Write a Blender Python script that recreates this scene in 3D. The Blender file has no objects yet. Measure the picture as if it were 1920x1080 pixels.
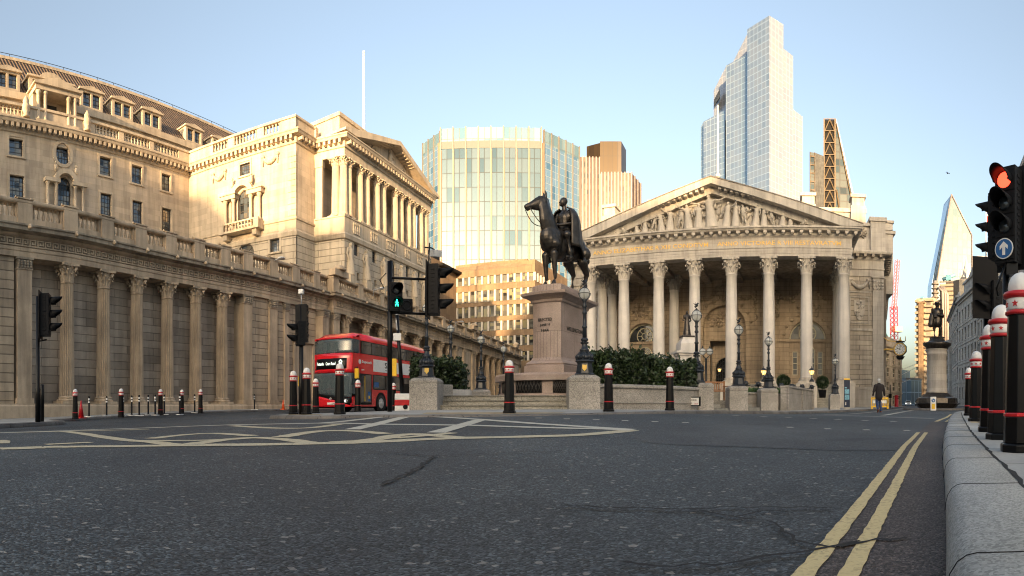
import bpy, bmesh, math, random
from mathutils import Vector, Matrix
from math import sin, cos, tan, pi, radians, sqrt, atan2, exp
random.seed(7)
S = bpy.context.scene
COL = S.collection

# ------------------------------------------------------------------ camera, sky, sun
cam = bpy.data.cameras.new("camera")
cam.type = 'PANO'                                   # the photograph is a stitched, cylindrical view
cam.panorama_type = 'CENTRAL_CYLINDRICAL'
cam.central_cylindrical_range_u_min = -0.96
cam.central_cylindrical_range_u_max = 0.96
cam.central_cylindrical_range_v_min = -0.322
cam.central_cylindrical_range_v_max = 0.758
cam.central_cylindrical_radius = 1.0
cam.clip_start = 0.05
cam.clip_end = 4000
camo = bpy.data.objects.new("camera", cam)
COL.objects.link(camo)
camo.location = (0, 0, 0)
camo.rotation_euler = (radians(90), 0, 0)
S.camera = camo

SUN_EL = radians(8.0)
SUN_DIR = Vector((-0.15, -0.989, 0)).normalized()   # horizontal direction towards the sun
w = bpy.data.worlds.new("World")
S.world = w
w.use_nodes = True
wn = w.node_tree
wn.nodes.clear()
sky = wn.nodes.new('ShaderNodeTexSky')
sky.sky_type = 'NISHITA'
sky.sun_disc = False
sky.sun_elevation = SUN_EL
sky.sun_rotation = atan2(SUN_DIR.x, SUN_DIR.y)
sky.altitude = 20
sky.air_density = 1.0
sky.dust_density = 6.0
sky.ozone_density = 1.0
bg = wn.nodes.new('ShaderNodeBackground')
bg.inputs['Strength'].default_value = 0.15
wo = wn.nodes.new('ShaderNodeOutputWorld')
hs = wn.nodes.new('ShaderNodeHueSaturation')          # saturation drop puts haze into the sky colour
hs.inputs['Saturation'].default_value = 0.82
hs.inputs['Value'].default_value = 1.06
wn.links.new(sky.outputs[0], hs.inputs['Color'])
wn.links.new(hs.outputs[0], bg.inputs[0])
wn.links.new(bg.outputs[0], wo.inputs[0])
sl = bpy.data.lights.new("sun", 'SUN')
sl.energy = 4.0
sl.angle = radians(0.6)
sl.color = (1.0, 0.65, 0.32)
so = bpy.data.objects.new("sun", sl)
COL.objects.link(so)
sdir = Vector((SUN_DIR.x * cos(SUN_EL), SUN_DIR.y * cos(SUN_EL), sin(SUN_EL)))
so.rotation_euler = sdir.to_track_quat('Z', 'Y').to_euler()
so.location = (0, -20, 60)
S.view_settings.view_transform = 'Standard'
S.view_settings.look = 'None'
S.view_settings.exposure = 1.87
S.view_settings.gamma = 1.0
S.render.engine = 'CYCLES'
S.cycles.max_bounces = 6
S.cycles.diffuse_bounces = 3
S.cycles.glossy_bounces = 3
S.cycles.transparent_max_bounces = 8
S.cycles.caustics_reflective = False
S.cycles.caustics_refractive = False
S.cycles.use_denoising = True
S.cycles.filter_width = 1.1

# ------------------------------------------------------------------ helpers
HZ = 758.0
def P(x, r, z=0.0):
    """ground-plan point seen at photo column x, r metres away"""
    a = (x - 960) / 1000
    return Vector((r * sin(a), r * cos(a), z))
def zat(y, r):
    return (HZ - y) * r / 1000
def sstep(a, b, x):
    t = max(0, min(1, (x - a) / (b - a)))
    return t * t * (3 - 2 * t)
def gz(X, Y):
    d = 0.022 * max(0, -3 - max(X, -30)) * (1 - sstep(12, 32, Y))
    h = 0.22 * exp(-((X - 1) / 9) ** 2 - ((Y - 14) / 7) ** 2)
    return -0.44 - d + h
def pz(X, Y):
    return gz(X, Y) + 0.11 - 0.08 * exp(-((X - .5) / 5) ** 2 - ((Y - 12) / 4) ** 2)
def gpt(x, y):
    """road point seen at photo pixel"""
    r = 8.0
    for i in range(30):
        p = P(x, r)
        r = 0.5 * r + 0.5 * min(300, -gz(p.x, p.y) / ((y - HZ) / 1000))
    return P(x, r)
def FR(A, B, z=0):
    A = Vector((A[0], A[1], 0)); B = Vector((B[0], B[1], 0))
    x = (B - A).normalized()
    y = Vector((-x.y, x.x, 0))
    M = Matrix(((x.x, y.x, 0, A.x), (x.y, y.y, 0, A.y), (0, 0, 1, z), (0, 0, 0, 1)))
    return M
def fu(px, A, B):
    """photo column -> (distance along A-B, range from the viewer)"""
    a = (px - 960) / 1000
    d = Vector((sin(a), cos(a)))
    ax, ay = A[0], A[1]
    t = Vector((B[0] - ax, B[1] - ay)).normalized()
    det = d.x * (-t.y) + t.x * d.y
    r = (ax * (-t.y) + t.x * ay) / det
    u = (d.x * ay - d.y * ax) / det
    return u, r
def TR(x=0, y=0, z=0, rz=0, s=1):
    return Matrix.Translation((x, y, z)) @ Matrix.Rotation(rz, 4, 'Z') @ Matrix.Scale(s, 4)

SPLIT = dict(window_surrounds='window_surround', urns='urn', swags='swag', podium_balusters='podium_balustrade', column_pedestals='column_pedestal', caryatid_brackets='caryatid_bracket',
    roof_blocks='roof_block', pediment_sculpture='pediment_figure', arch_mouldings='arch_moulding', carved_garlands='carved_garland', garlands='garland', marker_lamps='marker_lamp', balconies='balcony',
    wires='wire', solid_walls='solid_wall', doors='cabinet_door', plinth_caps='cap', sign_maps='map', wing_pilasters='pilaster', parapet_blocks='parapet_block', side_boxes='box')
class MB:
    def __init__(self, M=None):
        self.v = []; self.f = []; self.s = []; self.M = M
    def add(self, vs, fs, smooth=False, M=None):
        o = len(self.v)
        for p in vs:
            p = Vector(p)
            if M is not None: p = M @ p
            if self.M is not None: p = self.M @ p
            self.v.append(p)
        for f in fs:
            self.f.append([i + o for i in f]); self.s.append(smooth)
        return self
    def box(self, x0, x1, y0, y1, z0, z1, M=None):
        vs = [(x0, y0, z0), (x1, y0, z0), (x1, y1, z0), (x0, y1, z0), (x0, y0, z1), (x1, y0, z1), (x1, y1, z1), (x0, y1, z1)]
        return self.add(vs, [(3, 2, 1, 0), (4, 5, 6, 7), (0, 1, 5, 4), (1, 2, 6, 5), (2, 3, 7, 6), (3, 0, 4, 7)], False, M)
    def cbox(self, c, sx, sy, sz, M=None):
        return self.box(c[0] - sx / 2, c[0] + sx / 2, c[1] - sy / 2, c[1] + sy / 2, c[2] - sz / 2, c[2] + sz / 2, M)
    def prism(self, pts, z0, z1, M=None, caps=True):
        n = len(pts)
        zt = z1 if isinstance(z1, (list, tuple)) else [z1] * n
        zb = z0 if isinstance(z0, (list, tuple)) else [z0] * n
        vs = [(p[0], p[1], zb[i]) for i, p in enumerate(pts)] + [(p[0], p[1], zt[i]) for i, p in enumerate(pts)]
        fs = [(i, (i + 1) % n, (i + 1) % n + n, i + n) for i in range(n)]
        if caps: fs += [tuple(range(n - 1, -1, -1)), tuple(range(n, 2 * n))]
        return self.add(vs, fs, False, M)
    def extr(self, pts, y0, y1, M=None):
        """polygon in the x-z plane pushed from y0 to y1"""
        n = len(pts)
        vs = [(p[0], y0, p[1]) for p in pts] + [(p[0], y1, p[1]) for p in pts]
        fs = [(i, (i + 1) % n, (i + 1) % n + n, i + n) for i in range(n)] + [tuple(range(n)), tuple(range(2 * n - 1, n - 1, -1))]
        return self.add(vs, fs, False, M)
    def lathe(self, prof, n=16, cx=0, cy=0, M=None, smooth=True, a0=0.0, cap=True):
        vs = []; fs = []
        for r, z in prof:
            for k in range(n):
                a = a0 + 2 * pi * k / n
                vs.append((cx + r * cos(a), cy + r * sin(a), z))
        for j in range(len(prof) - 1):
            for k in range(n):
                k2 = (k + 1) % n
                fs.append((j * n + k, j * n + k2, (j + 1) * n + k2, (j + 1) * n + k))
        self.add(vs, fs, smooth, M)
        if cap:
            m = (len(prof) - 1) * n
            self.add(vs[:n], [tuple(range(n - 1, -1, -1))], False, M)
            self.add(vs[m:], [tuple(range(n))], False, M)
        return self
    def tube(self, pts, r, n=8, M=None, smooth=True, cap=True):
        pts = [Vector(p) for p in pts]
        rs = r if isinstance(r, (list, tuple)) else [r] * len(pts)
        vs = []; fs = []
        up = Vector((0.013, 0.021, 1))
        for i, p in enumerate(pts):
            t = (pts[min(i + 1, len(pts) - 1)] - pts[max(i - 1, 0)])
            t.normalize()
            q = t.cross(up)
            if q.length < 0.05: q = t.cross(Vector((0, 1, 0.02)))
            q.normalize(); b = t.cross(q)
            for k in range(n):
                a = 2 * pi * k / n
                vs.append(p + (q * cos(a) + b * sin(a)) * rs[i])
        for j in range(len(pts) - 1):
            for k in range(n):
                k2 = (k + 1) % n
                fs.append((j * n + k, j * n + k2, (j + 1) * n + k2, (j + 1) * n + k))
        self.add(vs, fs, smooth, M)
        if cap:
            self.add(vs[:n], [tuple(range(n - 1, -1, -1))], False, M)
            self.add(vs[-n:], [tuple(range(n))], False, M)
        return self
    def ball(self, c, r, n=12, m=8, M=None, rot=None):
        rx, ry, rz = r if isinstance(r, (list, tuple)) else (r, r, r)
        vs = []; fs = []
        R = rot if rot is not None else Matrix.Identity(3)
        c = Vector(c)
        for j in range(1, m):
            t = pi * j / m
            for k in range(n):
                a = 2 * pi * k / n
                vs.append(c + R @ Vector((rx * sin(t) * cos(a), ry * sin(t) * sin(a), rz * cos(t))))
        for j in range(m - 2):
            for k in range(n):
                k2 = (k + 1) % n
                fs.append((j * n + k, (j + 1) * n + k, (j + 1) * n + k2, j * n + k2))
        o = len(vs)
        vs.append(c + R @ Vector((0, 0, rz))); vs.append(c + R @ Vector((0, 0, -rz)))
        for k in range(n):
            k2 = (k + 1) % n
            fs.append((o, k, k2)); fs.append((o + 1, (m - 2) * n + k2, (m - 2) * n + k))
        return self.add(vs, fs, True, M)
    def limb(self, pts, rs, n=10):
        """rounded tapering limb, joints filled"""
        self.tube(pts, rs, n)
        for p, r in zip(pts, rs): self.ball(p, r, n, 7)
        return self
    def torus(self, c, R, r, n=20, m=8, axis='Z', M=None):
        vs = []; fs = []
        for i in range(n):
            a = 2 * pi * i / n
            for k in range(m):
                b = 2 * pi * k / m
                q = ((R + r * cos(b)) * cos(a), (R + r * cos(b)) * sin(a), r * sin(b))
                if axis == 'Y': q = (q[0], q[2], q[1])
                if axis == 'X': q = (q[2], q[0], q[1])
                vs.append((c[0] + q[0], c[1] + q[1], c[2] + q[2]))
        for i in range(n):
            for k in range(m):
                i2 = (i + 1) % n; k2 = (k + 1) % m
                fs.append((i * m + k, i2 * m + k, i2 * m + k2, i * m + k2))
        return self.add(vs, fs, True, M)
    def sweep(self, prof, path, closed=False, zf=None, M=None, smooth=False):
        """profile of (outward, z) carried along a plan path; outward is to the right of travel; profile is a closed loop"""
        path = [Vector((p[0], p[1])) for p in path]
        n = len(path); m = len(prof); vs = []; fs = []
        for i, p in enumerate(path):
            if closed:
                a = (p - path[i - 1]).normalized(); b = (path[(i + 1) % n] - p).normalized()
            else:
                a = (p - path[i - 1]).normalized() if i else (path[1] - p).normalized()
                b = (path[i + 1] - p).normalized() if i < n - 1 else a
            na = Vector((a.y, -a.x)); nb = Vector((b.y, -b.x))
            nn = na + nb
            nn = nn / max(0.3, nn.dot(na))
            z0 = zf(p.x, p.y) if zf else 0
            for o, z in prof:
                q = p + nn * o
                vs.append((q.x, q.y, z + z0))
        rng = range(n) if closed else range(n - 1)
        for i in rng:
            i2 = (i + 1) % n
            for k in range(m):
                k2 = (k + 1) % m
                fs.append((i * m + k, i2 * m + k, i2 * m + k2, i * m + k2))
        if not closed:
            fs.append(tuple(range(m))); fs.append(tuple(range(n * m - 1, (n - 1) * m - 1, -1)))
        return self.add(vs, fs, smooth, M)
    def wall(self, u0, u1, z0, z1, ops=(), yf=0.0, dp=0.4, seg=14):
        us = sorted({u0, u1} | {v for o in ops for v in o[:2] if u0 < v < u1})
        zs = sorted({z0, z1} | {v for o in ops for v in o[2:4] if z0 < v < z1})
        for i in range(len(us) - 1):
            for j in range(len(zs) - 1):
                c = ((us[i] + us[i + 1]) / 2, (zs[j] + zs[j + 1]) / 2)
                if any(o[0] < c[0] < o[1] and o[2] < c[1] < o[3] for o in ops): continue
                self.add([(us[i], yf, zs[j]), (us[i + 1], yf, zs[j]), (us[i + 1], yf, zs[j + 1]), (us[i], yf, zs[j + 1])], [(0, 1, 2, 3)])
        for o in ops:
            a, b, c, d = o[:4]; y2 = yf + dp
            arch = len(o) > 4 and o[4]
            zt = d - (b - a) / 2 if arch else d
            self.add([(a, yf, c), (a, y2, c), (a, y2, zt), (a, yf, zt)], [(0, 1, 2, 3)])
            self.add([(b, yf, c), (b, y2, c), (b, y2, zt), (b, yf, zt)], [(3, 2, 1, 0)])
            self.add([(a, yf, c), (b, yf, c), (b, y2, c), (a, y2, c)], [(0, 1, 2, 3)])
            if not arch:
                self.add([(a, yf, d), (b, yf, d), (b, y2, d), (a, y2, d)], [(3, 2, 1, 0)])
            else:
                R = (b - a) / 2; m = (a + b) / 2
                arc = [(m + R * cos(pi * k / seg), zt + R * sin(pi * k / seg)) for k in range(seg + 1)]
                for k in range(seg):
                    p, q = arc[k], arc[k + 1]
                    self.add([(p[0], yf, p[1]), (q[0], yf, q[1]), (q[0], y2, q[1]), (p[0], y2, p[1])], [(0, 1, 2, 3)], True)
                    self.add([(p[0], yf, p[1]), (p[0], yf, d), (q[0], yf, d), (q[0], yf, q[1])], [(0, 1, 2, 3)])
        return self
    def pieces(self, tol=.02):
        par = list(range(len(self.v)))
        def find(i):
            while par[i] != i: par[i] = par[par[i]]; i = par[i]
            return i
        for f in self.f:
            for i in f[1:]: par[find(i)] = find(f[0])
        comp = {}
        for k, f in enumerate(self.f): comp.setdefault(find(f[0]), []).append(k)
        cs = []
        for ks in comp.values():
            pts = [self.v[i] for k in ks for i in self.f[k]]
            lo = Vector([min(p[a] for p in pts) - tol for a in range(3)]); hi = Vector([max(p[a] for p in pts) + tol for a in range(3)])
            cs.append([lo, hi, ks])
        done = False
        while not done:
            done = True; out = []
            for c in cs:
                for o in out:
                    if all(c[0][a] <= o[1][a] and o[0][a] <= c[1][a] for a in range(3)):
                        for a in range(3): o[0][a] = min(o[0][a], c[0][a]); o[1][a] = max(o[1][a], c[1][a])
                        o[2] = o[2] + c[2]; done = False; break
                else: out.append(c)
            cs = out
        return [c[2] for c in cs]
    def build(self, name, mat, parent=None, bevel=0):
        if name in SPLIT:
            V, F, S_, o = self.v, self.f, self.s, None
            M = self.M; inv = M.inverted() if M is not None else None
            for ks in self.pieces():
                m = MB(M); m.world = self.world
                used = sorted({i for k in ks for i in F[k]}); ix = {i: j for j, i in enumerate(used)}
                m.v = [V[i] for i in used]; m.f = [[ix[i] for i in F[k]] for k in ks]; m.s = [S_[k] for k in ks]
                o = m.build(SPLIT[name], mat, parent, bevel)
            return o
        me = bpy.data.meshes.new(name)
        vs = self.v
        if parent is not None:
            inv = (Matrix.Translation(parent.get('_loc', (0, 0, 0))) @ Matrix.Rotation(parent.get('_rz', 0.0), 4, 'Z')).inverted() if self.M is not None or self.world else None
            if inv is not None: vs = [inv @ p for p in vs]
        me.from_pydata([tuple(p) for p in vs], [], self.f)
        bm = bmesh.new(); bm.from_mesh(me)
        for fc, s in zip(bm.faces, self.s): fc.smooth = s
        bmesh.ops.remove_doubles(bm, verts=bm.verts, dist=1e-5)
        bmesh.ops.recalc_face_normals(bm, faces=bm.faces)
        uvl = bm.loops.layers.uv.new("UV")
        for fc in bm.faces:
            n = fc.normal
            if abs(n.z) > 0.75:
                d = self.uvdir
                for l in fc.loops: l[uvl].uv = (l.vert.co.x * d[0] + l.vert.co.y * d[1], -l.vert.co.x * d[1] + l.vert.co.y * d[0] + (3.3 if d[1] else 0))
            else:
                t = Vector((-n.y, n.x, 0))
                t = t.normalized() if t.length > 1e-6 else Vector((1, 0, 0))
                for l in fc.loops: l[uvl].uv = (l.vert.co.dot(t), l.vert.co.z)
        bm.to_mesh(me); bm.free()
        return place(name, me, mat, parent, bevel)
    world = False
    uvdir = (1, 0)
def WB():
    """builder in world coordinates"""
    m = MB(); m.world = True
    return m
def place(name, me, mat, parent=None, bevel=0):
    if mat is not None:
        me.materials.clear(); me.materials.append(mat)
    o = bpy.data.objects.new(name, me)
    COL.objects.link(o)
    if parent is not None:
        o.parent = rooted(parent)
    if bevel:
        b = o.modifiers.new("bevel", 'BEVEL'); b.width = bevel; b.segments = 2; b.limit_method = 'ANGLE'
    for k in ('_loc', '_rz'):
        if parent is not None and k in parent: o[k] = parent[k]
    return o
def rooted(p): return p
def thing(name, label, cat, loc=(0, 0, 0), rotz=0.0, group=None):
    o = bpy.data.objects.new(name, None)
    o.empty_display_size = 0.3
    COL.objects.link(o)
    o.location = loc; o.rotation_euler = (0, 0, rotz)
    o['_loc'] = [float(v) for v in loc]; o['_rz'] = float(rotz)
    return tag(o, label, cat, group)
def tag(o, label, cat, group=None):
    o['label'] = label; o['category'] = cat
    if group: o['group'] = group
    return o
def struct(o, kind='structure'):
    o['kind'] = kind
    return o
KIDS = {}
def kids(o): return [c for c in o.children]
def dup(o, parent=None, loc=None, rz=None, label=None, scale=None):
    c = o.copy(); COL.objects.link(c)
    if parent is not None: c.parent = parent
    if loc is not None: c.location = loc
    if rz is not None: c.rotation_euler = (0, 0, rz)
    if scale is not None: c.scale = (scale,) * 3 if not isinstance(scale, (tuple, list)) else scale
    if label: c['label'] = label
    for k in list(o.children): dup(k, c)
    return c
def shift(o, M):
    """put a part built round its own origin at a world frame M under its (rotated) parent"""
    p = o.parent
    inv = (Matrix.Translation(p['_loc']) @ Matrix.Rotation(p['_rz'], 4, 'Z')).inverted() if p is not None and '_loc' in p else Matrix.Identity(4)
    o.matrix_local = inv @ M
    return o
def remesh(mb, voxel, smooth=2, decimate=None):
    """fuse overlapping closed shapes to one continuous surface"""
    me = bpy.data.meshes.new("raw")
    me.from_pydata([tuple(p) for p in mb.v], [], mb.f)
    bm = bmesh.new(); bm.from_mesh(me)
    bmesh.ops.remove_doubles(bm, verts=bm.verts, dist=1e-5)
    bmesh.ops.recalc_face_normals(bm, faces=bm.faces); bm.to_mesh(me); bm.free()
    o = bpy.data.objects.new("raw", me); COL.objects.link(o)
    r = o.modifiers.new("r", 'REMESH'); r.mode = 'VOXEL'; r.voxel_size = voxel; r.use_smooth_shade = True
    if smooth:
        s_ = o.modifiers.new("s", 'SMOOTH'); s_.iterations = smooth; s_.factor = 0.5
    if decimate:
        d_ = o.modifiers.new("d", 'DECIMATE'); d_.ratio = decimate
    dg = bpy.context.evaluated_depsgraph_get(); dg.update()
    out = bpy.data.meshes.new_from_object(o.evaluated_get(dg))
    bpy.data.objects.remove(o); bpy.data.meshes.remove(me)
    for p in out.polygons: p.use_smooth = True
    return out
def text(name, body, M, width, height, mat, parent, depth=0.01, bold=0.0):
    cu = bpy.data.curves.new(name, 'FONT')
    cu.body = body; cu.align_x = 'CENTER'; cu.align_y = 'CENTER'; cu.size = 1; cu.extrude = 0.02; cu.offset = bold
    cu.resolution_u = 2
    o = bpy.data.objects.new(name, cu); COL.objects.link(o)
    dg = bpy.context.evaluated_depsgraph_get(); dg.update()
    me = bpy.data.meshes.new_from_object(o.evaluated_get(dg))
    bpy.data.objects.remove(o)
    xs = [v.co.x for v in me.vertices]; ys = [v.co.y for v in me.vertices]
    cx, cy = (min(xs) + max(xs)) / 2, (min(ys) + max(ys)) / 2
    sx = width / max(1e-6, max(xs) - min(xs)); sy = height / max(1e-6, max(ys) - min(ys))
    inv = (Matrix.Translation(parent['_loc']) @ Matrix.Rotation(parent['_rz'], 4, 'Z')).inverted() if parent is not None else Matrix.Identity(4)
    for v in me.vertices:
        q = Vector(((v.co.x - cx) * sx, -depth * (1 if v.co.z > 0 else -.2), (v.co.y - cy) * sy))
        v.co = inv @ (M @ q)
    return place(name, me, mat, parent)

# ------------------------------------------------------------------ materials
def nd(nt, typ, ins=None, **props):
    n = nt.nodes.new(typ)
    for k, v in props.items(): setattr(n, k, v)
    for k, v in (ins or {}).items():
        if isinstance(v, bpy.types.NodeSocket): nt.links.new(v, n.inputs[k])
        else: n.inputs[k].default_value = v
    return n
def newmat(name):
    m = bpy.data.materials.new(name); m.use_nodes = True
    nt = m.node_tree; nt.nodes.clear()
    out = nt.nodes.new('ShaderNodeOutputMaterial')
    b = nt.nodes.new('ShaderNodeBsdfPrincipled')
    nt.links.new(b.outputs[0], out.inputs[0])
    return m, nt, b
def c4(c): return (c[0], c[1], c[2], 1)
def ramp(nt, fac, stops):
    r = nd(nt, 'ShaderNodeValToRGB', {'Fac': fac})
    e = r.color_ramp.elements
    while len(e) < len(stops): e.new(0.5)
    for i, (p, c) in enumerate(stops):
        e[i].position = p; e[i].color = c4(c) if len(c) == 3 else c
    return r.outputs[0]
def mul(nt, a, b, fac=1.0, mode='MULTIPLY'):
    n = nd(nt, 'ShaderNodeMix', data_type='RGBA', blend_type=mode)
    n.inputs[0].default_value = fac if not isinstance(fac, bpy.types.NodeSocket) else 0
    if isinstance(fac, bpy.types.NodeSocket): nt.links.new(fac, n.inputs[0])
    for i, v in ((6, a), (7, b)):
        if isinstance(v, bpy.types.NodeSocket): nt.links.new(v, n.inputs[i])
        else: n.inputs[i].default_value = c4(v)
    return n.outputs[2]
def plain(name, col, rough=0.5, metal=0.0, noise=0.12, scale=6.0, bump=0.0, spec=0.5, coat=0.0):
    m, nt, b = newmat(name)
    tc = nd(nt, 'ShaderNodeTexCoord')
    nz = nd(nt, 'ShaderNodeTexNoise', {'Vector': tc.outputs['Object'], 'Scale': scale, 'Detail': 5.0, 'Roughness': 0.6})
    c = ramp(nt, nz.outputs[0], [(0.3, [v * (1 - noise) for v in col]), (0.7, [min(1, v * (1 + noise)) for v in col])])
    nt.links.new(c, b.inputs['Base Color'])
    rr = nd(nt, 'ShaderNodeMapRange', {'Value': nz.outputs[0], 'To Min': max(0, rough - 0.08), 'To Max': min(1, rough + 0.08)})
    nt.links.new(rr.outputs[0], b.inputs['Roughness'])
    b.inputs['Metallic'].default_value = metal
    b.inputs['Specular IOR Level'].default_value = spec
    b.inputs['Coat Weight'].default_value = coat
    if bump:
        bp = nd(nt, 'ShaderNodeBump', {'Height': nz.outputs[0], 'Strength': bump, 'Distance': 0.02})
        nt.links.new(bp.outputs[0], b.inputs['Normal'])
    return m
def stone(name, col, bw=1.2, bh=0.45, joint=0.012, jdark=0.55, vary=0.10, stain=0.35, groove=0.5, offset=0.5, fine=40, rough=0.85, streak=0.5):
    """coursed stone: joints from the metre UVs, soot and rain streaks from object-space noise"""
    m, nt, b = newmat(name)
    tc = nd(nt, 'ShaderNodeTexCoord')
    uv, ob = tc.outputs['UV'], tc.outputs['Object']
    big = nd(nt, 'ShaderNodeTexNoise', {'Vector': ob, 'Scale': 0.35, 'Detail': 6.0, 'Roughness': 0.65})
    mp = nd(nt, 'ShaderNodeMapping', {'Vector': ob, 'Scale': (2.2, 2.2, 0.16)})
    st = nd(nt, 'ShaderNodeTexNoise', {'Vector': mp.outputs[0], 'Scale': 1.0, 'Detail': 5.0, 'Roughness': 0.6})
    fn = nd(nt, 'ShaderNodeTexNoise', {'Vector': ob, 'Scale': float(fine), 'Detail': 3.0})
    if bw:
        br = nd(nt, 'ShaderNodeTexBrick', {'Vector': uv, 'Color1': c4([v * (1 - vary) for v in col]), 'Color2': c4([min(1, v * (1 + vary)) for v in col]),
                'Mortar': c4([v * jdark for v in col]), 'Scale': 1.0, 'Mortar Size': joint, 'Mortar Smooth': 0.3, 'Bias': 0.0, 'Brick Width': bw, 'Row Height': bh}, offset=offset)
        base = br.outputs['Color']
    else:
        base = nd(nt, 'ShaderNodeRGB').outputs[0]; base.default_value = c4(col)
    k1 = ramp(nt, big.outputs[0], [(0.32, (1 - stain, 1 - stain, 1 - stain * 0.95)), (0.62, (1.06, 1.05, 1.03))])
    k2 = ramp(nt, st.outputs[0], [(0.36, (1 - 0.6 * streak, 1 - 0.6 * streak, 1 - 0.6 * streak)), (0.56, (1, 1, 1))])
    k3 = ramp(nt, fn.outputs[0], [(0.3, (0.9, 0.9, 0.9)), (0.7, (1.06, 1.06, 1.06))])
    c = mul(nt, base, k1); c = mul(nt, c, k2); c = mul(nt, c, k3)
    nt.links.new(c, b.inputs['Base Color'])
    b.inputs['Roughness'].default_value = rough
    b.inputs['Specular IOR Level'].default_value = 0.25
    bp = nd(nt, 'ShaderNodeBump', {'Height': fn.outputs[0], 'Strength': 0.15, 'Distance': 0.01})
    if bw:
        inv = nd(nt, 'ShaderNodeMath', {0: 1.0, 1: br.outputs['Fac']}, operation='SUBTRACT')
        b2 = nd(nt, 'ShaderNodeBump', {'Height': inv.outputs[0], 'Strength': groove, 'Distance': 0.04, 'Normal': bp.outputs[0]})
        nt.links.new(b2.outputs[0], b.inputs['Normal'])
    else:
        nt.links.new(bp.outputs[0], b.inputs['Normal'])
    return m
def granite(name, col, col2, scale=60, rough=0.55, bw=0, bh=0.4):
    m, nt, b = newmat(name)
    tc = nd(nt, 'ShaderNodeTexCoord')
    vo = nd(nt, 'ShaderNodeTexVoronoi', {'Vector': tc.outputs['Object'], 'Scale': float(scale)})
    nz = nd(nt, 'ShaderNodeTexNoise', {'Vector': tc.outputs['Object'], 'Scale': 1.3, 'Detail': 6.0})
    g = nd(nt, 'ShaderNodeSeparateColor', {'Color': vo.outputs['Color']})
    c = ramp(nt, g.outputs[0], [(0.15, col2), (0.5, col), (0.95, [min(1, v * 1.25) for v in col])])
    c = mul(nt, c, ramp(nt, nz.outputs[0], [(0.3, (0.72, 0.72, 0.7)), (0.65, (1.05, 1.05, 1.05))]))
    if bw:
        br = nd(nt, 'ShaderNodeTexBrick', {'Vector': tc.outputs['UV'], 'Color1': (1, 1, 1, 1), 'Color2': (0.86, 0.86, 0.86, 1), 'Mortar': (0.45, 0.43, 0.4, 1), 'Scale': 1.0, 'Mortar Size': 0.008, 'Brick Width': bw, 'Row Height': bh})
        c = mul(nt, c, br.outputs['Color'])
    nt.links.new(c, b.inputs['Base Color'])
    b.inputs['Roughness'].default_value = rough
    return m
def glassy(name, col, rough=0.06, spec=0.8, wave=0.0):
    m, nt, b = newmat(name)
    tc = nd(nt, 'ShaderNodeTexCoord')
    nz = nd(nt, 'ShaderNodeTexNoise', {'Vector': tc.outputs['Object'], 'Scale': 1.5, 'Detail': 2.0})
    c = ramp(nt, nz.outputs[0], [(0.35, [v * 0.7 for v in col]), (0.65, [v * 1.3 for v in col])])
    nt.links.new(c, b.inputs['Base Color'])
    b.inputs['Roughness'].default_value = rough
    b.inputs['Specular IOR Level'].default_value = spec
    bp = nd(nt, 'ShaderNodeBump', {'Height': nz.outputs[0], 'Strength': 0.04 + wave, 'Distance': 0.05})
    nt.links.new(bp.outputs[0], b.inputs['Normal'])
    return m
def curtain(name, tint, dark, cell=(1.5, 3.8), line=(0.4, 0.42, 0.42), lw=0.05, metal=0.75, rough=0.08, blind=(0.6, 0.6, 0.58), bamt=0.5):
    """tower glazing: mirror-like panes that differ pane by pane, with mullions on the metre UVs"""
    m, nt, b = newmat(name)
    tc = nd(nt, 'ShaderNodeTexCoord'); uv = tc.outputs['UV']
    mp = nd(nt, 'ShaderNodeVectorMath', {0: uv, 1: (1 / cell[0], 1 / cell[1], 1)}, operation='MULTIPLY')
    fl = nd(nt, 'ShaderNodeVectorMath', {0: mp.outputs[0]}, operation='FLOOR')
    wn_ = nd(nt, 'ShaderNodeTexWhiteNoise', {'Vector': fl.outputs[0]}, noise_dimensions='2D')
    m2 = nd(nt, 'ShaderNodeVectorMath', {0: fl.outputs[0], 1: (0.16, 0.45, 1)}, operation='MULTIPLY')
    clus = nd(nt, 'ShaderNodeTexNoise', {'Vector': m2.outputs[0], 'Scale': 1.0, 'Detail': 2.0}, noise_dimensions='2D')
    sm = nd(nt, 'ShaderNodeMath', {0: wn_.outputs['Value'], 1: clus.outputs[0]}, operation='ADD')
    k = ramp(nt, sm.outputs[0], [(0.5, dark), (0.85, tint)])
    bl = nd(nt, 'ShaderNodeMath', {0: sm.outputs[0], 1: 1.15}, operation='GREATER_THAN')
    bm_ = nd(nt, 'ShaderNodeMath', {0: bl.outputs[0], 1: bamt}, operation='MULTIPLY')
    k = mul(nt, k, blind, bm_.outputs[0], 'MIX')
    br = nd(nt, 'ShaderNodeTexBrick', {'Vector': uv, 'Color1': (0, 0, 0, 1), 'Color2': (0, 0, 0, 1), 'Mortar': (1, 1, 1, 1), 'Scale': 1.0, 'Mortar Size': lw, 'Mortar Smooth': 0.0, 'Brick Width': cell[0], 'Row Height': cell[1]}, offset=0.0)
    c = mul(nt, k, line, br.outputs['Fac'], 'MIX')
    nt.links.new(c, b.inputs['Base Color'])
    b.inputs['Roughness'].default_value = rough
    b.inputs['Specular IOR Level'].default_value = 0.3
    me = nd(nt, 'ShaderNodeMath', {0: br.outputs['Fac'], 1: -metal}, operation='MULTIPLY_ADD'); me.inputs[2].default_value = metal
    nt.links.new(me.outputs[0], b.inputs['Metallic'])
    return m
def emit(name, col, strength):
    m, nt, b = newmat(name)
    b.inputs['Base Color'].default_value = c4(col)
    b.inputs['Emission Color'].default_value = c4(col)
    b.inputs['Emission Strength'].default_value = strength
    return m
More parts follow.
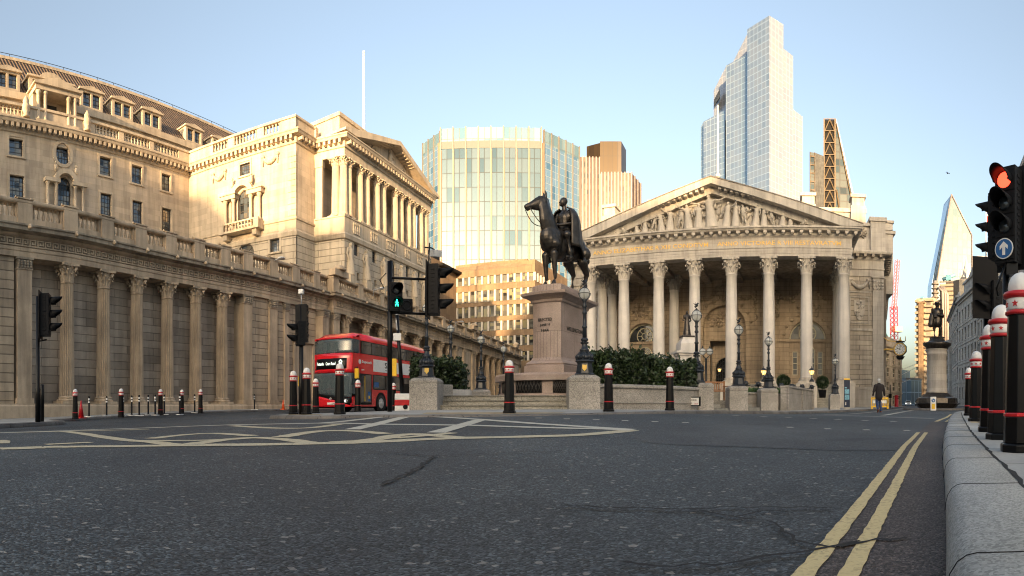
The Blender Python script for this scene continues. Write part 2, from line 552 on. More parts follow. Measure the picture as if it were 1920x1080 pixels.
def clearglass(name, col=(0.9, 0.95, 0.95), alpha=0.25, rough=0.03):
    m, nt, b = newmat(name)
    b.inputs['Base Color'].default_value = c4(col)
    b.inputs['Roughness'].default_value = rough
    b.inputs['Alpha'].default_value = alpha
    b.inputs['Specular IOR Level'].default_value = 0.8
    return m

def asphalt(name, base=0.05, tint=(0.92, 1.0, 1.08), speck=0.25, scale=95):
    m, nt, b = newmat(name)
    tc = nd(nt, 'ShaderNodeTexCoord'); ob = tc.outputs['Object']
    vo = nd(nt, 'ShaderNodeTexVoronoi', {'Vector': ob, 'Scale': float(scale)})
    vo2 = nd(nt, 'ShaderNodeTexVoronoi', {'Vector': ob, 'Scale': scale * 0.45})
    g = nd(nt, 'ShaderNodeSeparateColor', {'Color': vo.outputs['Color']})
    g2 = nd(nt, 'ShaderNodeSeparateColor', {'Color': vo2.outputs['Color']})
    b3 = [v * base for v in tint]
    c = ramp(nt, g.outputs[0], [(0.0, [v * 0.3 for v in b3]), (0.45, [v * 0.85 for v in b3]), (0.82, [v * 1.8 for v in b3]), (0.97, [v * 3.2 for v in b3])])
    st = nd(nt, 'ShaderNodeMath', {0: g2.outputs[0], 1: 0.985}, operation='GREATER_THAN')
    sf = nd(nt, 'ShaderNodeMath', {0: st.outputs[0], 1: speck}, operation='MULTIPLY')
    c = mul(nt, c, (0.5, 0.47, 0.43), sf.outputs[0], 'MIX')
    big = nd(nt, 'ShaderNodeTexNoise', {'Vector': ob, 'Scale': 0.35, 'Detail': 7.0, 'Roughness': 0.7})
    c = mul(nt, c, ramp(nt, big.outputs[0], [(0.3, (0.62, 0.63, 0.66)), (0.5, (0.95, 0.95, 0.95)), (0.7, (1.25, 1.23, 1.2))]))
    mp = nd(nt, 'ShaderNodeMapping', {'Vector': ob, 'Rotation': (0, 0, radians(-40)), 'Scale': (0.9, 0.06, 1)})
    ty = nd(nt, 'ShaderNodeTexNoise', {'Vector': mp.outputs[0], 'Scale': 1.0, 'Detail': 4.0})
    c = mul(nt, c, ramp(nt, ty.outputs[0], [(0.35, (0.78, 0.78, 0.8)), (0.6, (1.08, 1.08, 1.06))]))
    oil = nd(nt, 'ShaderNodeTexNoise', {'Vector': ob, 'Scale': 0.9, 'Detail': 3.0, 'Roughness': 0.5, 'Distortion': 0.6})
    c = mul(nt, c, ramp(nt, oil.outputs[0], [(0.60, (1, 1, 1)), (0.70, (0.66, 0.66, 0.68))]))
    pol = nd(nt, 'ShaderNodeTexNoise', {'Vector': ob, 'Scale': 0.16, 'Detail': 2.0})
    c = mul(nt, c, ramp(nt, pol.outputs[0], [(0.36, (0.8, 0.8, 0.8)), (0.6, (1.18, 1.17, 1.15))]))
    nt.links.new(c, b.inputs['Base Color'])
    b.inputs['Roughness'].default_value = 0.72
    b.inputs['Specular IOR Level'].default_value = 0.45
    d1 = nd(nt, 'ShaderNodeBump', {'Height': vo.outputs['Distance'], 'Strength': 0.9, 'Distance': 0.006}, invert=True)
    nt.links.new(d1.outputs[0], b.inputs['Normal'])
    return m
def roadpaint(name, col, wear=0.5):
    m, nt, b = newmat(name)
    tc = nd(nt, 'ShaderNodeTexCoord'); ob = tc.outputs['Object']
    n1 = nd(nt, 'ShaderNodeTexNoise', {'Vector': ob, 'Scale': 2.5, 'Detail': 8.0, 'Roughness': 0.75})
    n2 = nd(nt, 'ShaderNodeTexVoronoi', {'Vector': ob, 'Scale': 90.0})
    g = nd(nt, 'ShaderNodeSeparateColor', {'Color': n2.outputs['Color']})
    s_ = nd(nt, 'ShaderNodeMath', {0: g.outputs[0], 1: n1.outputs[0]}, operation='ADD')
    c = ramp(nt, s_.outputs[0], [(0.42 * wear + 0.12, (0.06, 0.06, 0.06)), (0.42 * wear + 0.3, [v * 0.75 for v in col]), (0.95, col)])
    nt.links.new(c, b.inputs['Base Color'])
    b.inputs['Roughness'].default_value = 0.75
    bp = nd(nt, 'ShaderNodeBump', {'Height': n2.outputs['Distance'], 'Strength': 0.5, 'Distance': 0.004})
    nt.links.new(bp.outputs[0], b.inputs['Normal'])
    return m
def leafmat(name, col):
    m, nt, b = newmat(name)
    tc = nd(nt, 'ShaderNodeTexCoord')
    n1 = nd(nt, 'ShaderNodeTexNoise', {'Vector': tc.outputs['Object'], 'Scale': 2.2, 'Detail': 5.0})
    n2 = nd(nt, 'ShaderNodeTexNoise', {'Vector': tc.outputs['Object'], 'Scale': 25.0, 'Detail': 2.0})
    c = ramp(nt, n1.outputs[0], [(0.3, [v * 0.5 for v in col]), (0.7, [v * 1.5 for v in col])])
    c = mul(nt, c, ramp(nt, n2.outputs[0], [(0.3, (0.6, 0.65, 0.6)), (0.7, (1.3, 1.3, 1.1))]))
    nt.links.new(c, b.inputs['Base Color'])
    b.inputs['Roughness'].default_value = 0.5
    return m

M_ = {}
M_['bank'] = stone('portland_bank', (0.56, 0.47, 0.36), 1.3, 0.55, 0.008, 0.72, 0.12, 0.22, 0.25, streak=0.35)
M_['bank_rust'] = stone('portland_rusticated', (0.56, 0.48, 0.37), 2.4, 0.62, 0.030, 0.5, 0.05, 0.22, 0.8, streak=0.35)
M_['bank_trim'] = stone('portland_trim', (0.58, 0.49, 0.37), 0, 0, stain=0.25, streak=0.4)
M_['scr'] = stone('screen_wall_stone', (0.49, 0.385, 0.27), 1.9, 0.46, 0.026, 0.45, 0.16, 0.32, 0.8, streak=0.45)
M_['scr_back'] = stone('screen_recess_stone', (0.46, 0.375, 0.29), 1.9, 0.46, 0.018, 0.5, 0.22, 0.35, 0.7, streak=0.4)
M_['scr_trim'] = stone('screen_trim_stone', (0.58, 0.455, 0.32), 0, 0, stain=0.36, streak=0.55)
M_['scr_dirty_shade'] = stone('soot_and_shade_stone', (0.42, 0.35, 0.26), 0, 0, stain=0.55, streak=0.7)  # soot on the cornice; also paints the shade behind the key fret
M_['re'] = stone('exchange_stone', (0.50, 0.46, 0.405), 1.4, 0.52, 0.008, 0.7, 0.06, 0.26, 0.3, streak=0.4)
M_['re_rust'] = stone('exchange_rusticated', (0.46, 0.41, 0.34), 2.6, 0.55, 0.028, 0.45, 0.13, 0.26, 0.8, streak=0.4)
M_['re_trim'] = stone('exchange_trim', (0.52, 0.48, 0.42), 0, 0, stain=0.3, streak=0.5)
M_['re_col'] = stone('exchange_column_stone', (0.61, 0.58, 0.54), 0, 0, stain=0.18, streak=0.35)
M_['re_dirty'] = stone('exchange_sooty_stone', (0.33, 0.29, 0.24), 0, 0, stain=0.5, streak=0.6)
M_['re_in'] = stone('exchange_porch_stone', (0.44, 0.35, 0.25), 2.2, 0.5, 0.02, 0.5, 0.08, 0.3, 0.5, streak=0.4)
M_['grey_st'] = stone('grey_city_stone', (0.58, 0.565, 0.54), 1.5, 0.6, 0.015, 0.6, 0.08, 0.3, 0.4)
M_['plinth_gran'] = granite('grey_granite', (0.36, 0.33, 0.29), (0.16, 0.15, 0.14), 70, 0.7, 1.4, 0.9)
M_['pink_gran'] = granite('pink_granite', (0.36, 0.275, 0.23), (0.25, 0.19, 0.165), 110, 0.5, 1.9, 1.3)
M_['step'] = granite('step_granite', (0.34, 0.32, 0.27), (0.15, 0.14, 0.12), 60, 0.8, 1.3, 0.165)
M_['asphalt'] = asphalt('road_asphalt', 0.045, (0.84, 1.0, 1.13), 0.4, 115)
M_['asphalt2'] = asphalt('smooth_asphalt', 0.050, (0.9, 1.0, 1.1), 0.12, 130)
M_['gutter'] = asphalt('brown_gutter_asphalt', 0.045, (1.3, 1.05, 0.98), 0.1, 150)
M_['crack'] = plain('crack_tar', (0.006, 0.006, 0.007), 0.9)
M_['flag'] = stone('flagstones', (0.36, 0.36, 0.34), 0.95, 0.65, 0.01, 0.4, 0.12, 0.3, 0.5, rough=0.8, streak=0.15)
M_['kerb'] = granite('kerb_granite', (0.31, 0.315, 0.305), (0.20, 0.205, 0.20), 150, 0.75)
M_['kerb_dk'] = stone('dark_kerb_granite', (0.16, 0.15, 0.14), 0.9, 0.5, 0.012, 0.4, 0.1, 0.35, 0.5, rough=0.8)
M_['tactile'] = stone('buff_tactile', (0.42, 0.34, 0.22), 0.4, 0.4, 0.02, 0.55, 0.1, 0.3, 0.5, offset=0.0)
M_['yel'] = roadpaint('worn_yellow_paint', (0.50, 0.40, 0.20), 0.55)
M_['yelw'] = roadpaint('very_worn_yellow_paint', (0.47, 0.41, 0.28), 0.72)
M_['whi'] = roadpaint('road_white_paint', (0.46, 0.44, 0.37), 0.6)
M_['black'] = plain('black_gloss_paint', (0.003, 0.003, 0.0035), 0.36, 0, 0.2, 9, 0.0, 0.22)
M_['blackm'] = plain('black_matt', (0.005, 0.005, 0.006), 0.6, 0, 0.2, 6, 0.0, 0.2)
M_['iron'] = plain('blue_black_iron', (0.012, 0.016, 0.022), 0.38, 0, 0.3, 8, 0.05)
M_['red'] = plain('red_gloss_paint', (0.45, 0.012, 0.016), 0.35, 0, 0.15)
M_['busred'] = plain('bus_red', (0.62, 0.012, 0.020), 0.22, 0, 0.05, 2, 0, 0.5, 0.4)
M_['white'] = plain('white_paint', (0.72, 0.71, 0.68), 0.45, 0, 0.08, 9, 0.03)
M_['silver'] = plain('silver_paint', (0.55, 0.56, 0.57), 0.4, 0.3, 0.1)
M_['gold'] = plain('gilding', (0.72, 0.46, 0.10), 0.5, 0.1, 0.1)
M_['bronze'] = plain('dark_bronze', (0.055, 0.048, 0.042), 0.36, 0.7, 0.45, 5, 0.1)
M_['grille'] = plain('bronze_grille', (0.05, 0.045, 0.04), 0.5, 0.4)
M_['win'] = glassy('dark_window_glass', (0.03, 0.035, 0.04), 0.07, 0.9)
M_['bankwin'] = curtain('reflection_tinted_glass', (.13, .16, .19), (.02, .025, .03), (.42, .5), (.02, .02, .02), .0, .5, .05, (.34, .27, .17), .45)  # bright and dark reflections are painted in pane by pane
M_['sunset_tint_win'] = curtain('painted_sunset_glass', (.55, .52, .46), (.25, .25, .24), (.5, .9), (.02, .02, .02), .0, .7, .05, (.5, .45, .36), .45)  # pale cream colour stands in for the sunset reflected in these panes
M_['winframe'] = plain('bronze_window_frame', (0.030, 0.025, 0.022), 0.5)
M_['cream'] = plain('cream_joinery', (0.55, 0.50, 0.36), 0.5)
M_['roof'] = None
M_['yellow'] = plain('yellow_plastic', (0.75, 0.45, 0.02), 0.45)
M_['orange'] = plain('orange_plastic', (0.75, 0.10, 0.02), 0.5)
M_['blue'] = plain('sign_blue', (0.015, 0.10, 0.28), 0.4)
M_['rubber'] = plain('tyre_rubber', (0.012, 0.012, 0.012), 0.8)
M_['wood'] = plain('oiled_teak', (0.28, 0.13, 0.055), 0.6, 0, 0.3, 12)
M_['leaf'] = leafmat('yew_leaves', (0.024, 0.042, 0.016))
M_['leafs'] = leafmat('flowerbed_leaves', (0.04, 0.085, 0.025))
M_['soil'] = plain('hedge_heart', (0.012, 0.016, 0.010), 0.9)
M_['skin'] = plain('skin', (0.42, 0.24, 0.17), 0.55)
M_['lampglass'] = clearglass('lamp_globe_glass', (0.75, 0.78, 0.74), 0.42, 0.08)
M_['lit'] = emit('lit_lamp', (1.0, 0.55, 0.16), 0.9)
M_['litwhite'] = emit('headlamp_lit', (1.0, 0.95, 0.85), 2.0)
M_['redlamp'] = emit('red_signal_lamp', (1.0, 0.045, 0.02), 1.6)
M_['greenlamp'] = emit('green_signal_lamp', (0.03, 0.85, 0.50), 1.0)
M_['concrete'] = stone('concrete', (0.40, 0.38, 0.34), 0, 0, stain=0.3, streak=0.5)
# ------------------------------------------------------------------ ground, road, pavements
def sheet(name, pts, zf, dz, mat, step=1.0):
    """flat-lying sheet that follows the ground"""
    bm = bmesh.new()
    vs = [bm.verts.new((p[0], p[1], 0)) for p in pts]
    f = bm.faces.new(vs)
    bmesh.ops.triangulate(bm, faces=[f])
    xs = [p[0] for p in pts]; ys = [p[1] for p in pts]
    lim = 60
    x = math.ceil(max(min(xs), -lim) / step) * step
    while x < min(max(xs), lim):
        bmesh.ops.bisect_plane(bm, geom=bm.verts[:] + bm.edges[:] + bm.faces[:], plane_co=(x, 0, 0), plane_no=(1, 0, 0)); x += step
    y = math.ceil(max(min(ys), -12) / step) * step
    while y < min(max(ys), 62):
        bmesh.ops.bisect_plane(bm, geom=bm.verts[:] + bm.edges[:] + bm.faces[:], plane_co=(0, y, 0), plane_no=(0, 1, 0)); y += step
    for v in bm.verts: v.co.z = zf(v.co.x, v.co.y) + dz
    bmesh.ops.recalc_face_normals(bm, faces=bm.faces)
    for fc in bm.faces:
        if fc.normal.z < 0: fc.normal_flip()
    uvl = bm.loops.layers.uv.new("UV")
    for fc in bm.faces:
        for l in fc.loops: l[uvl].uv = (l.vert.co.x * .737 + l.vert.co.y * .676, -l.vert.co.x * .676 + l.vert.co.y * .737)
    me = bpy.data.meshes.new(name); bm.to_mesh(me); bm.free()
    return struct(place(name, me, mat))
def dense(pts, d=0.4, closed=False):
    out = []
    n = len(pts)
    for i in range(n if closed else n - 1):
        a = Vector(pts[i][:2]); b = Vector(pts[(i + 1) % n][:2])
        k = max(1, int((b - a).length / d))
        for j in range(k): out.append(a + (b - a) * (j / k))
    if not closed: out.append(Vector(pts[-1][:2]))
    return out
def smoothpath(pts, it=2):
    for _ in range(it):
        q = [pts[0]]
        for a, b in zip(pts[:-1], pts[1:]):
            a = Vector(a[:2]); b = Vector(b[:2])
            q += [a * .75 + b * .25, a * .25 + b * .75]
        q.append(pts[-1]); pts = q
    return [Vector(p[:2]) for p in pts]
def ribbon(mb, pts, wd, dz, zf=gz, rag=0.0, d=0.35):
    pts = dense(pts, d)
    n = len(pts); vs = []; fs = []
    for i, p in enumerate(pts):
        t = (pts[min(i + 1, n - 1)] - pts[max(i - 1, 0)]).normalized()
        nn = Vector((t.y, -t.x))
        for s_ in (-1, 1):
            q = p + nn * (s_ * wd / 2 * (1 + random.uniform(-rag, rag)))
            vs.append((q.x, q.y, zf(q.x, q.y) + dz))
    for i in range(n - 1): fs.append((2 * i, 2 * i + 1, 2 * i + 3, 2 * i + 2))
    mb.add(vs, fs)

big = [(-1500, -1500), (1500, -1500), (1500, 2500), (-1500, 2500)]
sheet('road', big, gz, 0, M_['asphalt'], 1.5)
KERB = smoothpath([(-9, -8.0), (-3, -2.75), (1.0, .93), (3.65, 3.51), (5.6, 5.31), (10.05, 9.38), (16.6, 15.2), (19.0, 16.9), (22, 17.8), (32, 18.5), (60, 14)], 2)
ISL = smoothpath([P(505, 14.9), P(528, 13.6), P(565, 12.4), P(630, 11.7), P(710, 11.45), P(810, 11.2), P(910, 11.1), P(1000, 11.4), P(1120, 12.3), P(1256, 13.8), P(1350, 16), P(1450, 19.5), P(1530, 24.5), P(1600, 32), P(1655, 44), P(1684, 60), P(1700, 90)], 2)
ISLB = [(40, 140), (20, 110), (8, 75), (1, 55), (-3.6, 36), (-5.4, 29), (-6.3, 24), (-6.9, 19.5), (-7.2, 16.8)]
BANKE = smoothpath([(-7.5, -12), (-8.5, 0), (-10.0, 5), (-10.9, 8.8), (-11.9, 10.9), (-13.6, 12.0), (-16.2, 14.0), (-17.2, 17.5), (-16.9, 21), (-16.4, 25), (-15.4, 29), (-14.4, 32.5), (-12.5, 39.5), (-10, 48), (-6, 64), (2, 98), (6, 112)], 2)
kin = lambda path, o: [p for p in path]
def inset(path, o):
    out = []
    for i, p in enumerate(path):
        t = (path[min(i + 1, len(path) - 1)] - path[max(i - 1, 0)]).normalized()
        out.append(p + Vector((t.y, -t.x)) * o)
    return out
sheet('right_pavement', inset(KERB, .13) + [Vector((60, -60)), Vector((-9, -60))], pz, 0, M_['flag'])
sheet('island_pavement', inset(ISL, -.13) + [Vector(p) for p in [(75, 140)] + ISLB], pz, 0, M_['flag'])
sheet('bank_pavement', [Vector((-60, -12))] + inset(BANKE, -.13) + [Vector((-60, 130))], pz, 0, M_['flag'])
def kerb(name, path, mat, wd=.30, outw=-1, pzf=pz):
    """kerb stones: path is the road edge"""
    mb = MB()
    r_ = .035
    prof = [(0, -.3), (.006, -.075), (.014, -.042), (.030, -.016), (.050, -.002), (.072, .003), (wd, .003), (wd, -.3)]
    mb.uvdir = (.737, .676)
    prof = [(o * outw, z) for o, z in prof]
    mb.sweep(prof, dense(path, .6), zf=lambda x, y: pzf(x, y), smooth=True)
    return struct(mb.build(name, mat))
kerb('right_kerb', KERB, M_['kerb'], .30, 1)
kerb('island_kerb', ISL + [Vector((40, 140))], M_['kerb_dk'], .28, -1)
kerb('island_back_kerb', [Vector(p) for p in ISLB + [ISL[0]]], M_['kerb'], .28, -1)
kerb('bank_kerb', BANKE, M_['kerb_dk'], .28, -1)
sheet('tactile_paving', [P(790, 11.7), P(850, 11.45), P(960, 11.55), P(1050, 12.05), P(1060, 12.6), P(930, 12.9), P(800, 12.8)], pz, .004, M_['tactile'], .5)
sheet('tactile_strip', [P(527, 14.3), P(560, 13.2), P(600, 12.6), P(606, 13.3), P(575, 14.0), P(545, 15)], pz, .004, M_['tactile'], .5)
kd = Vector((.737, .676)); kn = Vector((.676, -.737))
k0 = Vector((6.15, 5.72))
sheet('tactile_slab', [k0 + kn * .33, k0 + kd * 2.6 + kn * .33, k0 + kd * 2.6 + kn * 1.25, k0 + kn * 1.25], pz, .004, M_['tactile'], .5)
sheet('fresh_tarmac', smoothpath([gpt(1190, 826), gpt(1240, 834), gpt(1390, 838), gpt(1560, 845), gpt(1690, 846), gpt(1752, 838), gpt(1757, 800), gpt(1660, 797), gpt(1530, 795), gpt(1390, 793), gpt(1290, 797), gpt(1235, 806), gpt(1190, 818)], 2), gz, .004, M_['asphalt2'], 1.0)
sheet('gutter_strip', [Vector((-3, -2.75)), Vector((1.0, .93)), Vector((3.65, 3.51)), Vector((5.6, 5.31)), Vector((8.5, 7.96)), Vector((8.25, 8.22)), Vector((5.35, 5.58)), Vector((3.4, 3.78)), Vector((.76, 1.2)), Vector((-3.25, -2.5))], gz, .0075, M_['gutter'], 1.0)
# painted lines
mb = MB()
for o in (.358, .250):
    pts = [Vector((-3, -2.75)) - kn * o, Vector((1.0, .93)) - kn * o, Vector((3.65, 3.51)) - kn * o, Vector((5.35, 5.09)) - kn * o]
    ribbon(mb, pts, .054, .012, gz, .12, .05)
struct(mb.build('double_yellow_lines', M_['yel']))
mb = MB()
for dx in (0, 22):
    ribbon(mb, [gpt(1750 + dx, 793), gpt(1775 + dx * .6, 783), gpt(1783 + dx * .4, 777)], .09, .006, gz, .06)
struct(mb.build('far_double_yellow_lines', M_['yel']))
mb = MB()
h2 = lambda L: smoothpath([gpt(x / 2, 760 + y / 2) for x, y in L], 2)
for L, wd in (([(2370, 94), (2200, 112), (1920, 120), (1700, 124), (1560, 130), (1420, 138), (1250, 143), (700, 151), (300, 156), (160, 158)], .34), ([(165, 159), (0, 164)], .42),
        ([(1250, 141), (1400, 133), (1480, 114), (1560, 108), (1650, 116), (1740, 123)], .30), ([(690, 150), (780, 138), (880, 126), (980, 122), (1080, 130), (1170, 143)], .28),
        ([(1050, 121), (1130, 106), (1200, 97), (1290, 95), (1380, 101), (1450, 108)], .28), ([(560, 126), (680, 112), (790, 105), (880, 110), (950, 116)], .25),
        ([(240, 99), (300, 105), (400, 122), (490, 134), (570, 138), (660, 150)], .26), ([(870, 77), (1000, 86), (1130, 88), (1200, 82), (1270, 72)], .26),
        ([(0, 104), (240, 98), (400, 95), (560, 90)], .26), ([(490, 134), (640, 134), (800, 132), (950, 123)], .2), ([(170, 148), (340, 140)], .22), ([(0, 132), (18, 136), (10, 144)], .2), ([(1480, 124), (1660, 109), (1700, 104)], .2)):
    ribbon(mb, h2(L), wd * .8, .006, gz, .14)
struct(mb.build('worn_box_junction', M_['yelw']))
mb = MB()
for pl in ([(1185, 806.5), (1100, 801), (1000, 794.5), (900, 787), (780, 780)], [(1185, 807), (1133, 805), (1000, 802), (880, 798), (713, 796), (600, 794), (435, 797), (350, 800), (180, 806), (0, 812)],
           [(900, 788), (870, 797), (817, 812)], [(765, 781), (713, 794), (660, 806)], [(713, 783), (640, 791), (600, 794)]):
    ribbon(mb, [gpt(*q) for q in pl], .24, .0075, gz, .07)
struct(mb.build('box_junction', M_['whi']))
mb = MB()
for x in (1010, 1063, 1118, 1172, 1228, 1285): ribbon(mb, [gpt(x - 6, 784 + (x - 1000) * .03), gpt(x + 6, 784 + (x - 1000) * .03)], .16, .006)
for x, y in ((1325, 779), (1380, 780), (1432, 782), (1478, 783), (1525, 785), (1571, 787), (1622, 789), (1675, 791), (1552, 805), (1481, 802), (1625, 807), (1700, 808)): ribbon(mb, [gpt(x - 6, y), gpt(x + 6, y)], .14, .0085)
ribbon(mb, [gpt(1530, 778), gpt(1750, 785)], .18, .006)
ribbon(mb, [gpt(1545, 778), gpt(1680, 768), gpt(1700, 765)], .12, .006)
for k in range(5): ribbon(mb, [gpt(1655 + 12 * k, 779 - 2.2 * k), gpt(1672 + 12 * k, 776.5 - 2 * k)], .2, .006)
struct(mb.build('white_dashes', M_['whi']))
mb = MB()
for pl, wd in (([(1060, 952), (1120, 956), (1170, 959), (1260, 959), (1330, 959), (1400, 956), (1480, 957), (1560, 957)], .012), ([(1300, 962), (1350, 970), (1375, 974), (1420, 964), (1475, 965)], .010), ([(1380, 974), (1430, 984), (1470, 996), (1490, 1020), (1510, 1027), (1560, 1035)], .009),
               ([(1180, 1065), (1260, 1071), (1380, 1062), (1480, 1046), (1530, 1040), (1600, 1020)], .010), ([(720, 912), (740, 903), (770, 888), (795, 873), (812, 858)], .014), ([(812, 858), (870, 855), (950, 851), (1050, 848)], .012), ([(690, 850), (740, 851), (810, 857)], .012), ([(1590, 1033), (1640, 1017), (1700, 1014)], .010)):
    pts = dense([gpt(*q) for q in pl], .05)
    pts = [p + Vector((random.uniform(-1, 1), random.uniform(-1, 1))) * .02 for p in pts]
    ribbon(mb, pts, wd * 1.5, .014, gz, .6, .03)
struct(mb.build('road_cracks', M_['crack']))
mb = MB()
pts = [Vector(p) + kn * .31 for p in dense([q for q in KERB if -3 < q.x < 16], .12)]
pts = [p + kn * random.uniform(-.006, .012) for p in pts]
ribbon(mb, pts, .022, .0045, pz, .5, .1)
s_ = .3
kp = dense([q for q in KERB if -2 < q.x < 16.5], .05)
for i in range(6, len(kp) - 2, 19):
    t = (kp[i + 1] - kp[i]).normalized(); n = Vector((t.y, -t.x))
    mb.tube([(kp[i].x + n.x * o, kp[i].y + n.y * o, pz(kp[i].x, kp[i].y) + z) for o, z in ((0, -.12), (.006, -.075), (.014, -.042), (.030, -.016), (.050, -.002), (.072, .003), (.30, .003))], .0025, 5)
struct(mb.build('kerb_joint', M_['crack']))
dc = k0 + kd * -.9 + kn * .75
mb = MB(); Md = Matrix.Translation((dc.x, dc.y, pz(dc.x, dc.y))) @ Matrix.Rotation(atan2(kd.y, kd.x), 4, 'Z')
mb.box(-.22, .22, -.35, .35, -.02, .006, Md)
for k in range(7):
    for j in range(5): mb.box(-.2 + .06 * k, -.165 + .06 * k, -.32 + .13 * j, -.22 + .13 * j, .006, .010, Md)
tag(mb.build('drain_cover', M_['iron']), 'dark iron drain cover in the pavement beside the third bollard', 'drain cover')

# ------------------------------------------------------------------ classical pieces
def fluted(mb, r0, r1, z0, z1, n=20, M=None, flute=0.15, rings=5):
    prof = []
    vs = []; fs = []
    m = n * 4
    for j in range(rings + 1):
        t = j / rings
        r = r0 + (r1 - r0) * (t ** 1.5)
        for k in range(m):
            a = 2 * pi * k / m
            q = k % 4
            rr = r * (1 - (flute if q in (1, 2) else 0.0))
            aa = a + (0.10 if q == 1 else -0.10 if q == 2 else 0) / n * 2
            vs.append((rr * cos(aa), rr * sin(aa), z0 + (z1 - z0) * t))
    for j in range(rings):
        for k in range(m):
            k2 = (k + 1) % m
            fs.append((j * m + k, j * m + k2, (j + 1) * m + k2, (j + 1) * m + k))
    mb.add(vs, fs, False, M)
def col_base(mb, r, z0, h, M=None, n=24):
    mb.box(-r * 1.38, r * 1.38, -r * 1.38, r * 1.38, z0, z0 + h * .32, M)
    z = z0 + h * .32; q = h * .68
    mb.lathe([(r * 1.30, z), (r * 1.38, z + q * .12), (r * 1.36, z + q * .3), (r * 1.20, z + q * .4), (r * 1.12, z + q * .52), (r * 1.22, z + q * .66), (r * 1.22, z + q * .8), (r * 1.08, z + q * .88), (r * 1.0, z + q)], n, M=M, cap=False)
def corinthian(mb, r, z0, h, M=None, leaves=8):
    """bell, two rows of acanthus, corner volutes and hollow-sided abacus"""
    mb.lathe([(r * 1.0, z0), (r * 1.10, z0 + h * .02), (r * 1.10, z0 + h * .06), (r * .98, z0 + h * .08), (r * .98, z0 + h * .5), (r * 1.15, z0 + h * .8), (r * 1.35, z0 + h * .88)], 16, M=M)
    def leaf(a, zb, lh, rad, wd, out):
        R = Matrix.Rotation(a, 4, 'Z')
        MM = R if M is None else M @ R
        prof = [(rad, 0), (rad + out * .15, lh * .45), (rad + out * .5, lh * .82), (rad + out * 1.0, lh * .98), (rad + out * 1.25, lh * .86), (rad + out * 1.1, lh * .74)]
        ws = [wd * .8, wd, wd * .95, wd * .72, wd * .45, wd * .2]
        vs = []; fs = []
        for (o, z), w_ in zip(prof, ws):
            vs += [(o - .10 * r, -w_ / 2, zb + z), (o + .05 * r, 0, zb + z), (o - .10 * r, w_ / 2, zb + z), (o - .16 * r, 0, zb + z - .03 * h)]
        for j in range(len(prof) - 1):
            for k in range(4):
                k2 = (k + 1) % 4
                fs.append((j * 4 + k, j * 4 + k2, (j + 1) * 4 + k2, (j + 1) * 4 + k))
        fs += [(3, 2, 1, 0), tuple(range(len(vs) - 4, len(vs)))]
        mb.add(vs, fs, False, MM)
    for k in range(leaves):
        leaf(2 * pi * k / leaves, z0 + h * .08, h * .38, r * 1.0, r * .60, r * .52)
    for k in range(leaves):
        leaf(2 * pi * (k + .5) / leaves, z0 + h * .10, h * .60, r * 1.04, r * .58, r * .60)
    for k in range(4):
        a = pi / 4 + k * pi / 2
        R = Matrix.Rotation(a, 4, 'Z'); MM = R if M is None else M @ R
        leaf(a, z0 + h * .45, h * .36, r * 1.1, r * .4, r * .42)
        mb.lathe([(r * .27, -r * .16), (r * .30, 0), (r * .27, r * .16)], 10, M=MM @ Matrix.Translation((r * 1.52, 0, z0 + h * .76)) @ Matrix.Rotation(pi / 2, 4, 'X'))
        mb.ball((r * 1.22 * cos(a + pi / 4), r * 1.22 * sin(a + pi / 4), z0 + h * .88), r * .22, 8, 6, M)
    c = 1.62 * r; d = 1.22 * r
    pts = []
    for k in range(4):
        a = k * pi / 2
        for q in ((c, c * .82), (d, 0)):
            pass
        for x, y in ((c * 1.0, -c * .86), (d * 1.06, -c * .3), (d * 1.06, c * .3), (c * 1.0, c * .86)):
            pts.append((x * cos(a) - y * sin(a), x * sin(a) + y * cos(a)))
    mb.prism(pts, z0 + h * .86, z0 + h * 1.0, M)
def baluster(mb, x, y, z0, h, r, n=8, M=None):
    mb.lathe([(r * .9, z0), (r * .9, z0 + h * .08), (r * .5, z0 + h * .12), (r * .95, z0 + h * .3), (r * .8, z0 + h * .42), (r * .42, z0 + h * .68), (r * .42, z0 + h * .8), (r * .85, z0 + h * .88), (r * .85, z0 + h)], n, x, y, M=M, cap=False)
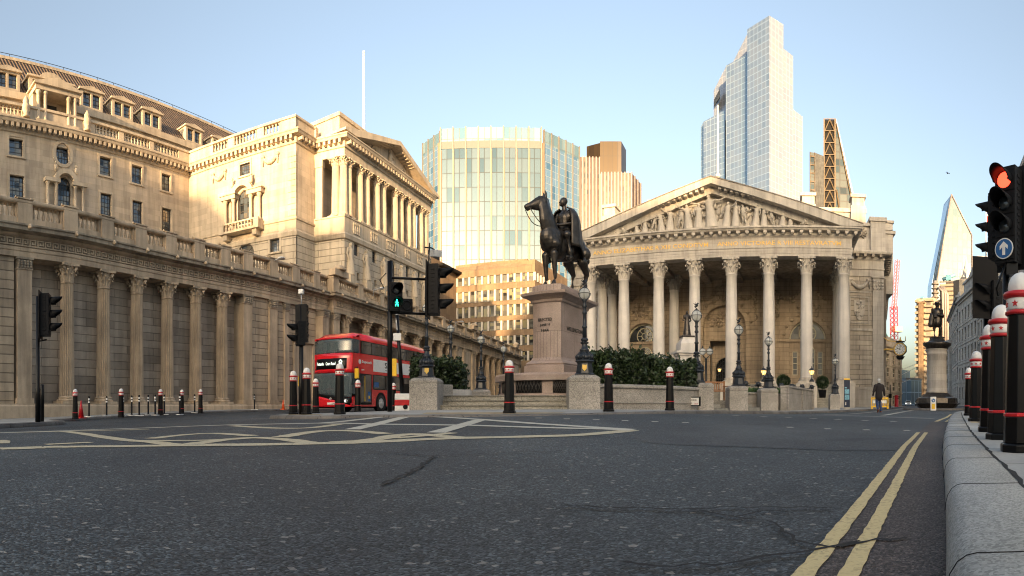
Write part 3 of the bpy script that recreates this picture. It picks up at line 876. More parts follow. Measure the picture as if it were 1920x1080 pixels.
def window(parent, M, u0, u1, z0, z1, y, nx, nz, arch=False, fmat='winframe', fw=.07, gmat='bankwin', bar=.035, name='window', dep=.08):
    """joinery with its bars; the glass is a piece of its own"""
    mb = MB(M)
    R = (u1 - u0) / 2; m = (u0 + u1) / 2; zt = z1 - R if arch else z1
    mb.box(u0, u0 + fw, y, y + dep, z0, zt); mb.box(u1 - fw, u1, y, y + dep, z0, zt); mb.box(u0 + fw, u1 - fw, y, y + dep, z0, z0 + fw)
    if not arch: mb.box(u0 + fw, u1 - fw, y, y + dep, z1 - fw, z1)
    else:
        n = 14
        for k in range(n):
            a, b = pi * k / n, pi * (k + 1) / n
            mb.extr([(m + R * cos(a), zt + R * sin(a)), (m + R * cos(b), zt + R * sin(b)), (m + (R - fw) * cos(b), zt + (R - fw) * sin(b)), (m + (R - fw) * cos(a), zt + (R - fw) * sin(a))], y, y + dep)
        for a in (pi / 4, pi / 2, 3 * pi / 4):
            mb.extr([(m + .02 * sin(a), zt - .02 * cos(a)), (m + (R - fw) * cos(a) + .02 * sin(a), zt + (R - fw) * sin(a) - .02 * cos(a)), (m + (R - fw) * cos(a) - .02 * sin(a), zt + (R - fw) * sin(a) + .02 * cos(a)), (m - .02 * sin(a), zt + .02 * cos(a))], y + .015, y + .065)
        mb.box(u0 + fw, u1 - fw, y + .002, y + .075, zt - .03, zt + .03)
    for i in range(1, nx):
        u = u0 + (u1 - u0) * i / nx
        mb.box(u - bar / 2, u + bar / 2, y + .015, y + .065, z0 + fw, zt - (fw if not arch else .03))
    for i in range(1, nz):
        z = z0 + (zt - z0) * i / nz
        bb = bar * (1.7 if i == nz // 2 else 1)
        mb.box(u0 + fw, u1 - fw, y + .018, y + .062, z - bb / 2, z + bb / 2)
    o = mb.build(name, M_[fmat], parent)
    g = MB(M)
    if not arch: g.box(u0 + .02, u1 - .02, y + .04, y + .055, z0 + .02, z1 - .02)
    else:
        pts = [(u0 + .02, z0 + .02), (u1 - .02, z0 + .02)] + [(m + (R - .02) * cos(pi * k / 14), zt + (R - .02) * sin(pi * k / 14)) for k in range(15)]
        g.extr(pts, y + .04, y + .055)
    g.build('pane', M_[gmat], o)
    return o
def surround(mb, u0, u1, z0, z1, y, wd=.22, pr=.07, hood=False, sill=True):
    mb.box(u0 - wd, u0 - .002, y - pr, y + .03, z0, z1); mb.box(u1 + .002, u1 + wd, y - pr, y + .03, z0, z1)
    mb.box(u0 - wd, u1 + wd, y - pr - .003, y + .03, z1 + .002, z1 + wd)
    if sill: mb.box(u0 - wd - .05, u1 + wd + .05, y - pr - .08, y + .03, z0 - .16, z0 - .002)
    if hood:
        mb.box(u0 - wd - .1, u1 + wd + .1, y - pr - .03, y + .03, z1 + wd + .2, z1 + wd + .32)
        mb.box(u0 - wd - .2, u1 + wd + .2, y - pr - .18, y + .03, z1 + wd + .323, z1 + wd + .42)
def figure(h=1.75, robe=True, arm=0, turn=0.0, lean=0.0, kneel=0.0, seed=0):
    """standing draped figure as raw overlapping solids (metres, feet at 0)"""
    rnd = random.Random(seed)
    mb = MB()
    k = h / 1.75; dz = -kneel * .45
    hip = Vector((lean * .2, 0, .95 + dz)); ch = Vector((lean * .45, 0, 1.32 + dz)); nk = Vector((lean * .55, 0, 1.5 + dz)); hd = Vector((lean * .62, -.02, 1.63 + dz))
    mb.ball(hd, (.085, .10, .125), 12, 9)
    mb.limb([nk + Vector((0, 0, -.05)), hd], [.065, .06], 8)
    mb.ball(ch, (.19, .125, .22), 12, 8); mb.ball(hip, (.17, .13, .18), 12, 8)
    mb.limb([hip, ch], [.14, .16], 10)
    if robe:
        mb.lathe([(.27, 0.0), (.25, .25 + dz * .3), (.2, .6 + dz * .6), (.17, .95 + dz), (.12, 1.2 + dz)], 12, lean * .1, 0)
        for q in range(6):
            a = rnd.uniform(0, 6.28)
            mb.limb([(.25 * cos(a), .22 * sin(a), 0.02), (.14 * cos(a), .12 * sin(a), .95 + dz)], [.05, .03], 6)
    else:
        for s_ in (-1, 1):
            mb.limb([hip + Vector((s_ * .09, 0, -.05)), Vector((s_ * .11, -.06 * (s_ + .3) - kneel * .25, .5 + dz * .6)), Vector((s_ * .12, .03 * s_ + kneel * .2, .08))], [.095, .07, .05], 8)
            mb.limb([(s_ * .12, .03 * s_ + .02, .05), (s_ * .13, .03 * s_ - .16, .04)], [.05, .04], 7)
    for s_ in (-1, 1):
        sh = ch + Vector((s_ * .2, 0, .1))
        if arm == 0: el = sh + Vector((s_ * .08, .02, -.28)); wr = el + Vector((-s_ * .1, -.17, -.1))
        elif arm == 1 and s_ == 1 or arm == 2 and s_ == -1: el = sh + Vector((s_ * .2, -.05, .05)); wr = el + Vector((s_ * .16, -.05, .2))
        elif arm == 3: el = sh + Vector((s_ * .24, -.03, -.06)); wr = el + Vector((s_ * .22, -.06, .06))
        else: el = sh + Vector((s_ * .06, .03, -.29)); wr = el + Vector((0, -.1, -.22))
        mb.limb([sh, el, wr], [.065, .05, .04], 8)
        mb.ball(wr + (wr - el).normalized() * .05, (.04, .03, .05), 8, 6)
    R = Matrix.Rotation(turn, 4, 'Z') @ Matrix.Scale(k, 4)
    mb.v = [R @ v for v in mb.v]
    return mb
FIGS = {}
def fig_mesh(**kw):
    key = str(sorted(kw.items()))
    if key not in FIGS: FIGS[key] = remesh(figure(**kw), 0.028, 2, 0.35)
    return FIGS[key]
# ------------------------------------------------------------------ the curved screen wall on the left
CC = [(-22.35, 9.0), (-22.2, 11.5), (-21.95, 13.9), (-21.45, 16.35), (-20.8, 18.85), (-20.4, 21.2), (-19.94, 23.5), (-19.4, 25.7), (-18.75, 27.8), (-18.05, 29.85), (-17.35, 31.6), (-16.55, 33.9), (-15.85, 36.2), (-15.15, 38.6), (-14.5, 40.9)]
CC = [Vector(p) for p in CC]
def nrm(path, i):
    a = path[max(0, i - 1)]; b = path[min(len(path) - 1, i + 1)]
    t = (b - a).normalized()
    return t, Vector((t.y, -t.x))
def offs(path, o):
    return [p + nrm(path, i)[1] * o for i, p in enumerate(path)]
T_A = Vector((-13.75, 40.2)); T_B = Vector((1.6, 99.5)); td = (T_B - T_A).normalized(); tn = Vector((td.y, -td.x))
TL = (T_B - T_A).length
scr = thing('stone_screen_wall', 'long windowless brown stone wall with fluted Corinthian columns and balustrade, curving along the left street', 'wall', (-19, 26, -.75))
ZC0, ZC1 = 0.03, 7.33
def entab(path, depth, nm, dirty=True):
    mb = WB()
    mb.sweep([(.42, 7.33), (.42, 7.62), (.46, 7.625), (.46, 7.80), (.40, 7.81), (.40, 8.26), (.62, 8.36), (.62, 8.42), (-depth, 8.42), (-depth, 7.33)], path)
    mb.build('entablature', M_['scr_trim'], scr)
    mb = WB()
    mb.sweep([(.64, 8.425), (.64, 8.47), (.98, 8.49), (.98, 8.66), (1.05, 8.70), (1.05, 8.78), (.50, 8.86), (.42, 8.95), (-depth, 8.95), (-depth, 8.425)], path)
    mb.build('cornice', M_['scr_dirty_shade'], scr)
    mb = WB()
    mb.sweep([(.36, 8.952), (.36, 9.30), (-.12, 9.30), (-.12, 8.952)], path)
    mb.sweep([(.42, 10.0), (.46, 10.06), (.46, 10.16), (.40, 10.2), (-.16, 10.2), (-.16, 10.0)], path)
    mb.build('parapet', M_['scr_trim'], scr)
entab(CC, 1.3, 'curve')
Tc = [T_A + td * s - tn * .42 for s in (0, TL)]
# plinth, recessed back wall
mb = WB(); pf = offs(CC, .62)
mb.sweep([(0, -1.5), (0, -.10), (-.06, -.04), (-.06, .03), (-2.2, .03), (-2.2, -1.5)], pf)
mb.build('plinth', M_['scr_trim'], scr)
mb = WB()
mb.sweep([(-.62, .035), (-.62, 7.325), (-1.6, 7.325), (-1.6, .035)], CC)
mb.build('recessed_wall', M_['scr_back'], scr)
mb = WB()
e1 = offs(CC[:4], 0)
e1[-1] = CC[2] + (CC[3] - CC[2]) * .78
mb.sweep([(.28, .036), (.28, 7.322), (-.61, 7.322), (-.61, .036)], e1)
e2 = CC[10:]
mb.sweep([(.22, .036), (.22, 7.322), (-.61, 7.322), (-.61, .036)], e2)
mb.build('solid_wall', M_['scr'], scr)
def pilaster_at(p, t, n, wd=.8, front=.40, cap=True):
    mb = WB(); M = FR(p, p + t)
    mb.box(-wd / 2, wd / 2, -front, .6, .30, 6.72, M); mb.box(-wd / 2 - .08, wd / 2 + .08, -front - .07, .6, .036, .299, M)
    mb.box(-wd / 2 - .03, wd / 2 + .03, -front - .05, .6, 6.722, 6.8, M)
    o = mb.build('pilaster', M_['scr_trim'], scr)
    mb = WB()
    mb.box(-wd / 2 + .01, wd / 2 - .01, -front - .01, .5, 6.802, 7.22, M)
    for k in range(5):
        u = -wd / 2 + wd * (k + .5) / 5
        for zz, s_ in ((6.85, 1.0), (6.98, 1.15), (7.1, 1.2)):
            mb.ball((u, -front - .03 * s_, zz), (.09, .07 * s_, .10), 7, 5, M)
    mb.box(-wd / 2 - .07, wd / 2 + .07, -front - .09, .5, 7.222, 7.328, M)
    mb.build('pilaster_capital', M_['scr_dirty_shade'], o)
p3p = CC[2] + (CC[3] - CC[2]) * .78 + (CC[3] - CC[2]) * .22
t_, n_ = nrm(CC, 3); pilaster_at(CC[3], t_, n_)
for i in (10, 11, 14): t_, n_ = nrm(CC, i); pilaster_at(CC[i], t_, n_, .78)
t_, n_ = nrm(CC, 12); pilaster_at(CC[12] - t_ * 1.0, t_, n_, .5)
mb = MB(); fluted(mb, .40, .345, .42, 6.30, 20); mb.lathe([(.345, 6.30), (.385, 6.33), (.385, 6.38), (.34, 6.40)], 24, cap=False)
sm_ = mb.build('column', M_['scr_trim'])
mb = MB(); col_base(mb, .40, .035, .39); sb_ = mb.build('column_base', M_['scr_trim'], sm_)
mb = MB(); corinthian(mb, .335, 6.38, .94); sc_ = mb.build('capital', M_['scr_trim'], sm_)
first = True
def put_col(p, t, wallthing):
    global first
    o = sm_ if first else dup(sm_)
    first = False
    o.parent = wallthing
    o.location = (p.x - wallthing.location.x, p.y - wallthing.location.y, -wallthing.location.z); o.rotation_euler = (0, 0, atan2(t.y, t.x))
for i in range(4, 10): t_, n_ = nrm(CC, i); put_col(CC[i], t_, scr)
# parapet piers, baluster bays, lion masks, key fret
def pier(p, t, wd=.82):
    mb = WB(); M = FR(p, p + t)
    mb.box(-wd / 2, wd / 2, -.44, .18, 8.953, 10.205, M)
    mb.box(-wd / 2 - .03, wd / 2 + .03, -.50, .22, 10.207, 10.27, M)
    for s_ in (-1, 1): mb.prism([(s_ * wd / 2 - .1, -.45), (s_ * wd / 2 + .1, -.45), (s_ * wd / 2 + .1, .1), (s_ * wd / 2 - .1, .1)], 10.272, [10.285, 10.285, 10.285, 10.285], M); mb.lathe([(.09, 10.272), (.02, 10.43)], 4, s_ * wd / 2, -.2, M)
    o = mb.build('parapet_pier', M_['scr_trim'], scr)
def bays(path, a, b, wd=.82, sp=.215):
    A, B = path
    L = (B - A).length; t = (B - A).normalized(); M = FR(A, B)
    mb = WB(); n = max(2, int((L - wd - .25) / .27)); s0 = (L - n * .27) / 2
    for k in range(n + 1): baluster(mb, s0 + k * .27, -.12, 9.302, .697, .105, 8, M)
    mb.box(wd / 2, s0 - .12, -.3, .05, 9.302, 9.998, M); mb.box(L - s0 + .12, L - wd / 2, -.3, .05, 9.302, 9.998, M)
    mb.build('balustrade', M_['scr_trim'], scr)
def lion(p, n):
    mb = WB()
    q = p + n * 1.0
    mb.ball((q.x, q.y, 8.68), (.13, .13, .14), 8, 6); mb.ball((q.x + n.x * .1, q.y + n.y * .1, 8.63), .07, 7, 5)
    mb.build('lion_mask', M_['scr_trim'], scr)
for i in range(2, len(CC)):
    t_, n_ = nrm(CC, i); pier(CC[i], t_); lion(CC[i], n_)
    if i < len(CC) - 1: bays((CC[i], CC[i + 1]), 0, 1)
def fret(path, o, z0, h, parent, mat):
    """raised square-key pattern along the frieze"""
    mb = WB()
    pts = dense(path, .06)
    def at(s): 
        acc = 0
        for a, b in zip(path[:-1], path[1:]):
            L = (b - a).length
            if acc + L >= s or b is path[-1]:
                t = (b - a).normalized(); return a + t * (s - acc), t
            acc += L
    tot = sum((b - a).length for a, b in zip(path[:-1], path[1:]))
    s = 0; u = h / 5.0
    m2 = WB(); m2.sweep([(o + .012, z0 - .02), (o + .012, z0 + h + .02), (o - .05, z0 + h + .02), (o - .05, z0 - .02)], path); m2.build('frieze_shade', M_['scr_dirty_shade'], parent)  # dark strip paints the deep shade between the raised keys
    cells = [(0, 0, 5.6, .8), (0, 4.2, 4.6, .8), (0, .8, .8, 3.4), (3.8, 1.6, .8, 2.6), (1.6, 1.6, 2.2, .8), (1.6, 2.4, .8, 1.0)]
    while s + 5.6 * u < tot:
        for x, z, w_, hh in cells:
            p, t = at(s + x * u)
            n = Vector((t.y, -t.x))
            M = FR(p + n * o, p + n * o + t)
            mb.box(0, w_ * u, -.075, .03, z0 + z * u, z0 + (z + hh) * u, M)
        s += 5.6 * u
    mb.build('key_fret', mat, parent)
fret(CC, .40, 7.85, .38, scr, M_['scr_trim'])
# blind doorway in the return of the curve
Md = FR(CC[12], CC[13])
mb = WB(); mb.box(.15, 2.1, -.26, -.2, .2, 4.6, Md); mb.box(-.15, .14, -.36, -.2, .1, 4.9, Md); mb.box(2.11, 2.4, -.36, -.2, .1, 4.9, Md); mb.box(-.25, 2.5, -.42, -.2, 4.61, 5.0, Md)
mb.build('blind_door', M_['scr_trim'], scr)
mb = WB(); M2 = FR(CC[11], CC[12])
mb.box(.6, 1.6, -.27, -.2, .4, 6.4, M2)
mb.build('wall_panel', M_['scr'], scr)
# straight part along Threadneedle Street: shallow pavilions and two rows of columns
cor = [offs(CC, 0)[-1], T_A - tn * .42, Tc[1]]
cor = [CC[-1] + Vector((-.2, .3)), T_A - tn * .42 - td * .2, Tc[1]]
cp = [Vector((-14.9, 41.6)), T_A - tn * .42, Tc[1]]
thr = thing('stone_street_front', 'pale stone street wall with a row of columns and balustrade behind the bus, running away to the office block', 'wall', (-8, 65, -.6))
scr2, scr = scr, thr
entab([T_A - tn * .42 + Vector((-1.4, .3)), T_A - tn * .42, Tc[1], Tc[1] + Vector((-4, 1.2))], 1.6, 't')
mb = WB()
mb.sweep([(.30, -1.5), (.30, -.08), (.25, .03), (-2.4, .03), (-2.4, -1.5)], Tc); mb.build('plinth', M_['scr_trim'], thr)
mb = WB(); mb.sweep([(-.9, .035), (-.9, 7.325), (-1.6, 7.325), (-1.6, .035)], Tc); mb.build('recessed_wall', M_['scr_back'], thr)
def sU(x):
    return fu(x, T_A, T_B)[0]
mb = WB()
for xa, xb in ((606, 634), (856, 889), (956, 975)):
    a, b = sU(xa), sU(xb)
    mb.sweep([(.20, .036), (.20, 7.322), (-.89, 7.322), (-.89, .036)], [T_A + td * max(a, 0) - tn * .42, T_A + td * b - tn * .42])
mb.build('solid_walls', M_['bank'], thr)
for x in (655, 693, 722, 758, 787, 810, 830, 846, 893, 906, 918, 929, 939, 948):
    put_col(T_A + td * sU(x) - tn * .42, td, thr)
for x in (612, 632, 858, 872, 888, 958, 976):
    pilaster_at(T_A + td * sU(x) - tn * .42, td, tn, .85)
n = 17
for k in range(n):
    p = T_A + td * (TL * k / (n - 1)) - tn * .42
    pier(p, td); lion(p, tn)
    if k < n - 1: bays((p, T_A + td * (TL * (k + 1) / (n - 1)) - tn * .42), 0, 1)
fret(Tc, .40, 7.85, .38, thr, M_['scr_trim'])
mb = WB()
for s in (0.4, 10, 34, 58):
    p = T_A + td * s
    M = FR(p, p + td)
    mb.box(-1.0, 1.0, -.3, .3, 10.21, 10.7, M); mb.lathe([(.55, 10.7), (.6, 10.8), (.3, 11.1), (.0, 11.2)], 12, 0, 0, M)
mb.build('parapet_blocks', M_['scr_trim'], thr)
scr = scr2
# floodlights on the parapet
for i, (p, n_) in enumerate(((CC[11], Vector((.96, -.28))), (T_A + td * 5.5, tn), (T_A + td * 26, tn))):
    z = 9.6
    t = thing('floodlight', ['silver floodlight arm on the balustrade above the plain wall left of the bus', 'silver floodlight arm on the balustrade above the bus roof', 'silver floodlight arm on the balustrade right of the bus'][i], 'floodlight', (p.x, p.y, z))
    mb = MB(); a = Vector((p.x, p.y, z)) + Vector((n_.x, n_.y, 0)) * .3 - t.location
    b = a + Vector((n_.x * .8, n_.y * .8, .2))
    mb.tube([a, a + Vector((0, 0, .5)), b + Vector((0, 0, .35))], .035, 6); mb.build('arm', M_['silver'], t)
    mb = MB(); mb.ball(b + Vector((0, 0, .33)), (.28, .28, .10), 10, 6); mb.build('lamp_head', M_['silver'], t)

# ------------------------------------------------------------------ the bank's upper storeys
I_ = Vector((-31.6, 45.7)); C_ = Vector((-19.07, 44.5)); S_ = Vector((-18.3, 47.1)); Q_ = Vector((-15.2, 46.8)); E_ = Vector((-9.7, 63.3))
wd_ = Vector((.307, .952)).normalized(); W0 = I_ - wd_ * 27
bank = thing('stone_bank_building', 'big pale stone bank with sunlit columned portico and long dormered tile roof', 'building', (-24, 46, -1))
inw = Vector((-wd_.y, wd_.x))         # away from the street behind the wing
MW = FR(W0, I_)
def wz(px0, px1, py0, py1, A, B):
    u0, r0 = fu(px0, A, B); u1, r1 = fu(px1, A, B)
    r = (r0 + r1) / 2
    return u0, u1, zat(py1, r), zat(py0, r)
wins = []
for px, py in (((17, 43), (257, 293)), ((187, 208), (295, 330)), ((247, 266), (311, 345)), ((303, 319), (327, 359))): wins.append(wz(*px, *py, W0, I_) + (False, 2, 4))
for px, py in (((18, 45), (329, 382)), ((188, 209), (363, 410)), ((248, 267), (377, 421)), ((303, 321), (391, 434))): wins.append(wz(*px, *py, W0, I_) + (False, 4, 6))
wins.append(wz(106, 129, 271, 307, W0, I_) + (True, 4, 2))
wins.append(wz(109, 133, 332, 395, W0, I_) + (True, 4, 5))
wins.append(wz(87, 92, 340, 392, W0, I_) + (False, 1, 5))
wins = [(a, b, c, d, e, f, g) for a, b, c, d, e, f, g in wins]
mb = WB(); mb.M = MW
mb.wall(0, 27, -1.5, 23.2, wins, 0, .45)
mb.build('wing_wall', M_['bank'], bank)
mb = MB(MW)
for a, b, c, d, e, f, g in wins[:8]: surround(mb, a, b, c, d, 0, .2, .06, hood=(d < 19))
mb.build('window_surrounds', M_['bank_trim'], bank)
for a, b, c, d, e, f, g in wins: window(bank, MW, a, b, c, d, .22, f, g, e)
# dressing of the arched centre window
a, b, c, d = wins[9][:4]; m = (a + b) / 2
mb = MB(MW)
for s_ in (-1, 1):
    for q in (.95, 1.75):
        mb.lathe([(.2, c - .3), (.2, c), (.16, c + .1), (.14, d - 1.0), (.2, d - .9), (.24, d - .8)], 10, m + s_ * q, -.25)
    mb.box(m + s_ * 1.35 - .72, m + s_ * 1.35 + .72, -.55, .02, d - .78, d - .45)
    mb.ball((m + s_ * 1.0, -.35, d + .55), (.18, .18, .35), 8, 6); mb.ball((m + s_ * 1.0, -.35, d + .98), .13, 8, 6)
for k in range(12):
    t0, t1 = pi * k / 12, pi * (k + 1) / 12
    R0, R1, zc = .78, 1.2, d - .62
    mb.extr([(m + R0 * cos(t0), zc + R0 * sin(t0)), (m + R1 * cos(t0), zc + R1 * sin(t0)), (m + R1 * cos(t1), zc + R1 * sin(t1)), (m + R0 * cos(t1), zc + R0 * sin(t1))], -.5, .02)
a2, b2, c2, d2 = wins[8][:4]; m2 = (a2 + b2) / 2
for k in range(20):
    t0, t1 = 2 * pi * k / 20, 2 * pi * (k + 1) / 20
    zc = (c2 + d2) / 2; ax, bx = (b2 - a2) / 2 + .12, (b2 - a2) / 2 + .42; az, bz = (d2 - c2) / 2 + .1, (d2 - c2) / 2 + .38
    mb.extr([(m2 + ax * cos(t0), zc + az * sin(t0)), (m2 + bx * cos(t0), zc + bz * sin(t0)), (m2 + bx * cos(t1), zc + bz * sin(t1)), (m2 + ax * cos(t1), zc + az * sin(t1))], -.09, .02)
mb.build('arched_window_surround', M_['bank_trim'], bank)
# main cornice all round with modillions
front = [W0, I_, C_, S_, Q_, E_]
CORN = [(.0, 23.2), (.0, 23.7), (.12, 23.75), (.15, 23.95), (.12, 24.3), (.62, 24.36), (.70, 24.55), (.78, 24.62), (.78, 24.72), (.1, 24.85), (-1.5, 24.85), (-1.5, 23.2)]
mb = WB(); mb.sweep(CORN, front); mb.build('main_cornice', M_['bank_trim'], bank)
mb = WB()
for A, B in zip(front[:-1], front[1:]):
    M = FR(A, B); L = (B - A).length; k = int(L / .5)
    for i in range(k): mb.box((i + .5) * L / k - .12, (i + .5) * L / k + .12, -.6, .0, 24.0, 24.34, M)
mb.build('dentil_moulding', M_['bank_trim'], bank)
# parapet with balusters over wing and pavilion
def parapet(A, B, zb, segs, nm):
    M = FR(A, B); L = (B - A).length
    mb = WB(); 
    mb.box(0, L, -.1, .45, zb, zb + .35, M); mb.box(-.05, L + .05, -.17, .5, zb + 1.2, zb + 1.42, M)
    prev = 0
    for a, b in segs + [(L, L)]:
        if a > prev: mb.box(prev, a, -.06, .40, zb + .351, zb + 1.199, M)
        prev = b
    mb.build(nm, M_['bank_trim'], bank)
    for a, b in segs:
        mb = WB(); k = max(2, int((b - a) / .34))
        for i in range(k): baluster(mb, a + (i + .5) * (b - a) / k, .12, zb + .351, .848, .13, 8, M)
        mb.build('balustrade', M_['bank_trim'], bank)
def seg_px(A, B, lst): return [tuple(fu(x, A, B)[0] for x in q) for q in lst]
parapet(W0, I_, 24.86, seg_px(W0, I_, [(-40, 52), (178, 222), (232, 280), (288, 334)]), 'wing_parapet')
parapet(I_, C_, 24.86, seg_px(I_, C_, [(400, 428), (440, 482), (495, 526)]), 'pavilion_parapet')
mb = WB()
mb.sweep([(-.05, 24.86), (-.05, 26.05), (.06, 26.1), (.06, 26.3), (-.55, 26.3), (-.55, 24.86)], [C_, S_, S_ + (Q_ - S_) * .05])
# attic block behind the pediment
pd = (E_ - Q_).normalized(); pn = Vector((-pd.y, pd.x))
Ab = Q_ + pn * .9 + pd * .4
M = FR(Ab, Ab + pd)
mb.box(0, 16.5, 0, 12, 24.86, 27.1, M); mb.box(-.12, 16.6, -.12, 12.1, 27.102, 27.45, M)
mb.build('attic', M_['bank_trim'], bank)
# setback storey, mansard, dormers on the wing
mb = WB(); M = MW
mb.box(-2, 45, 1.7, 9, 24.86, 28.0, M); mb.box(-2, 45, 1.45, 1.69, 27.6, 28.25, M); mb.box(-2, 45, 1.55, 1.695, 26.6, 26.8, M)
mb.build('setback_storey', M_['bank_trim'], bank)
m_, nt, bsdf = newmat('brown_roof_tiles')
tc = nd(nt, 'ShaderNodeTexCoord')
wv = nd(nt, 'ShaderNodeTexWave', {'Vector': tc.outputs['UV'], 'Scale': 0.85, 'Distortion': 0.3}, wave_type='BANDS', bands_direction='X')
wv2 = nd(nt, 'ShaderNodeTexWave', {'Vector': tc.outputs['UV'], 'Scale': 0.75, 'Distortion': 0.4}, wave_type='BANDS', bands_direction='Y', wave_profile='SAW')
nz = nd(nt, 'ShaderNodeTexNoise', {'Vector': tc.outputs['Object'], 'Scale': 1.5, 'Detail': 6.0})
cc = mul(nt, ramp(nt, nz.outputs[0], [(.3, (.10, .07, .05)), (.7, (.22, .15, .10))]), ramp(nt, wv.outputs['Fac'], [(.15, (.25, .25, .25)), (.6, (1, 1, 1))]))
cc = mul(nt, cc, ramp(nt, wv2.outputs['Fac'], [(.0, (.6, .6, .6)), (.25, (1, 1, 1))]))
nt.links.new(cc, bsdf.inputs['Base Color']); bsdf.inputs['Roughness'].default_value = .8
ad = nd(nt, 'ShaderNodeMath', {0: wv.outputs['Fac'], 1: wv2.outputs['Fac']}, operation='ADD')
bp = nd(nt, 'ShaderNodeBump', {'Height': ad.outputs[0], 'Strength': .8, 'Distance': .12}); nt.links.new(bp.outputs[0], bsdf.inputs['Normal'])
M_['roof'] = m_
mb = WB()
mb.extr([(0, 0)] * 0 or [(1.6, 28.2), (7.0, 34.75), (10.5, 34.75), (12, 28.2)], 0, 47, M=MW @ Matrix(((0, 1, 0, -2), (1, 0, 0, 0), (0, 0, 1, 0), (0, 0, 0, 1))))
mb.build('mansard_roof', M_['roof'], bank)
mb = WB(); mb.box(-2, 45, 6.9, 7.5, 34.7, 35.0, MW); mb.build('ridge', M_['bank_trim'], bank)
mb = WB()
for z in (35.45,): mb.tube([MW @ Vector((-2, 7.2, z)), MW @ Vector((45, 7.2, z))], .03, 5)
for k in range(24): mb.tube([MW @ Vector((-2 + 2 * k, 7.2, 35.0)), MW @ Vector((-2 + 2 * k, 7.2, 35.45))], .03, 5)
mb.build('ridge_rail', M_['iron'], bank)
mb = MB()   # dormer round its own origin: front at y=0, sill z=0
mb.box(-1.05, -.80, 0, 2.4, 0, 1.55); mb.box(.80, 1.05, 0, 2.4, 0, 1.55); mb.box(-.8, .8, 0, .5, 0, .25); mb.box(-.8, .8, 0, .5, 1.4, 1.55); mb.box(-.1, .1, .02, .4, .25, 1.4)
mb.box(-1.2, 1.2, -.15, 2.6, 1.552, 1.7); mb.extr([(-1.2, 1.702), (1.2, 1.702), (0, 1.98)], -.12, 2.7); mb.box(-.8, .8, .5, .6, .2, 1.5)
dm = mb.build('dormer', M_['bank_trim'], bank)
for s_ in (-1, 1):
    window(dm, None, min(s_ * .1, s_ * .8), max(s_ * .1, s_ * .8), .25, 1.4, .15, 2, 3, False, 'winframe', .05)
dO = FR(W0, I_) @ Matrix.Translation((0, 1.85, 28.4))
A2 = W0 + inw * 1.85; B2 = I_ + inw * 1.85
lst = [(14, 1.15), (172, 1.15), (230, 1.15), (285, 1.12), (364, 1.1), (412, 1.05)]
for i, (x, s) in enumerate(lst):
    o = dm if i == 0 else dup(dm, bank)
    shift(o, dO @ Matrix.Translation((fu(x, A2, B2)[0], 0, 0)) @ Matrix.Scale(s, 4))
# wide dormer with segmental head
u = fu(96, A2, B2)[0]
mb = MB(dO @ Matrix.Translation((u, 0, 0)))
mb.box(-2.2, -1.85, 0, 2.6, 0, 1.75); mb.box(1.85, 2.2, 0, 2.6, 0, 1.75); mb.box(-1.85, 1.85, 0, .5, 0, .3); mb.box(-1.85, 1.85, 0, .5, 1.55, 1.75); mb.box(-2.4, 2.4, -.18, 2.7, 1.752, 1.92); mb.box(-1.85, 1.85, .5, .6, .2, 1.7)
for q in (-.65, .65): mb.box(q - .12, q + .12, .02, .4, .3, 1.55)
mb.extr([(-1.1 * cos(pi * k / 12), 1.922 + .55 * sin(pi * k / 12)) for k in range(13)], -.12, 2.0)
wdm = mb.build('wide_dormer', M_['bank_trim'], bank)
for q in (-1.31, 0, 1.31): window(wdm, dO @ Matrix.Translation((u, 0, 0)), q - .53, q + .53, .3, 1.55, .15, 3, 3, False, 'winframe', .05)
# little temple front on the parapet
u0, u1 = fu(66, W0, I_)[0], fu(146, W0, I_)[0]
Mt = MW @ Matrix.Translation(((u0 + u1) / 2, 0, 24.86)); hw = (u1 - u0) / 2
mb = MB(Mt)
mb.box(-hw, hw, -.3, 1.7, 0, .35); mb.box(-hw, -hw + .4, .6, 1.6, .35, 3.0); mb.box(hw - .4, hw, .6, 1.6, .35, 3.0); mb.box(-hw + .4, hw - .4, 1.4, 1.68, .35, 3.0)
for q in (-hw + .3, -hw + .95, hw - .95, hw - .3): mb.lathe([(.24, .352), (.24, .45), (.19, .5), (.16, 2.7), (.25, 2.85), (.25, 2.998)], 12, q, 0)
mb.box(-hw - .05, hw + .05, -.28, 1.69, 3.0, 3.4); mb.box(-hw - .25, hw + .25, -.48, 1.69, 3.402, 3.55); mb.extr([(-hw - .25, 3.552), (hw + .25, 3.552), (0, 4.3)], -.45, 1.8)
tm = mb.build('temple_front', M_['bank_trim'], bank)
mb = MB(Mt); mb.box(-.55, .55, 1.36, 1.39, .36, 2.7); mb.build('doorway', M_['win'], tm)
mb = MB(Mt)
for q in (-hw - .9, hw + .9): mb.lathe([(.32, .3), (.32, .5), (.18, .6), (.36, 1.0), (.40, 1.3), (.25, 1.6), (.30, 1.75), (.08, 2.15), (.0, 2.3)], 10, q, -.1)
mb.build('urns', M_['bank_trim'], bank)

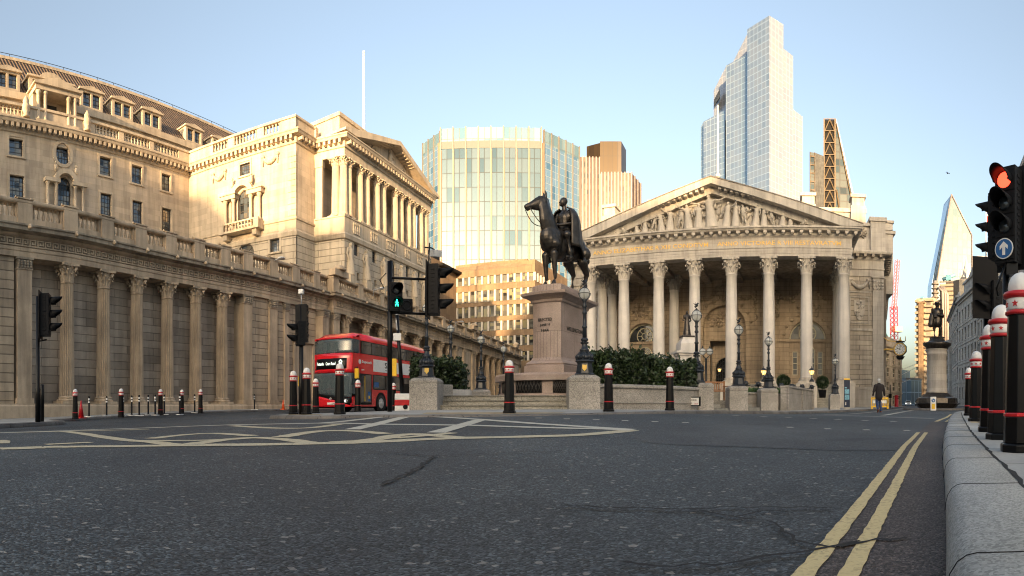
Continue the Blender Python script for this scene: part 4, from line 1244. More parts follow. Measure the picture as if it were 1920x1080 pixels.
# pavilion: sunlit face towards the junction
MP = FR(I_, C_); LP = (C_ - I_).length
pw = [wz(450, 469, 303, 329, I_, C_) + (False, 4, 4), wz(446, 468, 356, 420, I_, C_) + (True, 3, 4), wz(483, 487, 362, 416, I_, C_) + (False, 1, 4), wz(434, 438, 370, 418, I_, C_) + (False, 1, 4), wz(446, 477, 457, 490, I_, C_) + (True, 4, 2), wz(507, 525, 448, 473, I_, C_) + (False, 4, 4)]
ZS = 15.9
mb = MB(MP); mb.wall(0, LP, ZS, 23.2, [q for q in pw if q[2] > ZS - .1], 0, .5); mb.build('pavilion_wall', M_['bank'], bank)
mb = MB(MP); mb.wall(0, LP + .05, -1.5, ZS - .6, [q for q in pw if q[3] < ZS], -.08, .5); mb.build('pavilion_base', M_['bank_rust'], bank)
mb = WB(); mb.sweep([(0, ZS - .6), (.16, ZS - .55), (.22, ZS - .2), (.1, ZS), (-.5, ZS), (-.5, ZS - .6)], [I_, C_, S_, S_ + (Q_ - S_) * .99]); mb.sweep([(0, ZS + .9), (.10, ZS + .95), (.12, ZS + 1.1), (0, ZS + 1.15), (-.3, ZS + 1.15), (-.3, ZS + .9)], [I_, C_, S_])
mb.build('string_course', M_['bank_trim'], bank)
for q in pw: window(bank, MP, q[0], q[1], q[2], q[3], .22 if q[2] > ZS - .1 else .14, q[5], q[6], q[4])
mb = MB(MP)
surround(mb, *pw[0][:4], 0, .18, .06)
surround(mb, *pw[5][:4], -.08, .18, .05)
a, b, c, d = pw[1][:4]; m = (a + b) / 2
for s_ in (-1, 1):
    for q in (1.0, 1.95): mb.lathe([(.24, c - .02), (.24, c + .12), (.17, c + .2), (.15, d - 1.1), (.24, d - .95), (.26, d - .8)], 12, m + s_ * q, -.28)
    mb.box(m + s_ * 1.5 - .85, m + s_ * 1.5 + .85, -.6, .02, d - .798, d - .4); mb.box(m + s_ * 1.5 - .95, m + s_ * 1.5 + .95, -.7, .02, d - .398, d - .28)
    mb.ball((m + s_ * 1.1, -.4, d + .65), (.2, .2, .4), 8, 6); mb.ball((m + s_ * 1.1, -.4, d + 1.12), .15, 8, 6)
for k in range(14):
    t0, t1 = pi * k / 14, pi * (k + 1) / 14
    zc = d - .55
    mb.extr([(m + .82 * cos(t0), zc + .82 * sin(t0)), (m + 1.3 * cos(t0), zc + 1.3 * sin(t0)), (m + 1.3 * cos(t1), zc + 1.3 * sin(t1)), (m + .82 * cos(t1), zc + .82 * sin(t1))], -.5, .02)
mb.build('arched_window_surround', M_['bank_trim'], bank)
mb = MB(MP)
mb.box(m - 2.3, m + 2.3, -1.0, 0, c - .95, c - .75); mb.box(m - 2.3, m + 2.3, -1.0, -.75, c - .12, c + .02)
for s_ in (-1, 1): mb.box(m + s_ * 2.0 - .3, m + s_ * 2.0 + .3, -.98, 0, c - .75, c - .12); mb.box(m + s_ * 1.7 - .25, m + s_ * 1.7 + .25, -.8, 0, c - 1.5, c - .952)
for k in range(9): baluster(mb, m - 1.45 + k * .36, -.87, c - .75, .63, .11)
mb.build('balcony', M_['bank_trim'], bank)
mb = MB(MP)
for x0, x1, y in ((494, 521, 298), (400, 423, 330)):
    u0, u1 = fu(x0, I_, C_)[0], fu(x1, I_, C_)[0]; z = zat(y, fu(x0, I_, C_)[1])
    pts = [(u0 + (u1 - u0) * k / 10, -.1, z - .55 * sin(pi * k / 10)) for k in range(11)]
    mb.tube(pts, [.1 + .1 * sin(pi * k / 10) for k in range(11)], 7)
    for u in (u0, u1): mb.ball((u, -.1, z + .1), .2, 8, 6); mb.tube([(u, -.1, z), (u, -.08, z - .75)], [.12, .05], 6)
mb.build('swags', M_['bank_trim'], bank)
mb = WB()
for A, B in ((C_, S_),):
    M = FR(A, B); L = (B - A).length
    mb.wall(0, L, -1.5, ZS - .6, (), -.08, .3)
mb.v = [M @ v for v in mb.v]
mb.build('corner_base', M_['bank_rust'], bank)
mb = MB(FR(C_, S_)); mb.wall(0, (S_ - C_).length, ZS, 23.2, (), 0, .3); mb.build('corner_wall', M_['bank'], bank)
mb = MB(MP)
for k in range(11):
    z = ZS + 1.3 + k * .54
    mb.box(LP - (.55 if k % 2 else .8), LP + .03, -.05, 0, z, z + .46)
mb.build('quoins', M_['bank_trim'], bank)
# portico
MQ = FR(Q_, E_); LQ = (E_ - Q_).length
ZP = 17.5
lw = [(wz(664, 673, 452, 480, Q_, E_) + (True,)), (wz(698, 706, 467, 493, Q_, E_) + (True,)), (wz(761, 768, 497, 520, Q_, E_) + (True,)), (wz(784, 789, 508, 530, Q_, E_) + (True,)), (wz(728, 743, 487, 540, Q_, E_) + (True,)),
      (wz(669, 674, 512, 527, Q_, E_) + (False,)), (wz(702, 706, 525, 538, Q_, E_) + (False,)), (wz(762, 766, 545, 556, Q_, E_) + (False,))]
mb = MB(MQ); mb.wall(0, LQ, -1.5, ZS - .6, lw, 0, .5); mb.build('portico_base', M_['bank_rust'], bank)
for q in lw:
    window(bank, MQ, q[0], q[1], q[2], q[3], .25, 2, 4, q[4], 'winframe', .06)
mb = WB(); MSQ = FR(S_, Q_); LS = (Q_ - S_).length
mb.wall(0, LS, -1.5, ZS - .6, (), 0, .3); mb.v = [MSQ @ v for v in mb.v]
mb.build('portico_return', M_['bank_rust'], bank)
mb = WB(); mb.sweep([(0, ZS - .6), (.16, ZS - .55), (.22, ZS - .2), (.1, ZS), (-3, ZS), (-3, ZS - .6)], [S_, Q_, E_]); mb.sweep([(0, ZS + .001), (0, ZP - .15), (.08, ZP - .12), (.08, ZP), (-.9, ZP), (-.9, ZS + .001)], [S_, Q_, E_])
mb.build('portico_podium', M_['bank_trim'], bank)
mb = MB(MQ)
for xa, xb in ((661, 675), (694, 708), (724, 742), (758, 768), (782, 792)):
    a, b = fu(xa, Q_, E_)[0], fu(xb, Q_, E_)[0]; n = max(3, int((b - a) / .3))
    for k in range(n): baluster(mb, a + (k + .5) * (b - a) / n, -.03, ZS + .2, 1.0, .12)
mb.build('podium_balusters', M_['bank_trim'], bank)
# back wall and ceiling of the loggia
mb = MB(MQ); bw_ = [(2.1, 3.3, ZP + .1, ZP + 2.9, False), (6.0, 7.2, ZP + .1, ZP + 2.9, False), (9.9, 11.1, ZP + .1, ZP + 2.9, False), (13.7, 14.9, ZP + .1, ZP + 2.9, False)]
mb.wall(-1, LQ + .5, ZP, 23.2, bw_, 3.0, .4)
mb.box(0, LQ, .9, 3.0, ZP - .2, ZP); mb.build('loggia_wall', M_['bank'], bank)
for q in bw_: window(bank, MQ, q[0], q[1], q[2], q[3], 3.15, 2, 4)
mb = WB(); mb.sweep([(.0, 23.0), (.0, 23.199), (-4.5, 23.199), (-4.5, 23.0)], [S_, Q_, E_]); mb.build('architrave', M_['bank_trim'], bank)
mb = MB(); hc = 23.0 - ZP
fluted(mb, .40, .34, .35, hc - .75, 18, flute=.05); mb.lathe([(.34, hc - .75), (.38, hc - .72), (.36, hc - .66)], 18, cap=False)
bc = mb.build('portico_column', M_['bank_trim'], bank)
mb = MB(); col_base(mb, .40, 0, .36); mb.build('column_base', M_['bank_trim'], bc)
mb = MB(); corinthian(mb, .36, hc - .72, .72); mb.build('capital', M_['bank_trim'], bc)
fc_ = True
spots = [Q_ + (S_ - Q_) * .38 + pd * .45]
for x in (639, 653, 674, 687, 706, 718, 740, 751, 765, 774, 788, 796):
    spots.append(Q_ + pd * max(.45, fu(x, Q_ + pn * .45, E_ + pn * .45)[0]) + pn * .45)
for p in spots:
    o = bc if fc_ else dup(bc, bank); fc_ = False
    shift(o, FR(p, p + pd, ZP))
mb = WB(); M = FR(S_, Q_); mb.box(.15, .85, -.05, .4, ZP, 22.3, M); mb.box(.1, .9, -.12, .4, 22.302, 22.99, M); mb.build('pilaster', M_['bank_trim'], bank)
# pediment
mb = MB(MQ); ap = LQ / 2 + .3; zt = 27.75
mb.extr([(-.55, 24.852), (LQ + .55, 24.852), (ap, zt - .5)], .45, .9); mb.build('tympanum', M_['bank'], bank)
mb = MB(MQ)
for s_, e_ in ((-.8, 1), (LQ + .8, -1)):
    mb.extr([(s_, 24.855), (s_, 25.08), (ap, zt), (ap, zt - .45), (s_ + e_ * 1.7, 24.855)], -.75, 2.6)
    for k in range(16):
        t = .12 + .84 * k / 16
        u = s_ + (ap - s_) * t; z = 24.86 + (zt - .52 - 24.86) * t
        mb.box(u - .1, u + .1, -.55, .45, z - .16, z + .08)
mb.build('raking_cornice', M_['bank_trim'], bank)
mb = MB(MQ)
for u in (5.6, 11.6):
    mb.torus((u, .42, 25.75), .36, .09, 18, 6, 'Y')
mb.ball((ap - .4, .35, 26.0), (.3, .25, .65), 8, 6); mb.ball((ap - .4, .3, 26.75), .2, 8, 6); mb.ball((ap + .1, .35, 25.6), (.5, .25, .4), 8, 6); mb.ball((ap + .7, .35, 25.3), (.35, .25, .35), 8, 6)
mb.limb([(ap - .3, .3, 26.4), (ap + .3, .25, 26.2)], [.13, .09], 7)
mb.build('pediment_sculpture', M_['bank_trim'], bank)
# keystone figures over the lower windows
fm = fig_mesh(h=1.75, robe=True, arm=4, seed=3)
for i, x in enumerate((655, 685, 718, 751, 775, 793)):
    u, r = fu(x, Q_, E_)
    o = place('caryatid', fm.copy() if False else fm, None if i else M_['bank_trim'], bank)
    shift(o, MQ @ Matrix.Translation((u, -.12, 12.0)) @ Matrix.Scale(1.75, 4))
mb = MB(MQ)
for i, x in enumerate((655, 685, 718, 751, 775, 793)):
    u, r = fu(x, Q_, E_); mb.extr([(u - .5, 12.0), (u + .5, 12.0), (u + .35, 10.6), (u - .35, 10.6)], -.5, 0)
    mb.box(u - .35, u + .35, -.28, 0, 6, 10.6)
mb.build('caryatid_brackets', M_['bank_trim'], bank)
# body of the building behind the fronts
mb = WB()
far = E_ + pn * 14
mb.prism([tuple(I_ + inw * .5 + Vector((0, .5))), tuple(C_ + Vector((-.4, .6))), tuple(S_ + pn * .6), tuple(E_ + pn * 3.45 + pd * .2), tuple(far + pd * .2), tuple(I_ + inw * 14)], 16, 24.8)
mb.build('rear_block', M_['bank'], bank)
mb = WB(); Mx = FR(E_, E_ + pn); mb.box(0, 16, -.02, .3, -1.5, 17.4, Mx); mb.build('end_wall', M_['bank_rust'], bank)
p = P(682, 56.5)
fl = thing('white_flagpole', 'tall bare white flagpole on the roof of the sunlit bank', 'flagpole', (p.x, p.y, 27.3))
mb = MB(); mb.lathe([(.30, 0), (.30, .6), (.2, .9), (.17, 2), (.10, 9.9)], 10); mb.build('pole', M_['white'], fl)
mb = MB(); mb.ball((0, 0, 10.0), .16, 8, 6); mb.build('finial', M_['white'], fl)
mb = MB(); mb.lathe([(.36, 1.2), (.36, 1.45)], 10); mb.build('collar', M_['white'], fl)
# ------------------------------------------------------------------ the exchange
RA = .52; RD = 52.0
REL = (RD * sin(RA), RD * cos(RA), 0)
rex = thing('stone_exchange', 'classical stone exchange with eight tall Corinthian columns and a sculpted pediment behind the rider statue', 'building', REL, -RA)
B0 = lambda: MB()
CX = [-20.33 + 3.667 * k for k in range(8)]
CM = (CX[0] + CX[-1]) / 2            # middle of the portico
ZB, ZA = 2.05, 14.28
E0, E1 = CX[0] - .72, CX[-1] + .72
# columns
mb = B0(); mb.lathe([(.60, .5), (.60, 3.6), (.585, 6), (.55, 8.4), (.515, 10.55)], 28, cap=False); mb.lathe([(.515, 10.55), (.57, 10.58), (.57, 10.66), (.52, 10.7)], 28, cap=False)
rc = mb.build('column', M_['re_col'], rex)
mb = B0(); col_base(mb, .60, 0, .55); mb.build('column_base', M_['re_trim'], rc)
mb = B0(); corinthian(mb, .53, 10.66, 1.57); mb.build('capital', M_['re_trim'], rc)
rc.location = (CX[0], 0, ZB)
for x in CX[1:]: dup(rc, loc=(x, 0, ZB))
for x, y in ((CX[0], 3.6), (CX[0], 7.0), (CX[7], 3.6), (CX[7], 7.0), (CX[2] + .2, 6.4), (CX[5] - .2, 6.4)): dup(rc, loc=(x, y, ZB))
mb = B0()
for x in CX: mb.box(x - .98, x + .98, -.98, .98, -.9, ZB - .002); mb.box(x - 1.03, x + 1.03, -1.03, 1.03, ZB - .3, ZB - .1)
mb.build('column_pedestals', M_['re_trim'], rex)
mb = B0()
mb.box(E0 - .3, E1 + .3, 1.0, 9, -.9, ZB - .03)
for k in range(8): mb.box(E0 - .2, E1 + .2, -.85 + .23 * k, 1.2, -.6 + .3 * k, -.3 + .3 * k)
mb.build('portico_steps', M_['step'], rex)
# entablature
RET = [(E0, 9.0), (E0, -.66), (E1, -.66), (E1, 9.0)]
mb = B0(); mb.sweep([(0, ZA), (0, 14.5), (.03, 14.505), (.03, 14.75), (.06, 14.755), (.06, 15.0), (.12, 15.05), (.12, 15.14), (.0, 15.15), (0, 16.0), (.06, 16.1), (.14, 16.22), (-1.3, 16.22), (-1.3, ZA)], RET); mb.build('entablature', M_['re'], rex)
mb = B0(); mb.sweep([(.16, 16.225), (.16, 16.55), (.72, 16.6), (.80, 16.72), (.92, 16.78), (.92, 16.93), (-1.3, 16.95), (-1.3, 16.225)], RET); mb.build('cornice', M_['re_trim'], rex)
mb = B0(); n = 33
for k in range(n):
    u = E0 - .3 + (E1 - E0 + .6) * k / (n - 1)
    mb.box(u - .16, u + .16, -1.36, -.80, 16.34, 16.58); mb.ball((u, -1.2, 16.33), (.14, .12, .12), 7, 5)
mb.build('dentil_moulding', M_['re_trim'], rex)
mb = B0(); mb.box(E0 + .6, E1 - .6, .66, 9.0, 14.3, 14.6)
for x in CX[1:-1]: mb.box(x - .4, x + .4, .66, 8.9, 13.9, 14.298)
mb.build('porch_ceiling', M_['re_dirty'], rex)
# frieze inscription (gilded capitals)
fz = Matrix.Translation((0, -.665, 0))
MRX = Matrix.Translation(REL) @ Matrix.Rotation(-RA, 4, 'Z')
um = fu(1138, (0, 0), (1, 0))
def ru(px, d=RD - .66): return d * tan((px - 960) / 1000 - RA)
u0, u1, u2, u3 = ru(1112), ru(1328), ru(1345), ru(1577)
text('inscription', 'ANNO ELIZABETHAE R XIII CONDITVM', MRX @ Matrix.Translation(((u0 + u1) / 2, -.665, 15.55)), u1 - u0, .42, M_['gold'], rex, .03, .006)
text('inscription', 'ANNO VICTORIAE R VIII RESTAVRATVM', MRX @ Matrix.Translation(((u2 + u3) / 2, -.665, 15.55)), u3 - u2, .42, M_['gold'], rex, .03, .006)
# pediment
AP = 21.75; e0, e1 = E0 - .95, E1 + .95
mb = B0(); mb.extr([(e0 + 1.2, 16.952), (e1 - 1.2, 16.952), (CM, AP - 1.15)], .0, .6); mb.build('tympanum', M_['re'], rex)
mb = B0()
for s_, d in ((e0, 1), (e1, -1)):
    mb.extr([(s_, 16.955), (s_, 17.2), (CM, AP), (CM, AP - .62), (s_ + d * 2.1, 16.955)], -1.62, 9)
    mb.extr([(s_ + d * 2.0, 16.953), (CM, AP - .6), (CM, AP - 1.25), (s_ + d * 4.2, 16.953)], -.75, .3)
    for k in range(22):
        t = .13 + .85 * k / 22
        u = s_ + (CM - s_) * t; z = 17.0 + (AP - .66 - 17.0) * t
        mb.box(u - .14, u + .14, -1.4, -.7, z - .26, z + .02)
mb.build('raking_cornice', M_['re_trim'], rex)
mb = B0()
for s_, d in ((e0, 1), (e1, -1)): mb.extr([(s_ - d * .03, 17.205), (s_ - d * .03, 17.28), (CM, AP + .1), (CM, AP + .003)], -1.68, 9)
mb.build('pediment_flashing', M_['re_dirty'], rex)
hs = [(0, 3.35, 3, 0)] + [(s_ * u, h, a, q) for q, (u, h, a) in enumerate(((1.35, 2.5, 1), (2.3, 2.45, 2), (3.2, 2.3, 0), (4.2, 2.2, 2), (5.05, 2.05, 0), (5.9, 1.8, 1), (6.8, 1.55, 4), (7.6, 1.25, 0), (8.5, 1.0, 4), (9.4, .75, 0))) for s_ in (-1, 1)]
for i, (u, h, a, q) in enumerate(hs):
    me = fig_mesh(h=1.75, robe=(q % 3 != 2), arm=a, kneel=(.55 if h < 1.7 else 0), seed=q % 4)
    o = place('relief_figure', me, M_['re_trim'] if not len(me.materials) else None, rex)
    o.location = (CM + u, -.5, 17.15); s = h / (1.75 if h >= 1.7 else 1.45)
    o.scale = (s * 1.3, s * 1.15, s); o.rotation_euler = (0, (.12 * ((i % 3) - 1) if h > 1.2 else .9 * (1 if u > 0 else -1)), .5 * (-1 if u > 0 else 1) if abs(u) > .5 else 0)
mb = B0()
for s_ in (-1, 1):
    for k in range(4): mb.box(CM + s_ * (10.1 + .8 * k) - .3, CM + s_ * (10.1 + .8 * k) + .3, -.4, 0, 17.0, 17.5 - .1 * k)
    mb.ball((CM + s_ * 10.6, -.35, 17.3), (.45, .3, .25), 9, 6); mb.ball((CM + s_ * 11.8, -.35, 17.2), (.5, .25, .2), 9, 6)
mb.box(CM - 1.6, CM + 1.6, -.62, 0, 16.953, 17.75)
mb.build('relief_base', M_['re_trim'], rex)
mb = B0(); rq = random.Random(11)
for k in range(190):
    u = rq.uniform(-12.2, 12.2); top = (AP - 1.5 - 17.0) * (1 - abs(u) / 14.6) - .5
    z = 17.1 + rq.random() ** .8 * max(.2, min(top, 2.4)); r_ = rq.uniform(.13, .3)
    mb.ball((CM + u, -.05, z), (r_ * .8, rq.uniform(.15, .4), r_ * 1.5), 7, 5, rot=Matrix.Rotation(rq.uniform(-.9, .9), 3, 'Y'))
mb.build('carved_relief', M_['re_trim'], rex)
# back wall of the porch, three arches
yb = 9.0
arches = [(CM - 9.6 - 2.1, CM - 9.6 + 2.1, ZB + .9, 9.6, True), (CM - 2.5, CM + 2.5, ZB, 11.4, True), (CM + 9.6 - 2.1, CM + 9.6 + 2.1, ZB + .9, 9.6, True)]
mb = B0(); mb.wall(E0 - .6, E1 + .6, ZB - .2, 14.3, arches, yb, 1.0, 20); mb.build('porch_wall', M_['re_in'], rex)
mb = B0()
for a, b, c, d, _ in arches:
    m = (a + b) / 2; R = (b - a) / 2; zt = d - R
    for R0, R1, pr in ((R + .02, R + .55, .10), (R + .75, R + 1.35, .07)):
        for k in range(20):
            t0, t1 = pi * k / 20, pi * (k + 1) / 20
            mb.extr([(m + R0 * cos(t0), zt + R0 * sin(t0)), (m + R1 * cos(t0), zt + R1 * sin(t0)), (m + R1 * cos(t1), zt + R1 * sin(t1)), (m + R0 * cos(t1), zt + R0 * sin(t1))], yb - pr, yb + .02)
    for s_ in (-1, 1):
        mb.box(m + s_ * (R + .7) - .68, m + s_ * (R + .7) + .68, yb - .16, yb + .02, zt - .35, zt - .02)
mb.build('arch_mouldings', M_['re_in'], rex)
mb = B0(); rr = random.Random(5)
for a, b, c, d, _ in arches:
    m = (a + b) / 2; R = (b - a) / 2; zt = d - R
    for k in range(9):
        t = pi * (k + .5) / 9
        mb.ball((m + (R + .65) * cos(t), yb - .06, zt + (R + .65) * sin(t)), .2, 8, 5)
    top = d + 1.1
    for k in range(26):
        mb.ball((m + rr.gauss(0, .75), yb - .05, top + rr.uniform(-.2, 1.2)), (rr.uniform(.12, .3), .16, rr.uniform(.12, .3)), 7, 5)
    for s_ in (-1, 1):
        for k in range(10):
            mb.ball((m + s_ * (3.6 + rr.uniform(-.15, .15)), yb - .05, 12.6 - k * .32), (rr.uniform(.18, .3) * (1 - k * .04), .15, .2), 7, 5)
        for k in range(9):
            t = k / 8; mb.ball((m + s_ * (1.0 + 2.6 * t), yb - .04, 12.9 - .9 * sin(pi * t)), (.22, .16, .2), 7, 5)
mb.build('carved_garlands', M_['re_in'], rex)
# side bays: coupled windows with a wheel light over them
MR0 = MRX
for m in (CM - 9.6, CM + 9.6):
    mb = B0(); cr = 'cream'
    mb.wall(m - 2.1, m + 2.1, ZB + .9, 7.2, [(m - 1.75, m - 1.15, ZB + 1.3, 6.1, False), (m - .85, m + .85, ZB + 1.3, 6.9, True), (m + 1.15, m + 1.75, ZB + 1.3, 6.1, False)], yb + .6, .3)
    mb.box(m - 2.1, m + 2.1, yb + .4, yb + .62, 7.202, 7.5)
    mb.build('window_screen', M_['re_in'], rex)
    for a, b, c, d, ar, nx, nz in ((m - 1.75, m - 1.15, ZB + 1.3, 6.1, False, 1, 4), (m - .85, m + .85, ZB + 1.3, 6.9, True, 2, 4), (m + 1.15, m + 1.75, ZB + 1.3, 6.1, False, 1, 4)):
        window(rex, MRX, a, b, c, d, yb + .7, nx, nz, ar, 'cream', .09, 'win' if m < CM else 'sunset_tint_win', .06)
    w_ = B0(); zc = 8.15
    w_.torus((m, yb + .62, zc), .95, .07, 28, 6, 'Y'); w_.torus((m, yb + .62, zc), .38, .05, 20, 6, 'Y')
    for k in range(8):
        t = pi * k / 4; w_.tube([(m + .38 * cos(t), yb + .62, zc + .38 * sin(t)), (m + .95 * cos(t), yb + .62, zc + .95 * sin(t))], .04, 6)
    for k in range(14):
        t0, t1 = pi * k / 14, pi * (k + 1) / 14
        w_.extr([(m + 1.95 * cos(t0), 7.5 + 1.95 * sin(t0)), (m + 2.1 * cos(t0), 7.5 + 2.1 * sin(t0)), (m + 2.1 * cos(t1), 7.5 + 2.1 * sin(t1)), (m + 1.95 * cos(t1), 7.5 + 1.95 * sin(t1))], yb + .5, yb + .7)
    o = w_.build('wheel_window', M_['cream'], rex)
    g = B0(); g.extr([(m - 2.08, 7.502), (m + 2.08, 7.502)] + [(m + 2.08 * cos(pi * k / 16), 7.5 + 2.08 * sin(pi * k / 16)) for k in range(17)], yb + .72, yb + .76); g.build('pane', M_['win'] if m < CM else M_['sunset_tint_win'], o)
# centre doorway: carved lunette, inner frame, arched gates
m = CM; Rr = 2.5; zt = 8.9
mb = B0(); mb.extr([(m - 2.5, zt)] + [(m + 2.5 * cos(pi - pi * k / 16), zt + 2.5 * sin(pi - pi * k / 16)) for k in range(17)], yb + .75, yb + .95)
mb.wall(m - 2.5, m + 2.5, ZB, zt, [(m - 1.75, m + 1.75, ZB, 7.4, False)], yb + .75, .9)
mb.wall(m - 1.75, m + 1.75, ZB, 7.4, [(m - 1.3, m + 1.3, ZB, 5.6, True)], yb + 2.2, .3)
mb.box(m - 1.9, m + 1.9, yb + .6, yb + .76, 7.402, 7.65)
mb.build('door_surround', M_['re_in'], rex)
mb = B0()
for k in range(30): mb.ball((m + rr.uniform(-1.9, 1.9), yb + .72, zt + .25 + rr.uniform(0, 1.5)), (rr.uniform(.15, .4), .14, rr.uniform(.12, .3)), 7, 5)
mb.v = [v for v in mb.v]
mb.build('lunette_carving', M_['re_in'], rex)
mb = B0(); mb.extr([(m - 1.28, ZB + .01), (m + 1.28, ZB + .01)] + [(m + 1.28 * cos(pi * k / 12), 4.3 + 1.28 * sin(pi * k / 12)) for k in range(13)], yb + 2.6, yb + 2.65); dr = mb.build('gate', M_['blackm'], rex)
mb = B0()
for k in range(11): mb.tube([(m - 1.2 + .24 * k, yb + 2.5, ZB), (m - 1.2 + .24 * k, yb + 2.5, 4.3 + sqrt(max(0, 1.28 ** 2 - (-1.2 + .24 * k) ** 2)))], .025, 5)
for z in (3.0, 4.3): mb.box(m - 1.27, m + 1.27, yb + 2.46, yb + 2.54, z, z + .08)
for R0 in (.5, .9): mb.torus((m, yb + 2.5, 4.3), R0, .03, 18, 5, 'Y')
mb.build('gate_bars', M_['iron'], dr)
# wings each side, set back
def wing(sx, u0, u1):
    mb = B0(); mb.box(u0, u1, 7.0, 12, 1.9, 14.28); mb.build('wing_wall', M_['re_rust'], rex)
    mb = B0(); mb.box(u0 - .15, u1 + .15, 6.8, 12, -.9, 1.7); mb.box(u0 - .22, u1 + .22, 6.72, 12, 1.702, 1.898); mb.build('wing_plinth', M_['re'], rex)
    path = [(u0, 7.0), (u1, 7.0)]
    side = (sin(.17), cos(.17))
    if sx > 0: path = [(u0, 6.9), (u1, 6.9), (u1 + 45 * side[0], 6.9 + 45 * side[1])]
    else: path = [(u0 - 45 * side[0], 6.9 + 45 * side[1]), (u0, 6.9), (u1, 6.9)]
    mb = B0(); mb.sweep([(0.0, 14.28), (0, 15.0), (.10, 15.06), (.10, 15.14), (0, 15.15), (0, 16.0), (.14, 16.22), (.14, 16.5), (.85, 16.6), (.95, 16.78), (.95, 16.93), (-2, 16.95), (-2, 14.28)], path); mb.build('wing_entablature', M_['re_trim'], rex)
    mb = B0()
    L = u1 - u0
    for k in range(5): mb.box(u0 + (k + .5) * L / 5 - .15, u0 + (k + .5) * L / 5 + .15, 6.1, 6.78, 16.3, 16.58)
    for k in range(50):
        p = Vector(path[-1] if sx > 0 else path[0]); q = Vector(path[1])
        c = q + (p - q) * ((k + .5) / 50)
        mb.cbox((c.x + sx * .4, c.y, 16.42), .7, .3, .26)
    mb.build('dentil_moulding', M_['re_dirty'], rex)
    # corner pilaster, garland panel, arms panel
    mb = B0(); pu = u1 - .65 if sx > 0 else u0 + .65
    mb.box(pu - .62, pu + .62, 6.78, 7.2, 1.9, 12.7); mb.box(pu - .68, pu + .68, 6.7, 7.2, 1.9, 2.5); mb.build('corner_pilaster', M_['re'], rex)
    mb = B0(); mb.box(pu - .6, pu + .6, 6.76, 7.1, 12.702, 14.1)
    for k in range(4):
        u = pu - .48 + .32 * k
        for z, s_ in ((12.95, 1), (13.3, 1.1), (13.65, 1.2)): mb.ball((u, 6.76, z), (.15, .12, .19), 7, 5)
    mb.box(pu - .72, pu + .72, 6.62, 7.1, 14.102, 14.278); mb.build('pilaster_capital', M_['re_trim'], rex)
    gu = (u0 + u1) / 2 - sx * .55
    mb = B0(); gw = (L - 1.5) / 2 - .15
    mb.tube([(gu - gw * .8 + gw * 1.6 * k / 12, 6.95, 13.8 - .75 * sin(pi * k / 12)) for k in range(13)], [.12 + .16 * sin(pi * k / 12) for k in range(13)], 8)
    for s_ in (-1, 1):
        mb.ball((gu + s_ * gw * .8, 6.95, 13.85), .26, 8, 6); mb.tube([(gu + s_ * gw * .85, 6.95, 13.8), (gu + s_ * gw * .88, 6.97, 12.9)], [.16, .06], 6)
    mb.box(gu - gw, gu + gw, 6.9, 7.02, 12.45, 12.6)
    mb.build('garlands', M_['re_trim'], rex)
    mb = B0(); q = gw * .85
    for a, b, c, d in ((-q, -q + .12, 9.0, 12.0), (q - .12, q, 9.0, 12.0), (-q + .12, q - .12, 9.0, 9.12), (-q + .12, q - .12, 11.88, 12.0)): mb.box(gu + a, gu + b, 6.9, 7.02, c, d)
    mb.extr([(gu - .62, 11.6), (gu + .62, 11.6), (gu + .6, 10.3), (gu + .3, 9.55), (gu, 9.35), (gu - .3, 9.55), (gu - .6, 10.3)], 6.86, 7.02)
    for k in range(14): mb.ball((gu + rr.uniform(-.5, .5), 6.86, rr.uniform(9.8, 11.5)), (.17, .1, .17), 7, 5)
    mb.build('arms_panel', M_['re_trim'], rex)
    mb = B0(); mb.box(u0 + .2, u1 - .1, 6.85, 7.3, 8.2, 8.45); mb.build('string_course', M_['re_trim'], rex)
    # attic with trophy
    mb = B0(); mb.box(u0, u1 - .1, 7.2, 12, 16.952, 18.5); mb.box(u0 + .1, u1 - .2, 7.4, 12, 18.502, 20.0); mb.box(u0, u1 - .05, 7.1, 12, 20.002, 20.35)
    mb.box(pu - .85, pu + .85, 6.95, 8.8, 16.954, 20.5); mb.box(pu - 1.0, pu + 1.0, 6.8, 9, 20.502, 20.95)
    mb.build('attic', M_['re'], rex)
    mb = B0()
    for k in range(5):
        a = -.9 + .45 * k
        mb.tube([(gu - .9 * cos(a), 7.3, 19.2 - .7 * sin(a)), (gu + .9 * cos(a), 7.3, 19.2 + .7 * sin(a))], .09, 6)
    mb.ball((gu, 7.2, 19.2), (.4, .2, .5), 9, 6); mb.build('trophy', M_['re_dirty'], rex)
wing(1, E1 + .1, 10.55)
wing(-1, -2 * -CM - 10.55 if False else 2 * CM - 10.55, E0 - .1)
side = Vector((sin(.17), cos(.17)))
mb = B0()
a = Vector((10.55, 7.0)); b = a + side * 46; c = Vector((2 * CM - 10.55, 7.0)); d = c + Vector((-side.x, side.y)) * 46
mb.prism([a + Vector((-.4, 4.9)), b, d, c + Vector((.4, 4.9))], -.9, 16.0); mb.build('body', M_['re'], rex)
mb = B0(); sd = FR(a, b)
mb.box(0, 46, 0, .3, -.9, 14.3, sd); 
for k in range(12): mb.box(1.5 + 3.8 * k - .6, 1.5 + 3.8 * k + .6, -.3, 0, 1.9, 14.28, sd)
mb.build('side_wall', M_['re_dirty'], rex)
